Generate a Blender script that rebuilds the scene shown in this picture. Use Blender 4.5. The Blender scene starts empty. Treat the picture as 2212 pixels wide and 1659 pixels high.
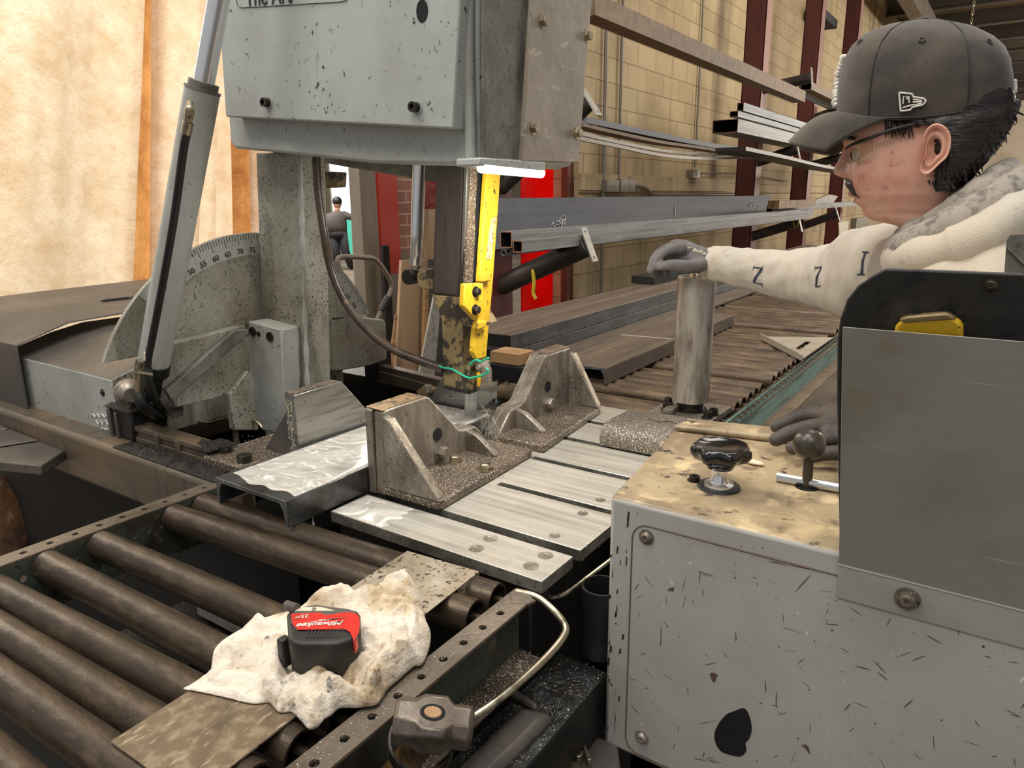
import bpy, bmesh, math, random
from mathutils import Vector, Matrix, noise
from mathutils.geometry import tessellate_polygon
random.seed(7)
SC = bpy.context.scene
COL = SC.collection
V = Vector
# ---------------------------------------------------------------- camera (fitted to the vanishing points of the shop floor)
FPX = 1552.0
YAW, PIT, ROL = (math.radians(v) for v in (34.559, 14.439, -0.635))
EYE = V((0, 0, 1.44))
def _basis():
    cy, sy, cp, sp, cr, sr = math.cos(YAW), math.sin(YAW), math.cos(PIT), math.sin(PIT), math.cos(ROL), math.sin(ROL)
    f = V((-sy*cp, cy*cp, -sp)); r = V((cy, sy, 0)); u = r.cross(f)
    return cr*r + sr*u, -sr*r + cr*u, f
RT, UP, FW = _basis()
def at(px, py, x=None, y=None, z=None, d=None):
    """world point seen at a pixel of the photograph, on the plane x=, y= or z= (or at a distance d)"""
    r = RT*((px-1106)/FPX) - UP*((py-829.5)/FPX) + FW
    if d is not None: t = d
    elif z is not None: t = (z-EYE.z)/r.z
    elif x is not None: t = (x-EYE.x)/r.x
    else: t = (y-EYE.y)/r.y
    return EYE + r*t
cam = bpy.data.cameras.new('camera'); camo = bpy.data.objects.new('camera', cam); COL.objects.link(camo)
M = Matrix((RT, UP, -FW)).transposed().to_4x4(); M.translation = EYE
camo.matrix_world = M
cam.sensor_width = 36; cam.lens = FPX/2212*36; cam.clip_end = 200; cam.clip_start = .02
SC.camera = camo
# ---------------------------------------------------------------- colours and materials
def s(r, g=None, b=None):
    if g is None: g = b = r
    return tuple(((c/255)/12.92 if c/255 <= .04045 else ((c/255+.055)/1.055)**2.4) for c in (r, g, b)) + (1,)
def mat(name, col, rough=.5, metal=0., layers=(), bump=None, coat=0, sheen=0, trans=0, emit=None, alpha=None, sss=0, aniso=None, ior=None):
    m = bpy.data.materials.new(name); m.use_nodes = True
    nt = m.node_tree; N = nt.nodes; L = nt.links
    bs = N['Principled BSDF']
    tc = N.new('ShaderNodeTexCoord')
    bs.inputs['Base Color'].default_value = col; bs.inputs['Roughness'].default_value = rough; bs.inputs['Metallic'].default_value = metal
    if coat: bs.inputs['Coat Weight'].default_value = coat; bs.inputs['Coat Roughness'].default_value = .12
    if sheen: bs.inputs['Sheen Weight'].default_value = sheen
    if trans: bs.inputs['Transmission Weight'].default_value = trans
    if ior: bs.inputs['IOR'].default_value = ior
    if sss:
        bs.inputs['Subsurface Weight'].default_value = sss; bs.inputs['Subsurface Radius'].default_value = (.012, .005, .003); bs.inputs['Subsurface Scale'].default_value = .5
    if emit: bs.inputs['Emission Color'].default_value = emit[0]; bs.inputs['Emission Strength'].default_value = emit[1]
    if alpha is not None: bs.inputs['Alpha'].default_value = alpha
    cur = None; rc = None
    def noise_node(sc, det, dist, kind):
        mp = N.new('ShaderNodeMapping')
        if isinstance(sc, tuple): mp.inputs['Scale'].default_value = sc; k = 1.
        else: k = sc
        L.new(tc.outputs['Object'], mp.inputs['Vector'])
        if kind == 'voronoi':
            n = N.new('ShaderNodeTexVoronoi'); n.inputs['Scale'].default_value = k; L.new(mp.outputs[0], n.inputs['Vector']); return n.outputs['Distance']
        n = N.new('ShaderNodeTexNoise'); n.inputs['Scale'].default_value = k; n.inputs['Detail'].default_value = det
        n.inputs['Distortion'].default_value = dist; n.inputs['Roughness'].default_value = .6
        L.new(mp.outputs[0], n.inputs['Vector']); return n.outputs['Fac']
    for ly in layers:
        f = noise_node(ly.get('s', 20.), ly.get('d', 4.), ly.get('w', 0.), ly.get('k', 'noise'))
        r = N.new('ShaderNodeValToRGB'); r.color_ramp.elements[0].position = ly['lo']; r.color_ramp.elements[1].position = ly['hi']
        a = ly.get('a', 1.)
        r.color_ramp.elements[0].color = (0, 0, 0, 1); r.color_ramp.elements[1].color = (a, a, a, 1)
        if ly.get('inv'): r.color_ramp.elements[0].color, r.color_ramp.elements[1].color = (a, a, a, 1), (0, 0, 0, 1)
        L.new(f, r.inputs[0])
        fac = r.outputs[0]
        if ly.get('m'):
            f2 = noise_node(ly['m'][0], 3., 0., 'noise'); r2 = N.new('ShaderNodeValToRGB')
            r2.color_ramp.elements[0].position = ly['m'][1]; r2.color_ramp.elements[1].position = ly['m'][2]; L.new(f2, r2.inputs[0])
            mu = N.new('ShaderNodeMath'); mu.operation = 'MULTIPLY'; L.new(fac, mu.inputs[0]); L.new(r2.outputs[0], mu.inputs[1]); fac = mu.outputs[0]
        mx = N.new('ShaderNodeMix'); mx.data_type = 'RGBA'
        L.new(fac, mx.inputs[0])
        if cur is None: mx.inputs[6].default_value = col
        else: L.new(cur, mx.inputs[6])
        mx.inputs[7].default_value = ly['c']; cur = mx.outputs[2]
        if 'r' in ly:
            mr = N.new('ShaderNodeMix'); mr.data_type = 'FLOAT'; L.new(fac, mr.inputs[0])
            if rc is None: mr.inputs[2].default_value = rough
            else: L.new(rc, mr.inputs[2])
            mr.inputs[3].default_value = ly['r']; rc = mr.outputs[0]
    if cur is not None: L.new(cur, bs.inputs['Base Color'])
    if rc is not None: L.new(rc, bs.inputs['Roughness'])
    if bump:
        f = noise_node(bump[0], bump[2] if len(bump) > 2 else 4., 0., 'noise')
        b = N.new('ShaderNodeBump'); b.inputs['Strength'].default_value = bump[1]; b.inputs['Distance'].default_value = bump[3] if len(bump) > 3 else .003
        L.new(f, b.inputs['Height']); L.new(b.outputs[0], bs.inputs['Normal'])
    return m
def ly(c, sc, lo, hi, **k): return dict(c=c, s=sc, lo=lo, hi=hi, **k)
MT = {}
MT['paint'] = mat('machine_grey_paint', s(176, 178, 172), .45, layers=[ly(s(146, 142, 130), 3., .42, .75), ly(s(72, 66, 56), 110., .62, .68, m=(4., .35, .6)), ly(s(120, 113, 100), (6, 40, 6), .55, .8, a=.6)], bump=(60., .12))
MT['paint_clean'] = mat('grey_panel_paint', s(181, 185, 180), .42, layers=[ly(s(160, 160, 152), 4., .45, .75), ly(s(70, 66, 60), (90, 90, 70), .63, .67, m=(6., .38, .55)), ly(s(120, 116, 108), (26, 26, 60), .70, .74, w=1.5), ly(s(128, 126, 118), (30, 30, 6), .64, .74, a=.6)], bump=(80., .08))
MT['paint_oily'] = mat('oil_speckled_grey_paint', s(160, 157, 144), .4, layers=[ly(s(96, 86, 68), 5., .4, .7, a=.8), ly(s(44, 38, 30), 170., .55, .64, m=(7., .3, .6)), ly(s(70, 60, 46), (14, 14, 3), .58, .75, a=.7)], bump=(120., .15))
MT['paint_tan'] = mat('scuffed_tan_cover', s(168, 156, 138), .42, layers=[ly(s(120, 108, 92), 6., .4, .75), ly(s(200, 190, 172), (45, 12, 45), .62, .68, w=1.2, a=.7), ly(s(60, 54, 46), 130., .66, .72)], bump=(60., .15))
MT['grime'] = mat('grey_grime_plate', s(120, 116, 106), .5, layers=[ly(s(74, 70, 62), 9., .4, .65), ly(s(50, 46, 40), 90., .55, .7, a=.7)], bump=(90., .3))
MT['charcoal'] = mat('dark_dusty_steel', s(76, 72, 68), .45, layers=[ly(s(120, 108, 94), 3.5, .45, .8), ly(s(48, 44, 40), 60., .55, .75, a=.7)], bump=(150., .1))
MT['beam'] = mat('oily_base_beam', s(88, 78, 66), .42, layers=[ly(s(120, 100, 76), (4, 14, 14), .45, .75), ly(s(40, 36, 32), (30, 60, 6), .55, .75, a=.8)], bump=(150., .2))
MT['black'] = mat('black_grease', s(20, 19, 18), .42, layers=[ly(s(44, 39, 34), 30., .52, .8), ly(s(150, 140, 126), 420., .70, .73)], bump=(200., .5))
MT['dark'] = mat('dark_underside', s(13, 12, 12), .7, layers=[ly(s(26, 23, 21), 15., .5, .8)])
MT['chips'] = mat('chip_covered_steel', s(96, 80, 62), .4, .2, layers=[ly(s(56, 46, 38), 12., .4, .7), ly(s(225, 220, 210), 330., .60, .64), ly(s(30, 26, 22), 260., .30, .36, inv=True)], bump=(300., .8))
MT['swarf'] = mat('wet_steel_swarf', s(44, 38, 32), .3, .2, layers=[ly(s(205, 196, 180), 400., .64, .68), ly(s(16, 14, 12), 160., .5, .6)], bump=(260., 1., 6., .006))
MT['brushed'] = mat('ground_steel', s(208, 203, 192), .34, .45, layers=[ly(s(164, 158, 146), (2.5, 70, 2), .4, .72), ly(s(226, 218, 202), 5., .5, .8), ly(s(120, 104, 84), 10., .60, .76, a=.55), ly(s(240, 240, 236), 380., .7, .73, m=(5., .45, .6)), ly(s(60, 54, 46), 190., .71, .74)], bump=((4, 220, 4), .06))
MT['jaw'] = mat('cast_jaw_steel', s(122, 112, 100), .38, .4, layers=[ly(s(172, 162, 148), (30, 30, 8), .42, .72), ly(s(66, 58, 50), 9., .5, .75, a=.85), ly(s(232, 227, 218), 380., .62, .66, m=(8., .35, .6)), ly(s(34, 30, 26), 90., .62, .7, a=.7)], bump=(110., .25))
MT['jaw_edge'] = mat('bright_jaw_edge', s(190, 178, 160), .35, .7, layers=[ly(s(120, 104, 84), (60, 60, 14), .45, .7), ly(s(240, 236, 228), 300., .66, .7)], bump=(130., .25))
MT['jaw_base'] = mat('chip_dusted_base', s(112, 96, 78), .36, .3, layers=[ly(s(72, 60, 48), 14., .4, .7), ly(s(238, 233, 226), 330., .585, .63), ly(s(30, 26, 22), 200., .64, .7)], bump=(260., .6))
MT['jaw_face'] = mat('machined_jaw_face', s(166, 164, 158), .32, .8, layers=[ly(s(110, 106, 98), (4, 6, 70), .45, .75), ly(s(52, 46, 40), 60., .68, .73)], bump=((6, 10, 200), .08))
MT['jaw_gold'] = mat('oil_stained_jaw_top', s(176, 150, 106), .34, .6, layers=[ly(s(90, 74, 56), 60., .45, .65)], bump=(120., .3))
MT['roller'] = mat('brown_conveyor_roller', s(74, 63, 52), .34, .5, layers=[ly(s(112, 95, 76), (16, 60, 60), .48, .74), ly(s(52, 44, 38), (7, 30, 30), .5, .75, a=.8), ly(s(220, 196, 160), 300., .70, .74, a=.8)], bump=((40, 90, 90), .3))
MT['roller_dry'] = mat('dusty_outfeed_roller', s(98, 82, 66), .42, .4, layers=[ly(s(140, 118, 92), (10, 40, 40), .45, .75), ly(s(46, 40, 34), (4, 24, 24), .52, .72, a=.85), ly(s(210, 180, 140), 170., .68, .71)], bump=(150., .35))
MT['rail'] = mat('worn_conveyor_rail', s(116, 104, 90), .4, .35, layers=[ly(s(70, 60, 50), 9., .45, .7), ly(s(205, 200, 190), 260., .66, .7, m=(6., .4, .6))], bump=(140., .3))
MT['railweb'] = mat('green_flaked_rail_web', s(74, 82, 70), .5, .1, layers=[ly(s(48, 42, 34), 9., .42, .62), ly(s(110, 100, 76), 22., .6, .75), ly(s(30, 28, 24), 120., .6, .7)], bump=(110., .3))
MT['teal'] = mat('teal_rail_paint', s(146, 182, 172), .5, layers=[ly(s(84, 112, 104), (20, 5, 50), .45, .7), ly(s(58, 52, 44), 40., .62, .74), ly(s(150, 128, 98), (30, 3, 30), .66, .8)], bump=(100., .2))
MT['dust'] = mat('dusty_brown_flange', s(132, 108, 82), .6, layers=[ly(s(96, 78, 60), 14., .4, .7), ly(s(190, 160, 120), 200., .66, .7)], bump=(200., .4))
MT['steel'] = mat('mill_scale_steel', s(98, 99, 99), .4, .3, layers=[ly(s(130, 130, 130), (60, 4, 60), .45, .75), ly(s(58, 56, 54), 8., .5, .8)], bump=(90., .08))
MT['steel_cut'] = mat('wet_channel_steel', s(112, 112, 112), .25, .7, layers=[ly(s(70, 66, 62), 12., .5, .7), ly(s(60, 52, 46), (10, 3, 40), .58, .75)], bump=(90., .1))
MT['scale'] = mat('brown_mill_scale', s(112, 98, 84), .5, .25, layers=[ly(s(84, 74, 66), (30, 3, 3), .42, .7), ly(s(146, 128, 106), (50, 1.5, 50), .55, .8)], bump=(120., .08))
MT['bluesteel'] = mat('blue_grey_plate', s(112, 116, 124), .6, .1, layers=[ly(s(96, 98, 106), (3, 1, 24), .4, .7), ly(s(150, 152, 156), (2, 1.2, 30), .62, .8)])
MT['tube'] = mat('bright_tube_steel', s(142, 142, 140), .52, .15, layers=[ly(s(96, 96, 95), (40, 1.6, 40), .45, .7), ly(s(176, 178, 178), (30, 3, 30), .6, .8)])
MT['galv'] = mat('galvanised_tube', s(158, 162, 165), .55, .1, layers=[ly(s(120, 124, 128), (30, 1.4, 30), .45, .7)])
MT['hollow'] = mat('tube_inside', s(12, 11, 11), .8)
MT['copper_edge'] = mat('rusted_cut_end', s(150, 108, 86), .45, .5)
MT['chrome'] = mat('chrome_rod', s(232, 232, 234), .18, .85)
MT['nickel'] = mat('plated_fitting', s(188, 176, 152), .28, .9, layers=[ly(s(120, 108, 90), 40., .5, .7)])
MT['boltdark'] = mat('dark_bolt', s(58, 54, 50), .38, .7, layers=[ly(s(120, 112, 100), 60., .55, .75)])
MT['yellow'] = mat('chipped_yellow_paint', s(214, 172, 34), .5, layers=[ly(s(178, 138, 40), 12., .5, .75, a=.8), ly(s(54, 46, 30), 60., .61, .65, m=(9., .42, .56)), ly(s(84, 66, 30), 150., .64, .68)], bump=(80., .3))
MT['yellow_worn'] = mat('worn_yellow_over_steel', s(142, 123, 84), .45, .15, layers=[ly(s(62, 54, 46), 26., .48, .54), ly(s(104, 94, 84), 9., .55, .66), ly(s(34, 30, 26), 70., .6, .7)], bump=(90., .4))
MT['guide'] = mat('dark_oily_guide', s(66, 58, 52), .4, .35, layers=[ly(s(84, 74, 66), (10, 10, 2), .45, .7), ly(s(20, 18, 18), (40, 40, 4), .6, .75)], bump=(160., .12))
MT['guide_edge'] = mat('worn_guide_edge', s(120, 116, 106), .34, .6, layers=[ly(s(70, 66, 60), (30, 30, 3), .45, .7)])
MT['rubber'] = mat('black_rubber', s(30, 29, 29), .5, layers=[ly(s(60, 56, 52), 20., .5, .8)], bump=(200., .2))
MT['hose_brown'] = mat('brown_oily_hose', s(74, 60, 50), .3, .1, layers=[ly(s(46, 36, 30), 20., .45, .7), ly(s(130, 110, 90), 60., .64, .75)], bump=(160., .2))
MT['blade'] = mat('saw_blade_steel', s(188, 190, 188), .22, .9, layers=[ly(s(140, 142, 140), (2, 2, 40), .45, .7)])
MT['green'] = mat('green_wire', s(30, 176, 136), .4)
MT['lamp'] = mat('lamp_tube', s(255, 255, 250), .4, emit=(s(255, 252, 240), 5.))
MT['chipbright'] = mat('bright_chip', s(240, 236, 228), .35, .3)
MT['coolant'] = mat('milky_coolant', s(206, 200, 190), .12, layers=[ly(s(172, 167, 158), 6., .44, .66, w=3.2, d=3., a=.9), ly(s(232, 228, 220), (9, 16, 9), .54, .66, w=4., d=2.), ly(s(246, 244, 240), 24., .66, .70, w=.4, d=1.)], coat=.7, bump=(14., .15, 2.))
MT['spray'] = mat('spraying_coolant', s(236, 234, 226), .1, trans=.85, ior=1.33)
MT['sheet'] = mat('scuffed_sheet_steel', s(172, 158, 136), .4, .45, layers=[ly(s(214, 204, 186), 8., .5, .7), ly(s(58, 48, 38), 120., .56, .63), ly(s(96, 82, 66), 14., .5, .66, a=.6)], bump=(90., .2))
MT['sheet_dark'] = mat('mottled_brown_sheet', s(122, 104, 82), .45, .3, layers=[ly(s(152, 136, 110), 60., .46, .62), ly(s(88, 76, 62), 24., .46, .7, a=.8), ly(s(170, 154, 128), (120, 30, 30), .6, .68)], bump=(70., .2))
MT['rag'] = mat('dirty_white_rag', s(232, 220, 202), .85, sheen=.2, layers=[ly(s(196, 168, 126), 11., .48, .66, a=.8), ly(s(112, 90, 62), 22., .56, .68, m=(6., .5, .6)), ly(s(70, 58, 46), 60., .62, .68, m=(7., .46, .6)), ly(s(238, 234, 230), 7., .6, .75)], bump=(70., .75, 5., .008))
MT['tape_red'] = mat('red_tape_label', s(206, 44, 34), .4, layers=[ly(s(120, 40, 34), 40., .58, .75, a=.7)])
MT['tape_grey'] = mat('grey_tape_case', s(92, 86, 78), .55, layers=[ly(s(66, 60, 54), 30., .5, .7)])
MT['tape_black'] = mat('black_tape_rubber', s(40, 38, 36), .5, layers=[ly(s(70, 60, 50), 30., .55, .8)])
MT['white_mark'] = mat('white_marking', s(226, 220, 208), .6)
MT['sticker'] = mat('worn_sticker', s(206, 178, 130), .6, layers=[ly(s(150, 112, 70), 70., .5, .6), ly(s(226, 208, 172), 40., .55, .65)])
MT['cream'] = mat('cream_label', s(214, 204, 180), .55)
MT['ink'] = mat('black_ink', s(34, 33, 32), .6)
MT['navy'] = mat('navy_print', s(44, 54, 72), .8)
MT['chalk'] = mat('chalk_marking', s(232, 232, 228), .9)
MT['wood'] = mat('pale_wood', s(178, 140, 98), .6, layers=[ly(s(132, 96, 62), (6, 6, 60), .45, .7)])
MT['wood_old'] = mat('hammer_handle_wood', s(146, 112, 72), .55, layers=[ly(s(72, 54, 36), (20, 20, 4), .45, .65), ly(s(44, 34, 24), 40., .58, .7)], bump=(60., .2))
MT['wood_board'] = mat('leaning_board', s(166, 138, 108), .6, layers=[ly(s(120, 94, 70), (12, 12, 1.4), .45, .7), ly(s(206, 190, 164), (5, 5, 1), .62, .8)])
MT['hammer'] = mat('forged_hammer_steel', s(112, 102, 92), .34, .7, layers=[ly(s(150, 138, 124), 8., .5, .75), ly(s(70, 62, 56), 20., .55, .7)], bump=(60., .15))
MT['hammer_edge'] = mat('polished_hammer_edge', s(206, 198, 186), .25, .9)
MT['console'] = mat('chipped_console_paint', s(176, 175, 168), .42, layers=[ly(s(160, 156, 146), 5., .42, .75), ly(s(98, 76, 62), (44, 44, 44), .715, .725, d=2., w=.6), ly(s(96, 84, 74), (90, 90, 12), .70, .72, w=.8), ly(s(110, 100, 92), (14, 14, 110), .70, .72, w=.8), ly(s(222, 221, 214), (60, 60, 20), .68, .72, w=1.), ly(s(60, 54, 48), 150., .69, .72)], bump=(90., .1))
MT['console_top'] = mat('worn_tan_console_top', s(176, 156, 124), .4, layers=[ly(s(130, 113, 90), 8., .42, .62), ly(s(212, 188, 146), 15., .54, .68, w=.8), ly(s(54, 48, 43), 24., .60, .66, m=(6., .42, .56)), ly(s(96, 82, 66), 34., .58, .72, a=.7), ly(s(60, 52, 45), 160., .66, .71)], bump=(120., .15))
MT['stainless'] = mat('stainless_shield', s(170, 168, 160), .36, .15, layers=[ly(s(150, 141, 122), 5., .45, .72), ly(s(206, 207, 201), (3, 40, 90), .66, .70, a=.7), ly(s(140, 124, 100), 12., .62, .78, a=.6)], bump=((6, 160, 160), .04))
MT['panel_black'] = mat('black_weathered_panel', s(48, 47, 46), .62, layers=[ly(s(74, 71, 66), 14., .45, .7), ly(s(30, 30, 31), 40., .55, .7)], bump=(140., .2))
MT['plastic'] = mat('glossy_black_plastic', s(20, 19, 19), .18, coat=.4)
MT['ball'] = mat('dull_grey_ball', s(74, 68, 62), .32, .4)
MT['chipbrown'] = mat('bare_brown_scratch', s(102, 84, 72), .6)
MT['rust'] = mat('rusty_brown_steel', s(112, 62, 46), .55, .1, layers=[ly(s(74, 40, 32), 10., .45, .7), ly(s(150, 96, 70), 30., .62, .75)], bump=(60., .2))
MT['maroon'] = mat('maroon_column_paint', s(98, 42, 38), .5, layers=[ly(s(74, 32, 30), (8, 8, 1.5), .45, .7)])
MT['maroon_edge'] = mat('pale_column_edge', s(146, 104, 94), .55)
MT['redpaint'] = mat('brick_red_column', s(166, 50, 34), .5, layers=[ly(s(140, 40, 30), (6, 6, 1), .45, .7), ly(s(220, 180, 160), 60., .72, .74)])
MT['greypost'] = mat('grey_brown_post', s(118, 106, 92), .55, layers=[ly(s(86, 76, 64), (10, 10, 1.2), .45, .7)])
MT['pipe'] = mat('black_arm_pipe', s(52, 47, 45), .45, .3, layers=[ly(s(84, 74, 66), 6., .5, .8)])
MT['flat'] = mat('galvanised_flat_bar', s(158, 153, 144), .45, .2, layers=[ly(s(120, 114, 106), 20., .5, .7)])
MT['conduit'] = mat('grey_conduit', s(130, 124, 112), .45, .3)
MT['concrete'] = mat('stained_concrete_floor', s(120, 110, 98), .6, layers=[ly(s(86, 78, 68), 1.6, .42, .7), ly(s(60, 54, 48), 6., .55, .75, a=.6)], bump=(40., .15))
MT['farfloor'] = MT['concrete']
MT['plaster'] = mat('pale_far_wall', s(226, 214, 194), .8, layers=[ly(s(206, 192, 170), 1.2, .45, .7)])
MT['door_light'] = mat('daylit_doorway', s(240, 246, 250), .5, emit=(s(236, 246, 255), 1.1))
MT['teal_cloth'] = mat('teal_machine_far', s(90, 200, 180), .6)
MT['skin'] = mat('skin', s(228, 178, 156), .5, sss=.2, layers=[ly(s(206, 128, 116), 26., .46, .62, a=.8, m=(8., .40, .56)), ly(s(178, 96, 90), 70., .56, .68, a=.6, m=(12., .44, .58)), ly(s(130, 78, 70), 150., .70, .76, a=.5, m=(9., .5, .6))], bump=(220., .1))
MT['lip'] = mat('lip_skin', s(196, 112, 104), .4, sss=.2)
MT['skin_plain'] = mat('plain_skin', s(224, 170, 146), .5, sss=.25)
MT['hair'] = mat('dark_brown_hair', s(30, 24, 22), .42, layers=[ly(s(58, 46, 40), (30, 30, 190), .5, .7)], bump=((50, 50, 240), .8, 3., .004))
MT['cap'] = mat('faded_black_cap', s(60, 54, 48), .85, sheen=.25, layers=[ly(s(98, 86, 72), 6., .40, .62, a=.9), ly(s(38, 36, 36), 16., .5, .72, a=.8)], bump=(600., .25))
MT['cap_dust'] = mat('dusty_cap_crown', s(92, 82, 70), .85, sheen=.25, layers=[ly(s(64, 58, 52), 11., .45, .7), ly(s(46, 43, 42), 9., .52, .66, a=.7)], bump=(600., .25))
MT['hoodie'] = mat('oatmeal_hoodie', s(204, 194, 178), .9, sheen=.3, layers=[ly(s(176, 168, 156), 7., .45, .7), ly(s(226, 208, 180), 3.5, .5, .75), ly(s(120, 112, 104), 30., .62, .76, a=.5)], bump=(420., .45))
MT['hoodie_dirty'] = mat('grimy_hood_fabric', s(172, 162, 148), .9, sheen=.3, layers=[ly(s(120, 112, 104), 60., .48, .62), ly(s(206, 192, 170), 8., .52, .7)], bump=(420., .5))
MT['glove'] = mat('grey_work_glove', s(112, 106, 104), .6, layers=[ly(s(78, 74, 74), 20., .45, .7), ly(s(140, 128, 116), 9., .55, .75)], bump=(260., .25))
MT['glove_brown'] = mat('dusty_dark_glove', s(84, 74, 66), .6, layers=[ly(s(54, 49, 46), 16., .45, .7), ly(s(132, 112, 92), 10., .56, .75)], bump=(260., .3))
MT['denim'] = mat('dark_work_trousers', s(52, 52, 58), .85, bump=(400., .3))
MT['boot'] = mat('brown_boot', s(64, 46, 34), .6)
MT['lens'] = mat('clear_glasses_lens', s(250, 246, 236), .03, trans=1., ior=1.15)
MT['shirt'] = mat('dark_grey_shirt', s(86, 80, 80), .85)
MT['eye'] = mat('eye_white', s(226, 218, 208), .2)
MT['iris'] = mat('brown_iris', s(52, 34, 24), .15)
MT['insul'] = mat('ceiling_insulation', s(140, 122, 98), .8, layers=[ly(s(98, 84, 66), (2, 9, 2), .45, .7)], bump=((3, 12, 3), .6, 3., .05))
MT['purlin'] = mat('dark_roof_steel', s(66, 58, 50), .6)
MT['post'] = mat('scuffed_round_post', s(188, 180, 168), .34, .5, layers=[ly(s(120, 108, 94), (40, 40, 9), .45, .7), ly(s(200, 194, 184), (60, 60, 14), .58, .72), ly(s(80, 68, 56), 12., .64, .76, a=.6)], bump=((30, 30, 160), .08))
MT['speck'] = mat('chip_frosted_cover', s(118, 108, 96), .35, .5, layers=[ly(s(215, 208, 196), 300., .54, .6), ly(s(46, 40, 36), 210., .58, .66)], bump=(320., .9))
MT['alu'] = mat('scuffed_aluminium', s(206, 198, 180), .4, .5, layers=[ly(s(176, 158, 130), 12., .5, .72)])
MT['soap'] = mat('soapstone', s(236, 214, 184), .5)
MT['silver'] = mat('silver_marker', s(206, 208, 206), .22, .9)
MT['orange'] = mat('orange_brown_rust_lump', s(138, 92, 52), .7, layers=[ly(s(70, 44, 28), 12., .45, .65), ly(s(190, 160, 130), 18., .6, .7)], bump=(30., .8, 6., .02))
MT['strap'] = mat('yellow_strap', s(214, 188, 40), .6)

def cmu_mat():
    m = bpy.data.materials.new('painted_block_wall'); m.use_nodes = True; nt = m.node_tree; N = nt.nodes; L = nt.links; bs = N['Principled BSDF']
    tc = N.new('ShaderNodeTexCoord'); sp = N.new('ShaderNodeSeparateXYZ'); cb = N.new('ShaderNodeCombineXYZ')
    L.new(tc.outputs['Object'], sp.inputs[0]); L.new(sp.outputs[1], cb.inputs[0]); L.new(sp.outputs[2], cb.inputs[1])
    br = N.new('ShaderNodeTexBrick'); br.inputs['Scale'].default_value = 1.; br.inputs['Brick Width'].default_value = .4; br.inputs['Row Height'].default_value = .2
    br.inputs['Mortar Size'].default_value = .006; br.inputs['Mortar Smooth'].default_value = .4; br.offset = .5
    br.inputs['Color1'].default_value = s(182, 160, 124); br.inputs['Color2'].default_value = s(192, 171, 134); br.inputs['Mortar'].default_value = s(148, 126, 94)
    L.new(cb.outputs[0], br.inputs['Vector'])
    def over(prev, c, sc, lo, hi, a):
        mp = N.new('ShaderNodeMapping'); mp.inputs['Scale'].default_value = sc; L.new(tc.outputs['Object'], mp.inputs[0])
        n = N.new('ShaderNodeTexNoise'); n.inputs['Scale'].default_value = 1.; n.inputs['Detail'].default_value = 4; L.new(mp.outputs[0], n.inputs['Vector'])
        r = N.new('ShaderNodeValToRGB'); r.color_ramp.elements[0].position = lo; r.color_ramp.elements[1].position = hi; r.color_ramp.elements[1].color = (a, a, a, 1); L.new(n.outputs['Fac'], r.inputs[0])
        x = N.new('ShaderNodeMix'); x.data_type = 'RGBA'; L.new(r.outputs[0], x.inputs[0]); L.new(prev, x.inputs[6]); x.inputs[7].default_value = c; return x.outputs[2]
    c = over(br.outputs['Color'], s(138, 115, 82), (1, 1.1, 1.4), .5, .75, .8)
    c = over(c, s(108, 88, 62), (2, 2.4, .35), .56, .72, .7)
    L.new(c, bs.inputs['Base Color']); bs.inputs['Roughness'].default_value = .8
    b = N.new('ShaderNodeBump'); b.inputs['Strength'].default_value = .5; b.inputs['Distance'].default_value = .01; b.invert = True
    L.new(br.outputs['Fac'], b.inputs['Height']); L.new(b.outputs[0], bs.inputs['Normal'])
    return m
MT['cmu'] = cmu_mat()
def brick_mat():
    m = mat('painted_brick', s(140, 96, 80), .7); nt = m.node_tree; N = nt.nodes; L = nt.links
    tc = N.new('ShaderNodeTexCoord'); sp = N.new('ShaderNodeSeparateXYZ'); cb = N.new('ShaderNodeCombineXYZ')
    L.new(tc.outputs['Object'], sp.inputs[0]); L.new(sp.outputs[1], cb.inputs[0]); L.new(sp.outputs[2], cb.inputs[1])
    br = N.new('ShaderNodeTexBrick'); br.inputs['Scale'].default_value = 1.; br.inputs['Brick Width'].default_value = .21; br.inputs['Row Height'].default_value = .075; br.inputs['Mortar Size'].default_value = .006
    br.inputs['Color1'].default_value = s(146, 98, 80); br.inputs['Color2'].default_value = s(124, 84, 72); br.inputs['Mortar'].default_value = s(176, 146, 128)
    L.new(cb.outputs[0], br.inputs['Vector']); L.new(br.outputs['Color'], N['Principled BSDF'].inputs['Base Color']); return m
MT['brick'] = brick_mat()
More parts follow.
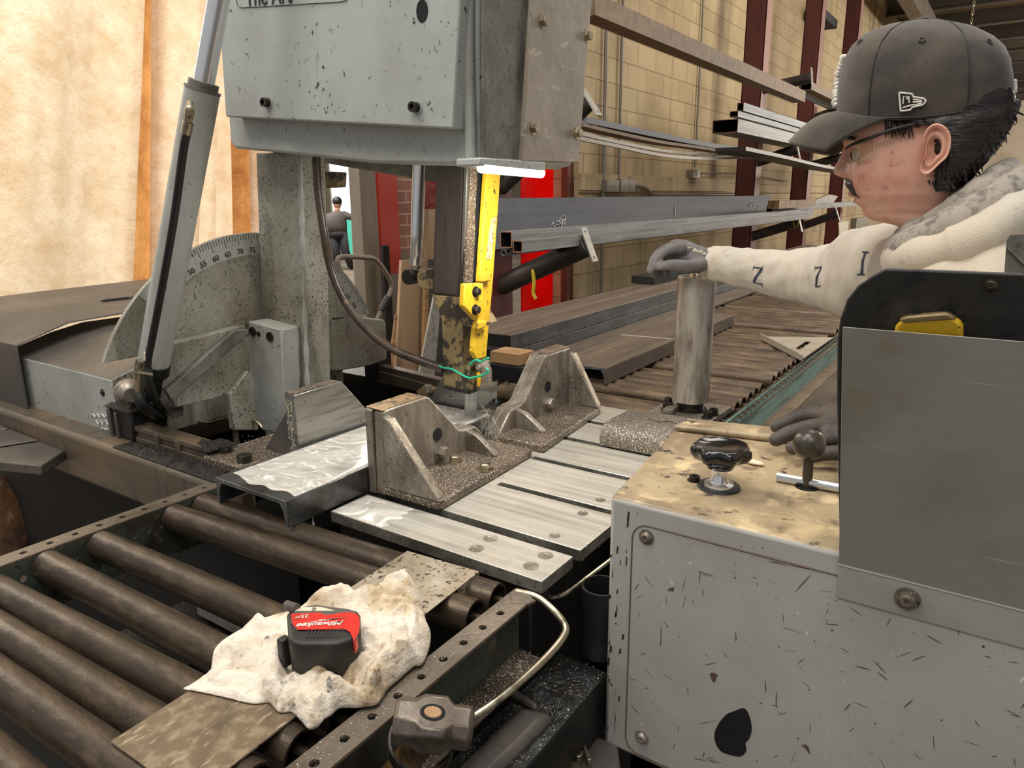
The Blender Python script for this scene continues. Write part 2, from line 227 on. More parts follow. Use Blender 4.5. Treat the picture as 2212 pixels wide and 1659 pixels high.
def curtain_mat(name, col, dark, tr=.55, rough=.2):
    m = bpy.data.materials.new(name); m.use_nodes = True; nt = m.node_tree; N = nt.nodes; L = nt.links
    bs = N['Principled BSDF']; out = N['Material Output']
    tc = N.new('ShaderNodeTexCoord'); n = N.new('ShaderNodeTexNoise'); n.inputs['Scale'].default_value = 5.; n.inputs['Detail'].default_value = 8; n.inputs['Roughness'].default_value = .7
    L.new(tc.outputs['Object'], n.inputs['Vector'])
    r = N.new('ShaderNodeValToRGB'); r.color_ramp.elements[0].position = .36; r.color_ramp.elements[1].position = .62; r.color_ramp.elements[0].color = dark; r.color_ramp.elements[1].color = col
    L.new(n.outputs['Fac'], r.inputs[0])
    n2 = N.new('ShaderNodeTexNoise'); n2.inputs['Scale'].default_value = 60.; n2.inputs['Detail'].default_value = 6; n2.inputs['Distortion'].default_value = 1.2; L.new(tc.outputs['Object'], n2.inputs['Vector'])
    r2 = N.new('ShaderNodeValToRGB'); r2.color_ramp.elements[0].position = .57; r2.color_ramp.elements[1].position = .68; r2.color_ramp.elements[1].color = (.55, .55, .55, 1); L.new(n2.outputs['Fac'], r2.inputs[0])
    mx = N.new('ShaderNodeMix'); mx.data_type = 'RGBA'; L.new(r2.outputs[0], mx.inputs[0]); L.new(r.outputs[0], mx.inputs[6]); mx.inputs[7].default_value = dark
    L.new(mx.outputs[2], bs.inputs['Base Color']); bs.inputs['Roughness'].default_value = rough
    bu = N.new('ShaderNodeBump'); bu.inputs['Strength'].default_value = .5; bu.inputs['Distance'].default_value = .012; L.new(n2.outputs['Fac'], bu.inputs['Height'])
    n3 = N.new('ShaderNodeTexNoise'); n3.inputs['Scale'].default_value = 11.; n3.inputs['Detail'].default_value = 4; n3.inputs['Distortion'].default_value = .5; L.new(tc.outputs['Object'], n3.inputs['Vector'])
    bu2 = N.new('ShaderNodeBump'); bu2.inputs['Strength'].default_value = .7; bu2.inputs['Distance'].default_value = .03; L.new(n3.outputs['Fac'], bu2.inputs['Height']); L.new(bu.outputs[0], bu2.inputs['Normal'])
    L.new(bu2.outputs[0], bs.inputs['Normal'])
    tl = N.new('ShaderNodeBsdfTranslucent'); L.new(mx.outputs[2], tl.inputs['Color']); ms = N.new('ShaderNodeMixShader'); ms.inputs[0].default_value = tr
    L.new(bs.outputs[0], ms.inputs[1]); L.new(tl.outputs[0], ms.inputs[2]); L.new(ms.outputs[0], out.inputs['Surface'])
    return m
MT['curtain'] = curtain_mat('clear_grimy_plastic', s(246, 230, 206), s(222, 196, 160))
MT['curtain_amber'] = curtain_mat('amber_plastic', s(230, 170, 106), s(184, 126, 72))
MT['curtain_red'] = curtain_mat('red_welding_vinyl', s(252, 30, 18), s(236, 22, 14), .6)
MT['curtain_dull'] = curtain_mat('dull_red_vinyl', s(150, 60, 54), s(110, 44, 40), .3)

# ---------------------------------------------------------------- mesh building
class MB:
    def __init__(self): self.bm = bmesh.new(); self.mi = 0
    def _f(self, vs):
        try:
            f = self.bm.faces.new(vs); f.material_index = self.mi; return f
        except ValueError: return None
    def v(self, p): return self.bm.verts.new(p)
    def prism(self, pts, vec, cap=True):
        vec = V(vec); a = [self.v(V(p)) for p in pts]; b = [self.v(V(p)+vec) for p in pts]; n = len(a)
        if cap: self._f(a[::-1]); self._f(b)
        for i in range(n): self._f([a[i], a[(i+1) % n], b[(i+1) % n], b[i]])
        return self
    def loft(self, rings, cap=True, close=True):
        R = [[self.v(V(p)) for p in r] for r in rings]; n = len(R[0])
        for i in range(len(R)-1):
            for j in range(n if close else n-1): self._f([R[i][j], R[i][(j+1) % n], R[i+1][(j+1) % n], R[i+1][j]])
        if cap and close: self._f(R[0][::-1]); self._f(R[-1])
        return self
    def box(self, x0, x1, y0, y1, z0, z1):
        return self.prism([(x0, y0, z0), (x1, y0, z0), (x1, y1, z0), (x0, y1, z0)], (0, 0, z1-z0))
    def holed(self, outer, holes, vec):
        """flat plate (3-D outline, list of 3-D hole loops) given a thickness vector, with true holes"""
        vec = V(vec); loops = [[V(p) for p in outer]] + [[V(p) for p in h] for h in holes]
        tri = tessellate_polygon(loops); flat = [p for l in loops for p in l]
        a = [self.v(p) for p in flat]; b = [self.v(p+vec) for p in flat]
        for t in tri: self._f([a[i] for i in t]); self._f([b[i] for i in t][::-1])
        k = 0
        for l in loops:
            n = len(l)
            for i in range(n): self._f([a[k+i], a[k+(i+1) % n], b[k+(i+1) % n], b[k+i]])
            k += n
        return self
    def ring(self, c, ax, r, n, ref=None):
        ax = V(ax).normalized(); ref = V(ref) if ref is not None else (V((0, 0, 1)) if abs(ax.z) < .9 else V((1, 0, 0)))
        u = ax.cross(ref).normalized(); w = ax.cross(u)
        return [V(c)+(u*math.cos(2*math.pi*i/n)+w*math.sin(2*math.pi*i/n))*r for i in range(n)]
    def cyl(self, a, b, r, r2=None, n=24, cap=True):
        a = V(a); b = V(b); ax = b-a
        return self.loft([self.ring(a, ax, r, n), self.ring(b, ax, r if r2 is None else r2, n)], cap)
    def pipe(self, a, b, ro, ri, n=24):
        a = V(a); b = V(b); ax = b-a
        return self.loft([self.ring(a, ax, ri, n), self.ring(a, ax, ro, n), self.ring(b, ax, ro, n), self.ring(b, ax, ri, n), self.ring(a, ax, ri, n)], cap=False)
    def lathe(self, c, ax, prof, n=28):
        c = V(c); ax = V(ax).normalized()
        return self.loft([self.ring(c+ax*h, ax, max(r, 1e-5), n) for r, h in prof])
    def tube(self, pts, r, n=10, cap=True):
        pts = [V(p) for p in pts]; R = []; ref = None
        for i, p in enumerate(pts):
            t = (pts[min(i+1, len(pts)-1)]-pts[max(i-1, 0)]).normalized()
            if ref is None:
                ref = V((0, 0, 1)) if abs(t.z) < .9 else V((1, 0, 0))
            u = t.cross(ref).normalized(); w = u.cross(t).normalized(); ref = w
            rr = r[i] if isinstance(r, (list, tuple)) else r
            R.append([p+(u*math.cos(2*math.pi*k/n)+w*math.sin(2*math.pi*k/n))*rr for k in range(n)])
        return self.loft(R, cap)
    def sphere(self, c, r, sc=(1, 1, 1), nu=20, nv=12):
        c = V(c); rings = []
        for i in range(1, nv):
            t = math.pi*i/nv
            rings.append([c+V((math.sin(t)*math.cos(2*math.pi*k/nu)*sc[0], math.sin(t)*math.sin(2*math.pi*k/nu)*sc[1], math.cos(t)*sc[2]))*r for k in range(nu)])
        return self.loft(rings)
    def grid(self, fn, nu, nv):
        G = [[self.v(fn(i/nu, j/nv)) for j in range(nv+1)] for i in range(nu+1)]
        for i in range(nu):
            for j in range(nv): self._f([G[i][j], G[i+1][j], G[i+1][j+1], G[i][j+1]])
        return self
    def bolt(self, c, ax, r, h=None, kind='hex', washer=True):
        c = V(c); ax = V(ax).normalized(); h = h or r*.9
        if washer: self.cyl(c, c+ax*r*.18, r*1.35, n=20); c = c+ax*r*.18
        if kind == 'hex':
            self.loft([self.ring(c, ax, r, 6), self.ring(c+ax*h*.85, ax, r, 6), self.ring(c+ax*h, ax, r*.86, 6)])
        elif kind == 'socket':
            self.loft([self.ring(c, ax, r, 18), self.ring(c+ax*h, ax, r, 18), self.ring(c+ax*h, ax, r*.55, 18), self.ring(c+ax*h*.45, ax, r*.5, 18)])
        else:
            self.loft([self.ring(c, ax, r, 18), self.ring(c+ax*h*.5, ax, r*.9, 18), self.ring(c+ax*h*.85, ax, r*.6, 18), self.ring(c+ax*h*.8, ax, r*.3, 18), self.ring(c+ax*h*.5, ax, r*.25, 18)])
        return self
WL = {}
def obj(name, mb, m, parent=None, bev=0, smooth=True, loc=None, ang=.6, thick=0, sub=0):
    bm = mb.bm if isinstance(mb, MB) else mb
    bmesh.ops.remove_doubles(bm, verts=bm.verts, dist=1e-6)
    bmesh.ops.recalc_face_normals(bm, faces=bm.faces)
    if parent is not None: off = WL[parent.name]
    elif loc is not None: off = V(loc)
    else:
        xs = [v.co for v in bm.verts]
        off = V(((min(v.x for v in xs)+max(v.x for v in xs))/2, (min(v.y for v in xs)+max(v.y for v in xs))/2, min(v.z for v in xs)))
    bmesh.ops.translate(bm, verts=bm.verts, vec=-off)
    if smooth:
        for f in bm.faces: f.smooth = True
        for e in bm.edges:
            if len(e.link_faces) == 2 and e.calc_face_angle(0) > ang: e.smooth = False
    me = bpy.data.meshes.new(name); bm.to_mesh(me); bm.free()
    for mm in (m if isinstance(m, (list, tuple)) else [m]): me.materials.append(MT[mm])
    o = bpy.data.objects.new(name, me); COL.objects.link(o)
    if parent is not None: o.parent = parent
    else: o.location = off
    WL[o.name] = off
    if thick:
        md = o.modifiers.new('solid', 'SOLIDIFY'); md.thickness = thick; md.offset = 0
    if sub:
        md = o.modifiers.new('sub', 'SUBSURF'); md.levels = sub; md.render_levels = sub
    if bev:
        md = o.modifiers.new('bevel', 'BEVEL'); md.width = bev; md.segments = 2; md.limit_method = 'ANGLE'; md.angle_limit = .7; md.harden_normals = False
    return o
def thing(name, label, cat, loc, group=None):
    o = bpy.data.objects.new(name, None); COL.objects.link(o); o.location = loc; o.empty_display_size = .05
    WL[o.name] = V(loc); return tag(o, label, cat, group)
def tag(o, label, cat, group=None, kind=None):
    o['label'] = label; o['category'] = cat
    if group: o['group'] = group
    if kind: o['kind'] = kind
    return o
def struct(name, mb, m, label=None, **k):
    o = obj(name, mb, m, **k); o['kind'] = 'structure'
    return o
def text(body, size, org, xd, yd, m, parent, name='lettering', depth=.0006, align='LEFT', shear=0, font_bold=False):
    cu = bpy.data.curves.new('t', 'FONT'); cu.body = body; cu.size = size; cu.extrude = depth/2; cu.align_x = align; cu.shear = shear; cu.offset = size*.012 if font_bold else 0
    to = bpy.data.objects.new('t', cu); COL.objects.link(to)
    bpy.context.view_layer.update()
    me = bpy.data.meshes.new_from_object(to.evaluated_get(bpy.context.evaluated_depsgraph_get()))
    bpy.data.objects.remove(to); bpy.data.curves.remove(cu)
    xd = V(xd).normalized(); zd = xd.cross(V(yd)).normalized(); yd = zd.cross(xd)
    T = Matrix((xd, yd, zd)).transposed().to_4x4(); T.translation = V(org)+zd*depth*.6
    bm = bmesh.new(); bm.from_mesh(me); bpy.data.meshes.remove(me)
    bmesh.ops.transform(bm, matrix=T, verts=bm.verts)
    return obj(name, bm, m, parent, smooth=False)
def copy_tree(o, parent=None, shift=V((0, 0, 0))):
    c = o.copy(); COL.objects.link(c); c.parent = parent
    if parent is None: c.location = o.location+V(shift)
    WL[c.name] = WL[o.name]+V(shift)
    for ch in list(o.children): copy_tree(ch, c, shift)
    return c
def catmull(pts, n=8, closed=False):
    pts = [V(p) for p in pts]; out = []; m = len(pts)
    for i in range(m if closed else m-1):
        if closed: p0, p1, p2, p3 = pts[(i-1) % m], pts[i], pts[(i+1) % m], pts[(i+2) % m]
        else: p0, p1, p2, p3 = pts[max(i-1, 0)], pts[i], pts[i+1], pts[min(i+2, m-1)]
        for k in range(n):
            t = k/n
            out.append(.5*((2*p1)+(p2-p0)*t+(2*p0-5*p1+4*p2-p3)*t*t+(3*p1-p0-3*p2+p3)*t**3))
    if not closed: out.append(pts[-1])
    return out
def circ(c, u, w, r, n=14): return [V(c)+V(u)*r*math.cos(2*math.pi*i/n)+V(w)*r*math.sin(2*math.pi*i/n) for i in range(n)]
X, Y, Z = V((1, 0, 0)), V((0, 1, 0)), V((0, 0, 1))
T = .92          # height of the cutting table and of the conveyors
# ================================================================ cutting saw
def pl(pts, **k): return [at(px, py, **k) for px, py in pts]
saw = thing('band_saw', 'grey vertical band saw with tilting head, round scale and chrome cylinders', 'band saw', (-1.35, 1.15, 0))
# base beam, rail, carriage
m = MB(); m.box(-2.75, -1.38, .74, .86, .795, .913); m.box(-1.39, -1.14, .74, .785, .795, .913); obj('base_beam', m, 'beam', saw, bev=.012)
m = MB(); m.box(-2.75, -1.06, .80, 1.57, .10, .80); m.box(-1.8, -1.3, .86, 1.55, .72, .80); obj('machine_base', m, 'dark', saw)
m = MB(); m.box(-1.66, -1.325, .795, .835, .913, .925); m.box(-1.66, -1.325, .800, .830, .925, .938); m.box(-1.66, -1.325, .796, .834, .938, .950)
for x in (-1.50, -1.42): m.box(x-.009, x+.009, .793, .80, .913, .947)
obj('linear_rail', m, 'beam', saw, bev=.0015)
m = MB(); m.box(-1.70, -1.59, .79, .875, .912, .985); obj('rail_carriage', m, 'black', saw, bev=.006)
m = MB(); m.box(-1.685, -1.672, .784, .80, .905, .982); m.box(-1.655, -1.645, .784, .80, .91, .975); obj('carriage_wiper', m, 'charcoal', saw, bev=.002)
# swarf heaped on the carriage and along the beam
def heap(name, x0, x1, y0, y1, z, h, n1, n2, seed, m_='swarf', parent=None):
    mb = MB()
    def fn(u, v):
        e = max(0, min(1, min(u, 1-u)*6))*max(0, min(1, min(v, 1-v)*4))
        q = V((x0+(x1-x0)*u, y0+(y1-y0)*v, z))
        q.z += h*e*(.55+.75*noise.noise(V((q.x*34+seed, q.y*34, 0)))+.35*noise.noise(V((q.x*110+seed, q.y*110, 3))))
        return q
    mb.grid(fn, n1, n2)
    return mb
obj('swarf_heap', heap('h', -1.70, -1.585, .785, .895, .984, .022, 34, 26, 1), 'swarf', saw, ang=9)
obj('swarf_heap', heap('h', -1.60, -1.15, .745, .797, .9135, .014, 90, 12, 5), 'swarf', saw, ang=9)
obj('swarf_heap', heap('h', -1.36, -1.30, .79, .86, .945, .016, 20, 20, 9), 'swarf', saw, ang=9)
# carriage box (profile along x) and its telescoping cover
def xprofile(pf, x0, x1, mb=None):
    mb = mb or MB(); mb.prism([(x0, y, z) for y, z in pf], (x1-x0, 0, 0)); return mb
def facemat(mb, up=1):
    mb.bm.normal_update(); bmesh.ops.recalc_face_normals(mb.bm, faces=mb.bm.faces)
    for f in mb.bm.faces:
        if f.normal.z > .3: f.material_index = 1
        elif f.normal.x > .6: f.material_index = 2
    return mb
m = xprofile([(.80, .885), (.80, 1.047), (.93, 1.084), (1.02, 1.10), (1.5, 1.10), (1.5, .885)], -2.25, -1.672)
co = obj('carriage_box', facemat(m), ['paint', 'charcoal', 'rust_box'] if 'rust_box' in MT else ['paint', 'charcoal', 'paint_oily'], saw, bev=.004)
for px, py in ((222, 848),):
    c = at(px, py, y=.80); m = MB(); m.bolt(c, -Y, .0065, .004, 'dome'); obj('box_screw', m, 'boltdark', saw)
m = MB(); cpath = [(200, 905), (204, 898), (210, 905), (214, 897), (219, 906), (224, 898), (230, 905), (237, 900)]
for k in range(3):
    m.tube([at(px+k*7-4, py+k*13-4+(k*3 if i % 2 else 0), y=.7985) for i, (px, py) in enumerate(cpath[k:])], .0011, 5)
obj('chalk_scribble', m, 'chalk', co)
m = xprofile([(.78, .85), (.78, 1.086), (.915, 1.128), (1.11, 1.135), (1.75, 1.145), (1.75, 1.141), (1.11, 1.131), (.917, 1.124), (.785, 1.083), (.785, .85)], -2.87, -2.1)
m.box(-2.87, -2.16, .70, .785, .862, .866)
obj('carriage_cover', m, 'charcoal', saw, bev=.003)
c = at(10, 931, z=.866); m = MB(); m.bolt(c, Z, .008, .006); obj('cover_bolt', m, 'nickel', saw)
# floor-level shelf plates at the left
m = MB()
a = at(157, 968, z=.863); b = at(88, 1006, z=.863)
m.prism([(a.x, .74, .838), (b.x, b.y, .838), (b.x-.9, b.y-.33, .838), (-2.7, .2, .838), (-2.7, .74, .838)], (0, 0, .025))
m.prism([(-1.95, .735, .8635), (-2.75, .735, .8635), (-2.75, .55, .8635), (-2.0, .62, .8635)], (0, 0, .006))
obj('side_shelf', m, 'charcoal', saw, bev=.003)
# round scale
DC = V((-1.5, 1.085, .957)); DR = .412
def dpt(a, r, x=-1.5): return V((x, DC.y+r*math.cos(a), DC.z+r*math.sin(a)))
arc = [dpt(math.radians(t), DR) for t in [24+(156-24)*i/48 for i in range(49)]]
m = MB(); m.prism(arc, (-.012, 0, 0)); dial = obj('scale_dial', m, 'paint_oily', saw, bev=.001)
m = MB(); r0 = [dpt(math.radians(t), DR-.001, -1.4993) for t in [26+(134-26)*i/60 for i in range(61)]]; r1 = [dpt(math.radians(t), DR-.052, -1.4993) for t in [26+(134-26)*i/60 for i in range(61)]]
m.loft([r0, r1], cap=False, close=False); obj('scale_band', m, 'paint', dial, smooth=False)
p75 = at(543, 524, x=-1.5); p50 = at(405, 573, x=-1.5)
a75 = math.atan2(p75.z-DC.z, p75.y-DC.y); a50 = math.atan2(p50.z-DC.z, p50.y-DC.y)
def sang(v): return a50+(a75-a50)*(v-50)/25
m = MB()
for v in range(40, 141):
    a = sang(v); ln = .024 if v % 5 == 0 else .013
    if not (math.radians(27) < a < math.radians(133)): continue
    t = dpt(a, 1)-dpt(a, 0); n = V((0, -math.sin(a), math.cos(a)))*.0007
    p = dpt(a, DR-.002, -1.4988); q = dpt(a, DR-.002-ln, -1.4988); m._f([m.v(p+n), m.v(q+n), m.v(q-n), m.v(p-n)])
obj('scale_ticks', m, 'ink', dial, smooth=False)
for v in (50, 55, 60, 65, 70, 75, 80, 85, 120, 125, 130):
    a = sang(v); up = V((0, math.cos(a), math.sin(a))); xd = up.cross(X)
    lab = v if v <= 90 else 180-v
    text(str(lab), .017, dpt(a, DR-.046, -1.4986)-(V((0, math.sin(a), -math.cos(a)))*0), (0, math.sin(a), -math.cos(a)), up, 'ink', dial, 'scale_number', align='CENTER', font_bold=True)
# gusset below the scale
m = MB(); g = [(345, 748), (460, 722), (529, 702), (533, 800), (520, 820), (506, 846), (462, 862), (376, 881), (368, 845), (340, 835)]
m.prism(pl(g, x=-1.46), (-.03, 0, 0)); gus = obj('scale_gusset', m, 'paint_oily', saw, bev=.002)
m = MB(); m.prism(pl([(350, 842), (497, 712), (530, 710), (527, 722), (375, 856), (375, 880)], x=-1.457), (.016, 0, 0)); obj('gusset_rib', m, 'grime', gus, bev=.003)
m = MB(); m.prism(pl([(520, 820), (535, 800), (547, 812), (560, 930), (506, 930), (496, 852)], x=-1.44), (-.02, 0, 0)); obj('pivot_foot', m, 'paint_oily', saw, bev=.003)
# column
m = MB()
cx0, cx1 = -1.468, -1.318
m.prism([(cx0-.0, 1.10, 1.55), (cx1, 1.10, 1.545), (cx1-.055, 1.10, .80), (cx0-.075, 1.10, .80)], (0, .075, 0)); col_ = obj('column', m, 'paint_oily', saw, bev=.004)
m = MB(); wp = [at(646, 338, y=1.098), at(650, 480, y=1.098), at(655, 640, y=1.098), at(661, 840, y=1.098)]
wp = [p+V((.004, .0, 0)) for p in wp]
m.tube(catmull(wp, 12), [.0055+.0016*math.sin(i*1.7) for i in range(len(catmull(wp, 12)))], 8); obj('weld_bead', m, 'paint', col_)
m = MB(); m.prism(pl([(536, 694), (607, 712), (612, 838), (600, 935), (566, 930), (541, 890)], y=1.045), (0, .055, 0)); blk = obj('column_block', m, 'paint', saw, bev=.003)
for px, py, r in ((547, 716, .011), (559, 721, .006), (584, 727, .011)):
    c = at(px, py, y=1.045); m = MB(); m.bolt(c, -Y, r, r*.35, 'socket', False); obj('socket_screw', m, 'boltdark', blk)
m = MB(); m.prism(pl([(612, 714), (621, 712), (624, 845), (614, 845)], y=1.07), (0, .03, 0)); obj('column_gib', m, 'boltdark', saw, bev=.001)
# box to the right of the column and the rear parts under it
m = MB(); m.prism(pl([(715, 684), (760, 684), (828, 690), (833, 696), (836, 776), (800, 790), (724, 802), (715, 800)], x=-1.5), (-.25, 0, 0)); obj('rear_box', m, 'paint_oily', saw, bev=.003)
m = MB(); m.prism(pl([(800, 796), (812, 788), (955, 822), (950, 838)], y=1.55), (0, .03, 0)); m.prism(pl([(812, 800), (950, 838), (950, 856), (812, 826)], y=1.54), (0, .03, 0)); obj('rear_rail', m, 'beam', saw, bev=.002)
m = MB(); m.box(-1.62, -1.56, 1.54, 1.60, .90, .99); m.box(-1.9, -1.25, 1.56, 1.66, .78, .90); obj('rear_frame', m, 'black', saw, bev=.002)
obj('swarf_heap', heap('h', -1.35, -1.0, 1.30, 1.60, .862, .02, 60, 40, 3, 'chips'), 'chips', saw, ang=9)
m = MB(); m.box(-1.45, -.98, 1.22, 1.64, .80, .865); obj('rear_tray', m, 'dark', saw)
# saw head
HT = (473-.06*330, -330)
m = MB(); m.prism(pl([(497, 308), (508, 321), (640, 334), (801, 352), (1003, 356), (1036, 346), (1032, -330), (448, -330)], y=1.02), (0, .315, 0))
head = obj('head_housing', m, 'paint_clean', saw, bev=.006)
m = MB(); m.prism(pl([(487, 252), (979, 278), (1011, -330), (450, -330)], y=.98), (0, .0395, 0)); pan = obj('head_panel', m, 'paint_clean', saw, bev=.003)
for px, py in ((580, 222), (901, 232)):
    c = at(px, py, y=.98); m = MB(); m.cyl(c, c-Y*.0015, .0125, n=24); obj('bolt_washer', m, 'paint', pan); m = MB(); m.bolt(c-Y*.0015, -Y, .0085, .013, 'socket', False); obj('panel_bolt', m, 'boltdark', pan)
c = at(912, 24, y=.98); m = MB(); m.loft([[c+V((math.cos(t)*.0125, -.0006, math.sin(t)*.0175)) for t in [2*math.pi*i/24 for i in range(24)]]+[]] + [[c+V((math.cos(t)*.0125, .002, math.sin(t)*.0175)) for t in [2*math.pi*i/24 for i in range(24)]]]); obj('panel_hole', m, 'hollow', pan)
ub = (at(979, 278, y=.98)-at(487, 252, y=.98)).normalized(); wb = Y.cross(ub)*-1
wb = ub.cross(Y)
m = MB(); pc = [at(px, py, y=.979) for px, py in [(508, -60), (511, 4), (514, 13), (522, 17), (735, 4), (748, 1), (752, -8), (754, -60)]]
m.tube(pc+[pc[0]], .0007, 6); obj('nameplate_outline', m, 'boltdark', pan)
text('The Art', .042, at(531, 13, y=.9795), ub, wb, 'ink', pan, 'nameplate_lettering', font_bold=True)
m = MB(); hx = at(1003, 356, y=1.0).x
m.tube([at(1018, 352, y=1.012), at(1012, 100, y=1.012), at(1014, -330, y=1.012)], .010, 12); obj('corner_bead', m, 'paint', head)
hs = -.742
m = MB(); m.prism([at(1038, -330, x=hs), at(1040, 346, x=hs), at(1160, 350, x=hs), at(1160, -330, x=hs)], (.006, 0, 0)); obj('side_plate', m, 'grime', head, bev=.001)
m = MB(); m.prism([at(1168, -330, x=hs+.012), at(1148, 0, x=hs+.012), at(1126, 350, x=hs+.012), at(1251, 352, x=hs+.012), at(1272, 80, x=hs+.012), at(1284, -40, x=hs+.012), at(1300, -330, x=hs+.012)], (-.012, 0, 0)); cov = obj('front_cover', m, 'paint_tan', head, bev=.003)
for px, py in ((1171, 47), (1268, 78), (1152, 278), (1247, 288)):
    c = at(px, py, x=hs+.012); m = MB(); m.bolt(c, X, .0085, .008); obj('cover_bolt', m, 'nickel', cov)
# work lamp under the head
m = MB(); m.prism([at(1037, 340, x=-.73), at(1180, 349, x=-.73), at(1178, 371, x=-.73), at(1140, 371, x=-.73), at(1037, 358, x=-.73)], (-.05, 0, 0)); lampo = obj('work_lamp', m, 'paint_clean', saw, bev=.003)
m = MB(); a = at(1042, 356, x=-.735); b = at(1172, 369, x=-.735); m.tube([a+V((-.003, 0, -.004)), b+V((-.003, 0, -.004))], .009, 12); obj('lamp_tube', m, 'lamp', lampo)
# lower arm of the frame behind the column
m = MB(); m.prism(pl([(655, 335), (975, 352), (978, 398), (945, 394), (880, 384), (700, 352), (655, 350)], y=1.26), (0, .07, 0)); obj('frame_arm', m, 'paint_oily', saw, bev=.004)
m = MB(); m.prism(pl([(700, 370), (729, 372), (728, 404), (703, 406)], y=1.24), (0, .03, 0)); obj('limit_switch', m, 'yellow_worn', saw, bev=.002)
# lift cylinder rod and clevis
ry = 1.19
m = MB(); A = at(906, 345, y=ry); B = at(901, 508, y=ry); Cc = at(898, 566, y=ry)
m.cyl(A, B, .0140, n=28); m.cyl(B, Cc, .0132, n=28); m.lathe(Cc, Cc-B, [(.0132, 0), (.0115, .006)], 28); rod = obj('lift_rod', m, 'chrome', saw)
m = MB(); d = (Cc-B).normalized(); m.loft([m.ring(Cc+d*.005, d, .0125, 6), m.ring(Cc+d*.017, d, .0125, 6)]); obj('lock_nut', m, 'nickel', rod, bev=.001)
E_ = at(893, 597, y=ry); m = MB(); m.cyl(E_+V((0, -.02, 0)), E_+V((0, .02, 0)), .0165, n=26); m.cyl(Cc+d*.015, E_, .009); m.sphere(E_+V((-.014, -.004, 0)), .013); obj('rod_eye', m, 'boltdark', rod)
m = MB(); m.prism(pl([(903, 580), (912, 583), (935, 581), (935, 624), (915, 626), (903, 618), (900, 600)], y=ry-.03), (0, .012, 0)); m.prism(pl([(903, 580), (935, 581), (935, 624), (903, 618)], y=ry+.018), (0, .012, 0)); m.prism(pl([(922, 581), (936, 580), (936, 626), (922, 624)], y=ry-.02), (0, .04, 0)); obj('clevis', m, 'yellow_worn', saw, bev=.002)
# blade guide arm
gy = 1.15
m = MB(); m.prism(pl([(941, 340), (1004, 340), (993, 641), (932, 637)], y=gy), (0, .095, 0)); ga = obj('guide_arm', m, 'guide', saw, bev=.006)
gx = at(1000, 470, y=gy).x
m = MB(); m.prism([at(1029, 350, x=gx+.004), at(1053, 350, x=gx+.004), at(1038, 630, x=gx+.004), at(1015, 630, x=gx+.004)], (.004, 0, 0)); obj('guide_slot', m, 'dark', ga, smooth=False)
m = MB(); m.prism([at(1012, 350, x=gx+.003), at(1029, 350, x=gx+.003), at(1016, 630, x=gx+.003), at(999, 630, x=gx+.003)], (.005, 0, 0)); obj('dusty_way', m, 'jaw_base', ga, smooth=False)
m = MB(); m.prism([at(1003, 340, y=gy-.001), at(1010, 340, y=gy-.001), at(999, 641, y=gy-.001), at(992, 641, y=gy-.001)], (.0, .006, 0)); obj('guide_strip', m, 'guide_edge', ga, bev=.001)
m = MB(); m.prism(pl([(932, 636), (990, 640), (1031, 706), (1000, 706), (997, 786), (1014, 792), (1013, 848), (958, 837), (953, 692)], y=gy+.002), (0, .075, 0)); obj('guide_foot', m, 'yellow_worn', ga, bev=.003)
m = MB(); m.prism(pl([(958, 833), (1013, 845), (1013, 852), (958, 840)], y=gy-.001), (0, .078, 0)); obj('foot_liner', m, 'black', ga)
# yellow blade guard
gg = gx+.012
m = MB(); m.prism([at(1053, 352, x=gg+.012), at(1083, 356, x=gg+.012), at(1066, 600, x=gg+.012), at(1055, 722, x=gg+.012), at(1051, 772, x=gg+.012), at(1030, 776, x=gg+.012), at(1022, 760, x=gg+.012), at(1034, 640, x=gg+.012)], (-.012, 0, 0)); gd = obj('blade_guard', m, 'yellow', saw, bev=.002)
m = MB(); m.prism([at(1005, 613, x=gg+.024), at(1045, 611, x=gg+.024), at(1046, 640, x=gg+.024), at(1040, 668, x=gg+.024), at(1032, 694, x=gg+.024), at(1002, 662, x=gg+.024)], (-.014, 0, 0)); gp = obj('guard_bracket', m, 'yellow', gd, bev=.003)
for px, py in ((1027, 630), (1026, 669)):
    c = at(px, py, x=gg+.024); m = MB(); m.bolt(c, X, .008, .009); obj('guard_bolt', m, 'boltdark', gp)
for q in ([(1041, 590), (1061, 588), (1060, 607), (1040, 609)], [(1034, 696), (1052, 692), (1051, 706), (1033, 712)]):
    m = MB(); m.prism(pl(q, x=gg+.026), (-.016, 0, 0)); obj('guard_tab', m, 'yellow', gd, bev=.002)
m = MB(); m.prism([at(1073, 466, x=gg+.0126), at(1061, 560, x=gg+.0126), at(1049, 560, x=gg+.0126), at(1060, 474, x=gg+.0126)], (.0004, 0, 0)); obj('peeling_sticker', m, 'sticker', gd, smooth=False)
# blade and guide shoe
by = 1.21
m = MB(); m.prism([at(1003, 902, y=by)-Z*.25, at(1003, 902, y=by), at(1022, 340, y=by), at(1046, 340, y=by), at(1028, 902, y=by), at(1028, 902, y=by)-Z*.25], (0, .0016, 0)); obj('saw_blade', m, 'blade', saw, smooth=False)
m = MB(); m.prism(pl([(1023, 783), (1040, 779), (1050, 800), (1052, 838), (1026, 846), (1020, 820)], y=1.175), (0, .02, 0)); m.bolt(at(1036, 792, y=1.175), -Y, .007, .007); obj('guide_shoe', m, 'jaw', saw, bev=.002)
m = MB(); m.prism(pl([(1028, 806), (1033, 803), (1036, 818), (1034, 836), (1030, 836)], y=1.168), (0, .006, 0)); obj('yellow_chip', m, 'yellow', saw, bev=.001)
gw = thing('wire_tie', 'thin green wire tied around the blade guide foot above the blade', 'wire', at(1000, 812, y=1.14))
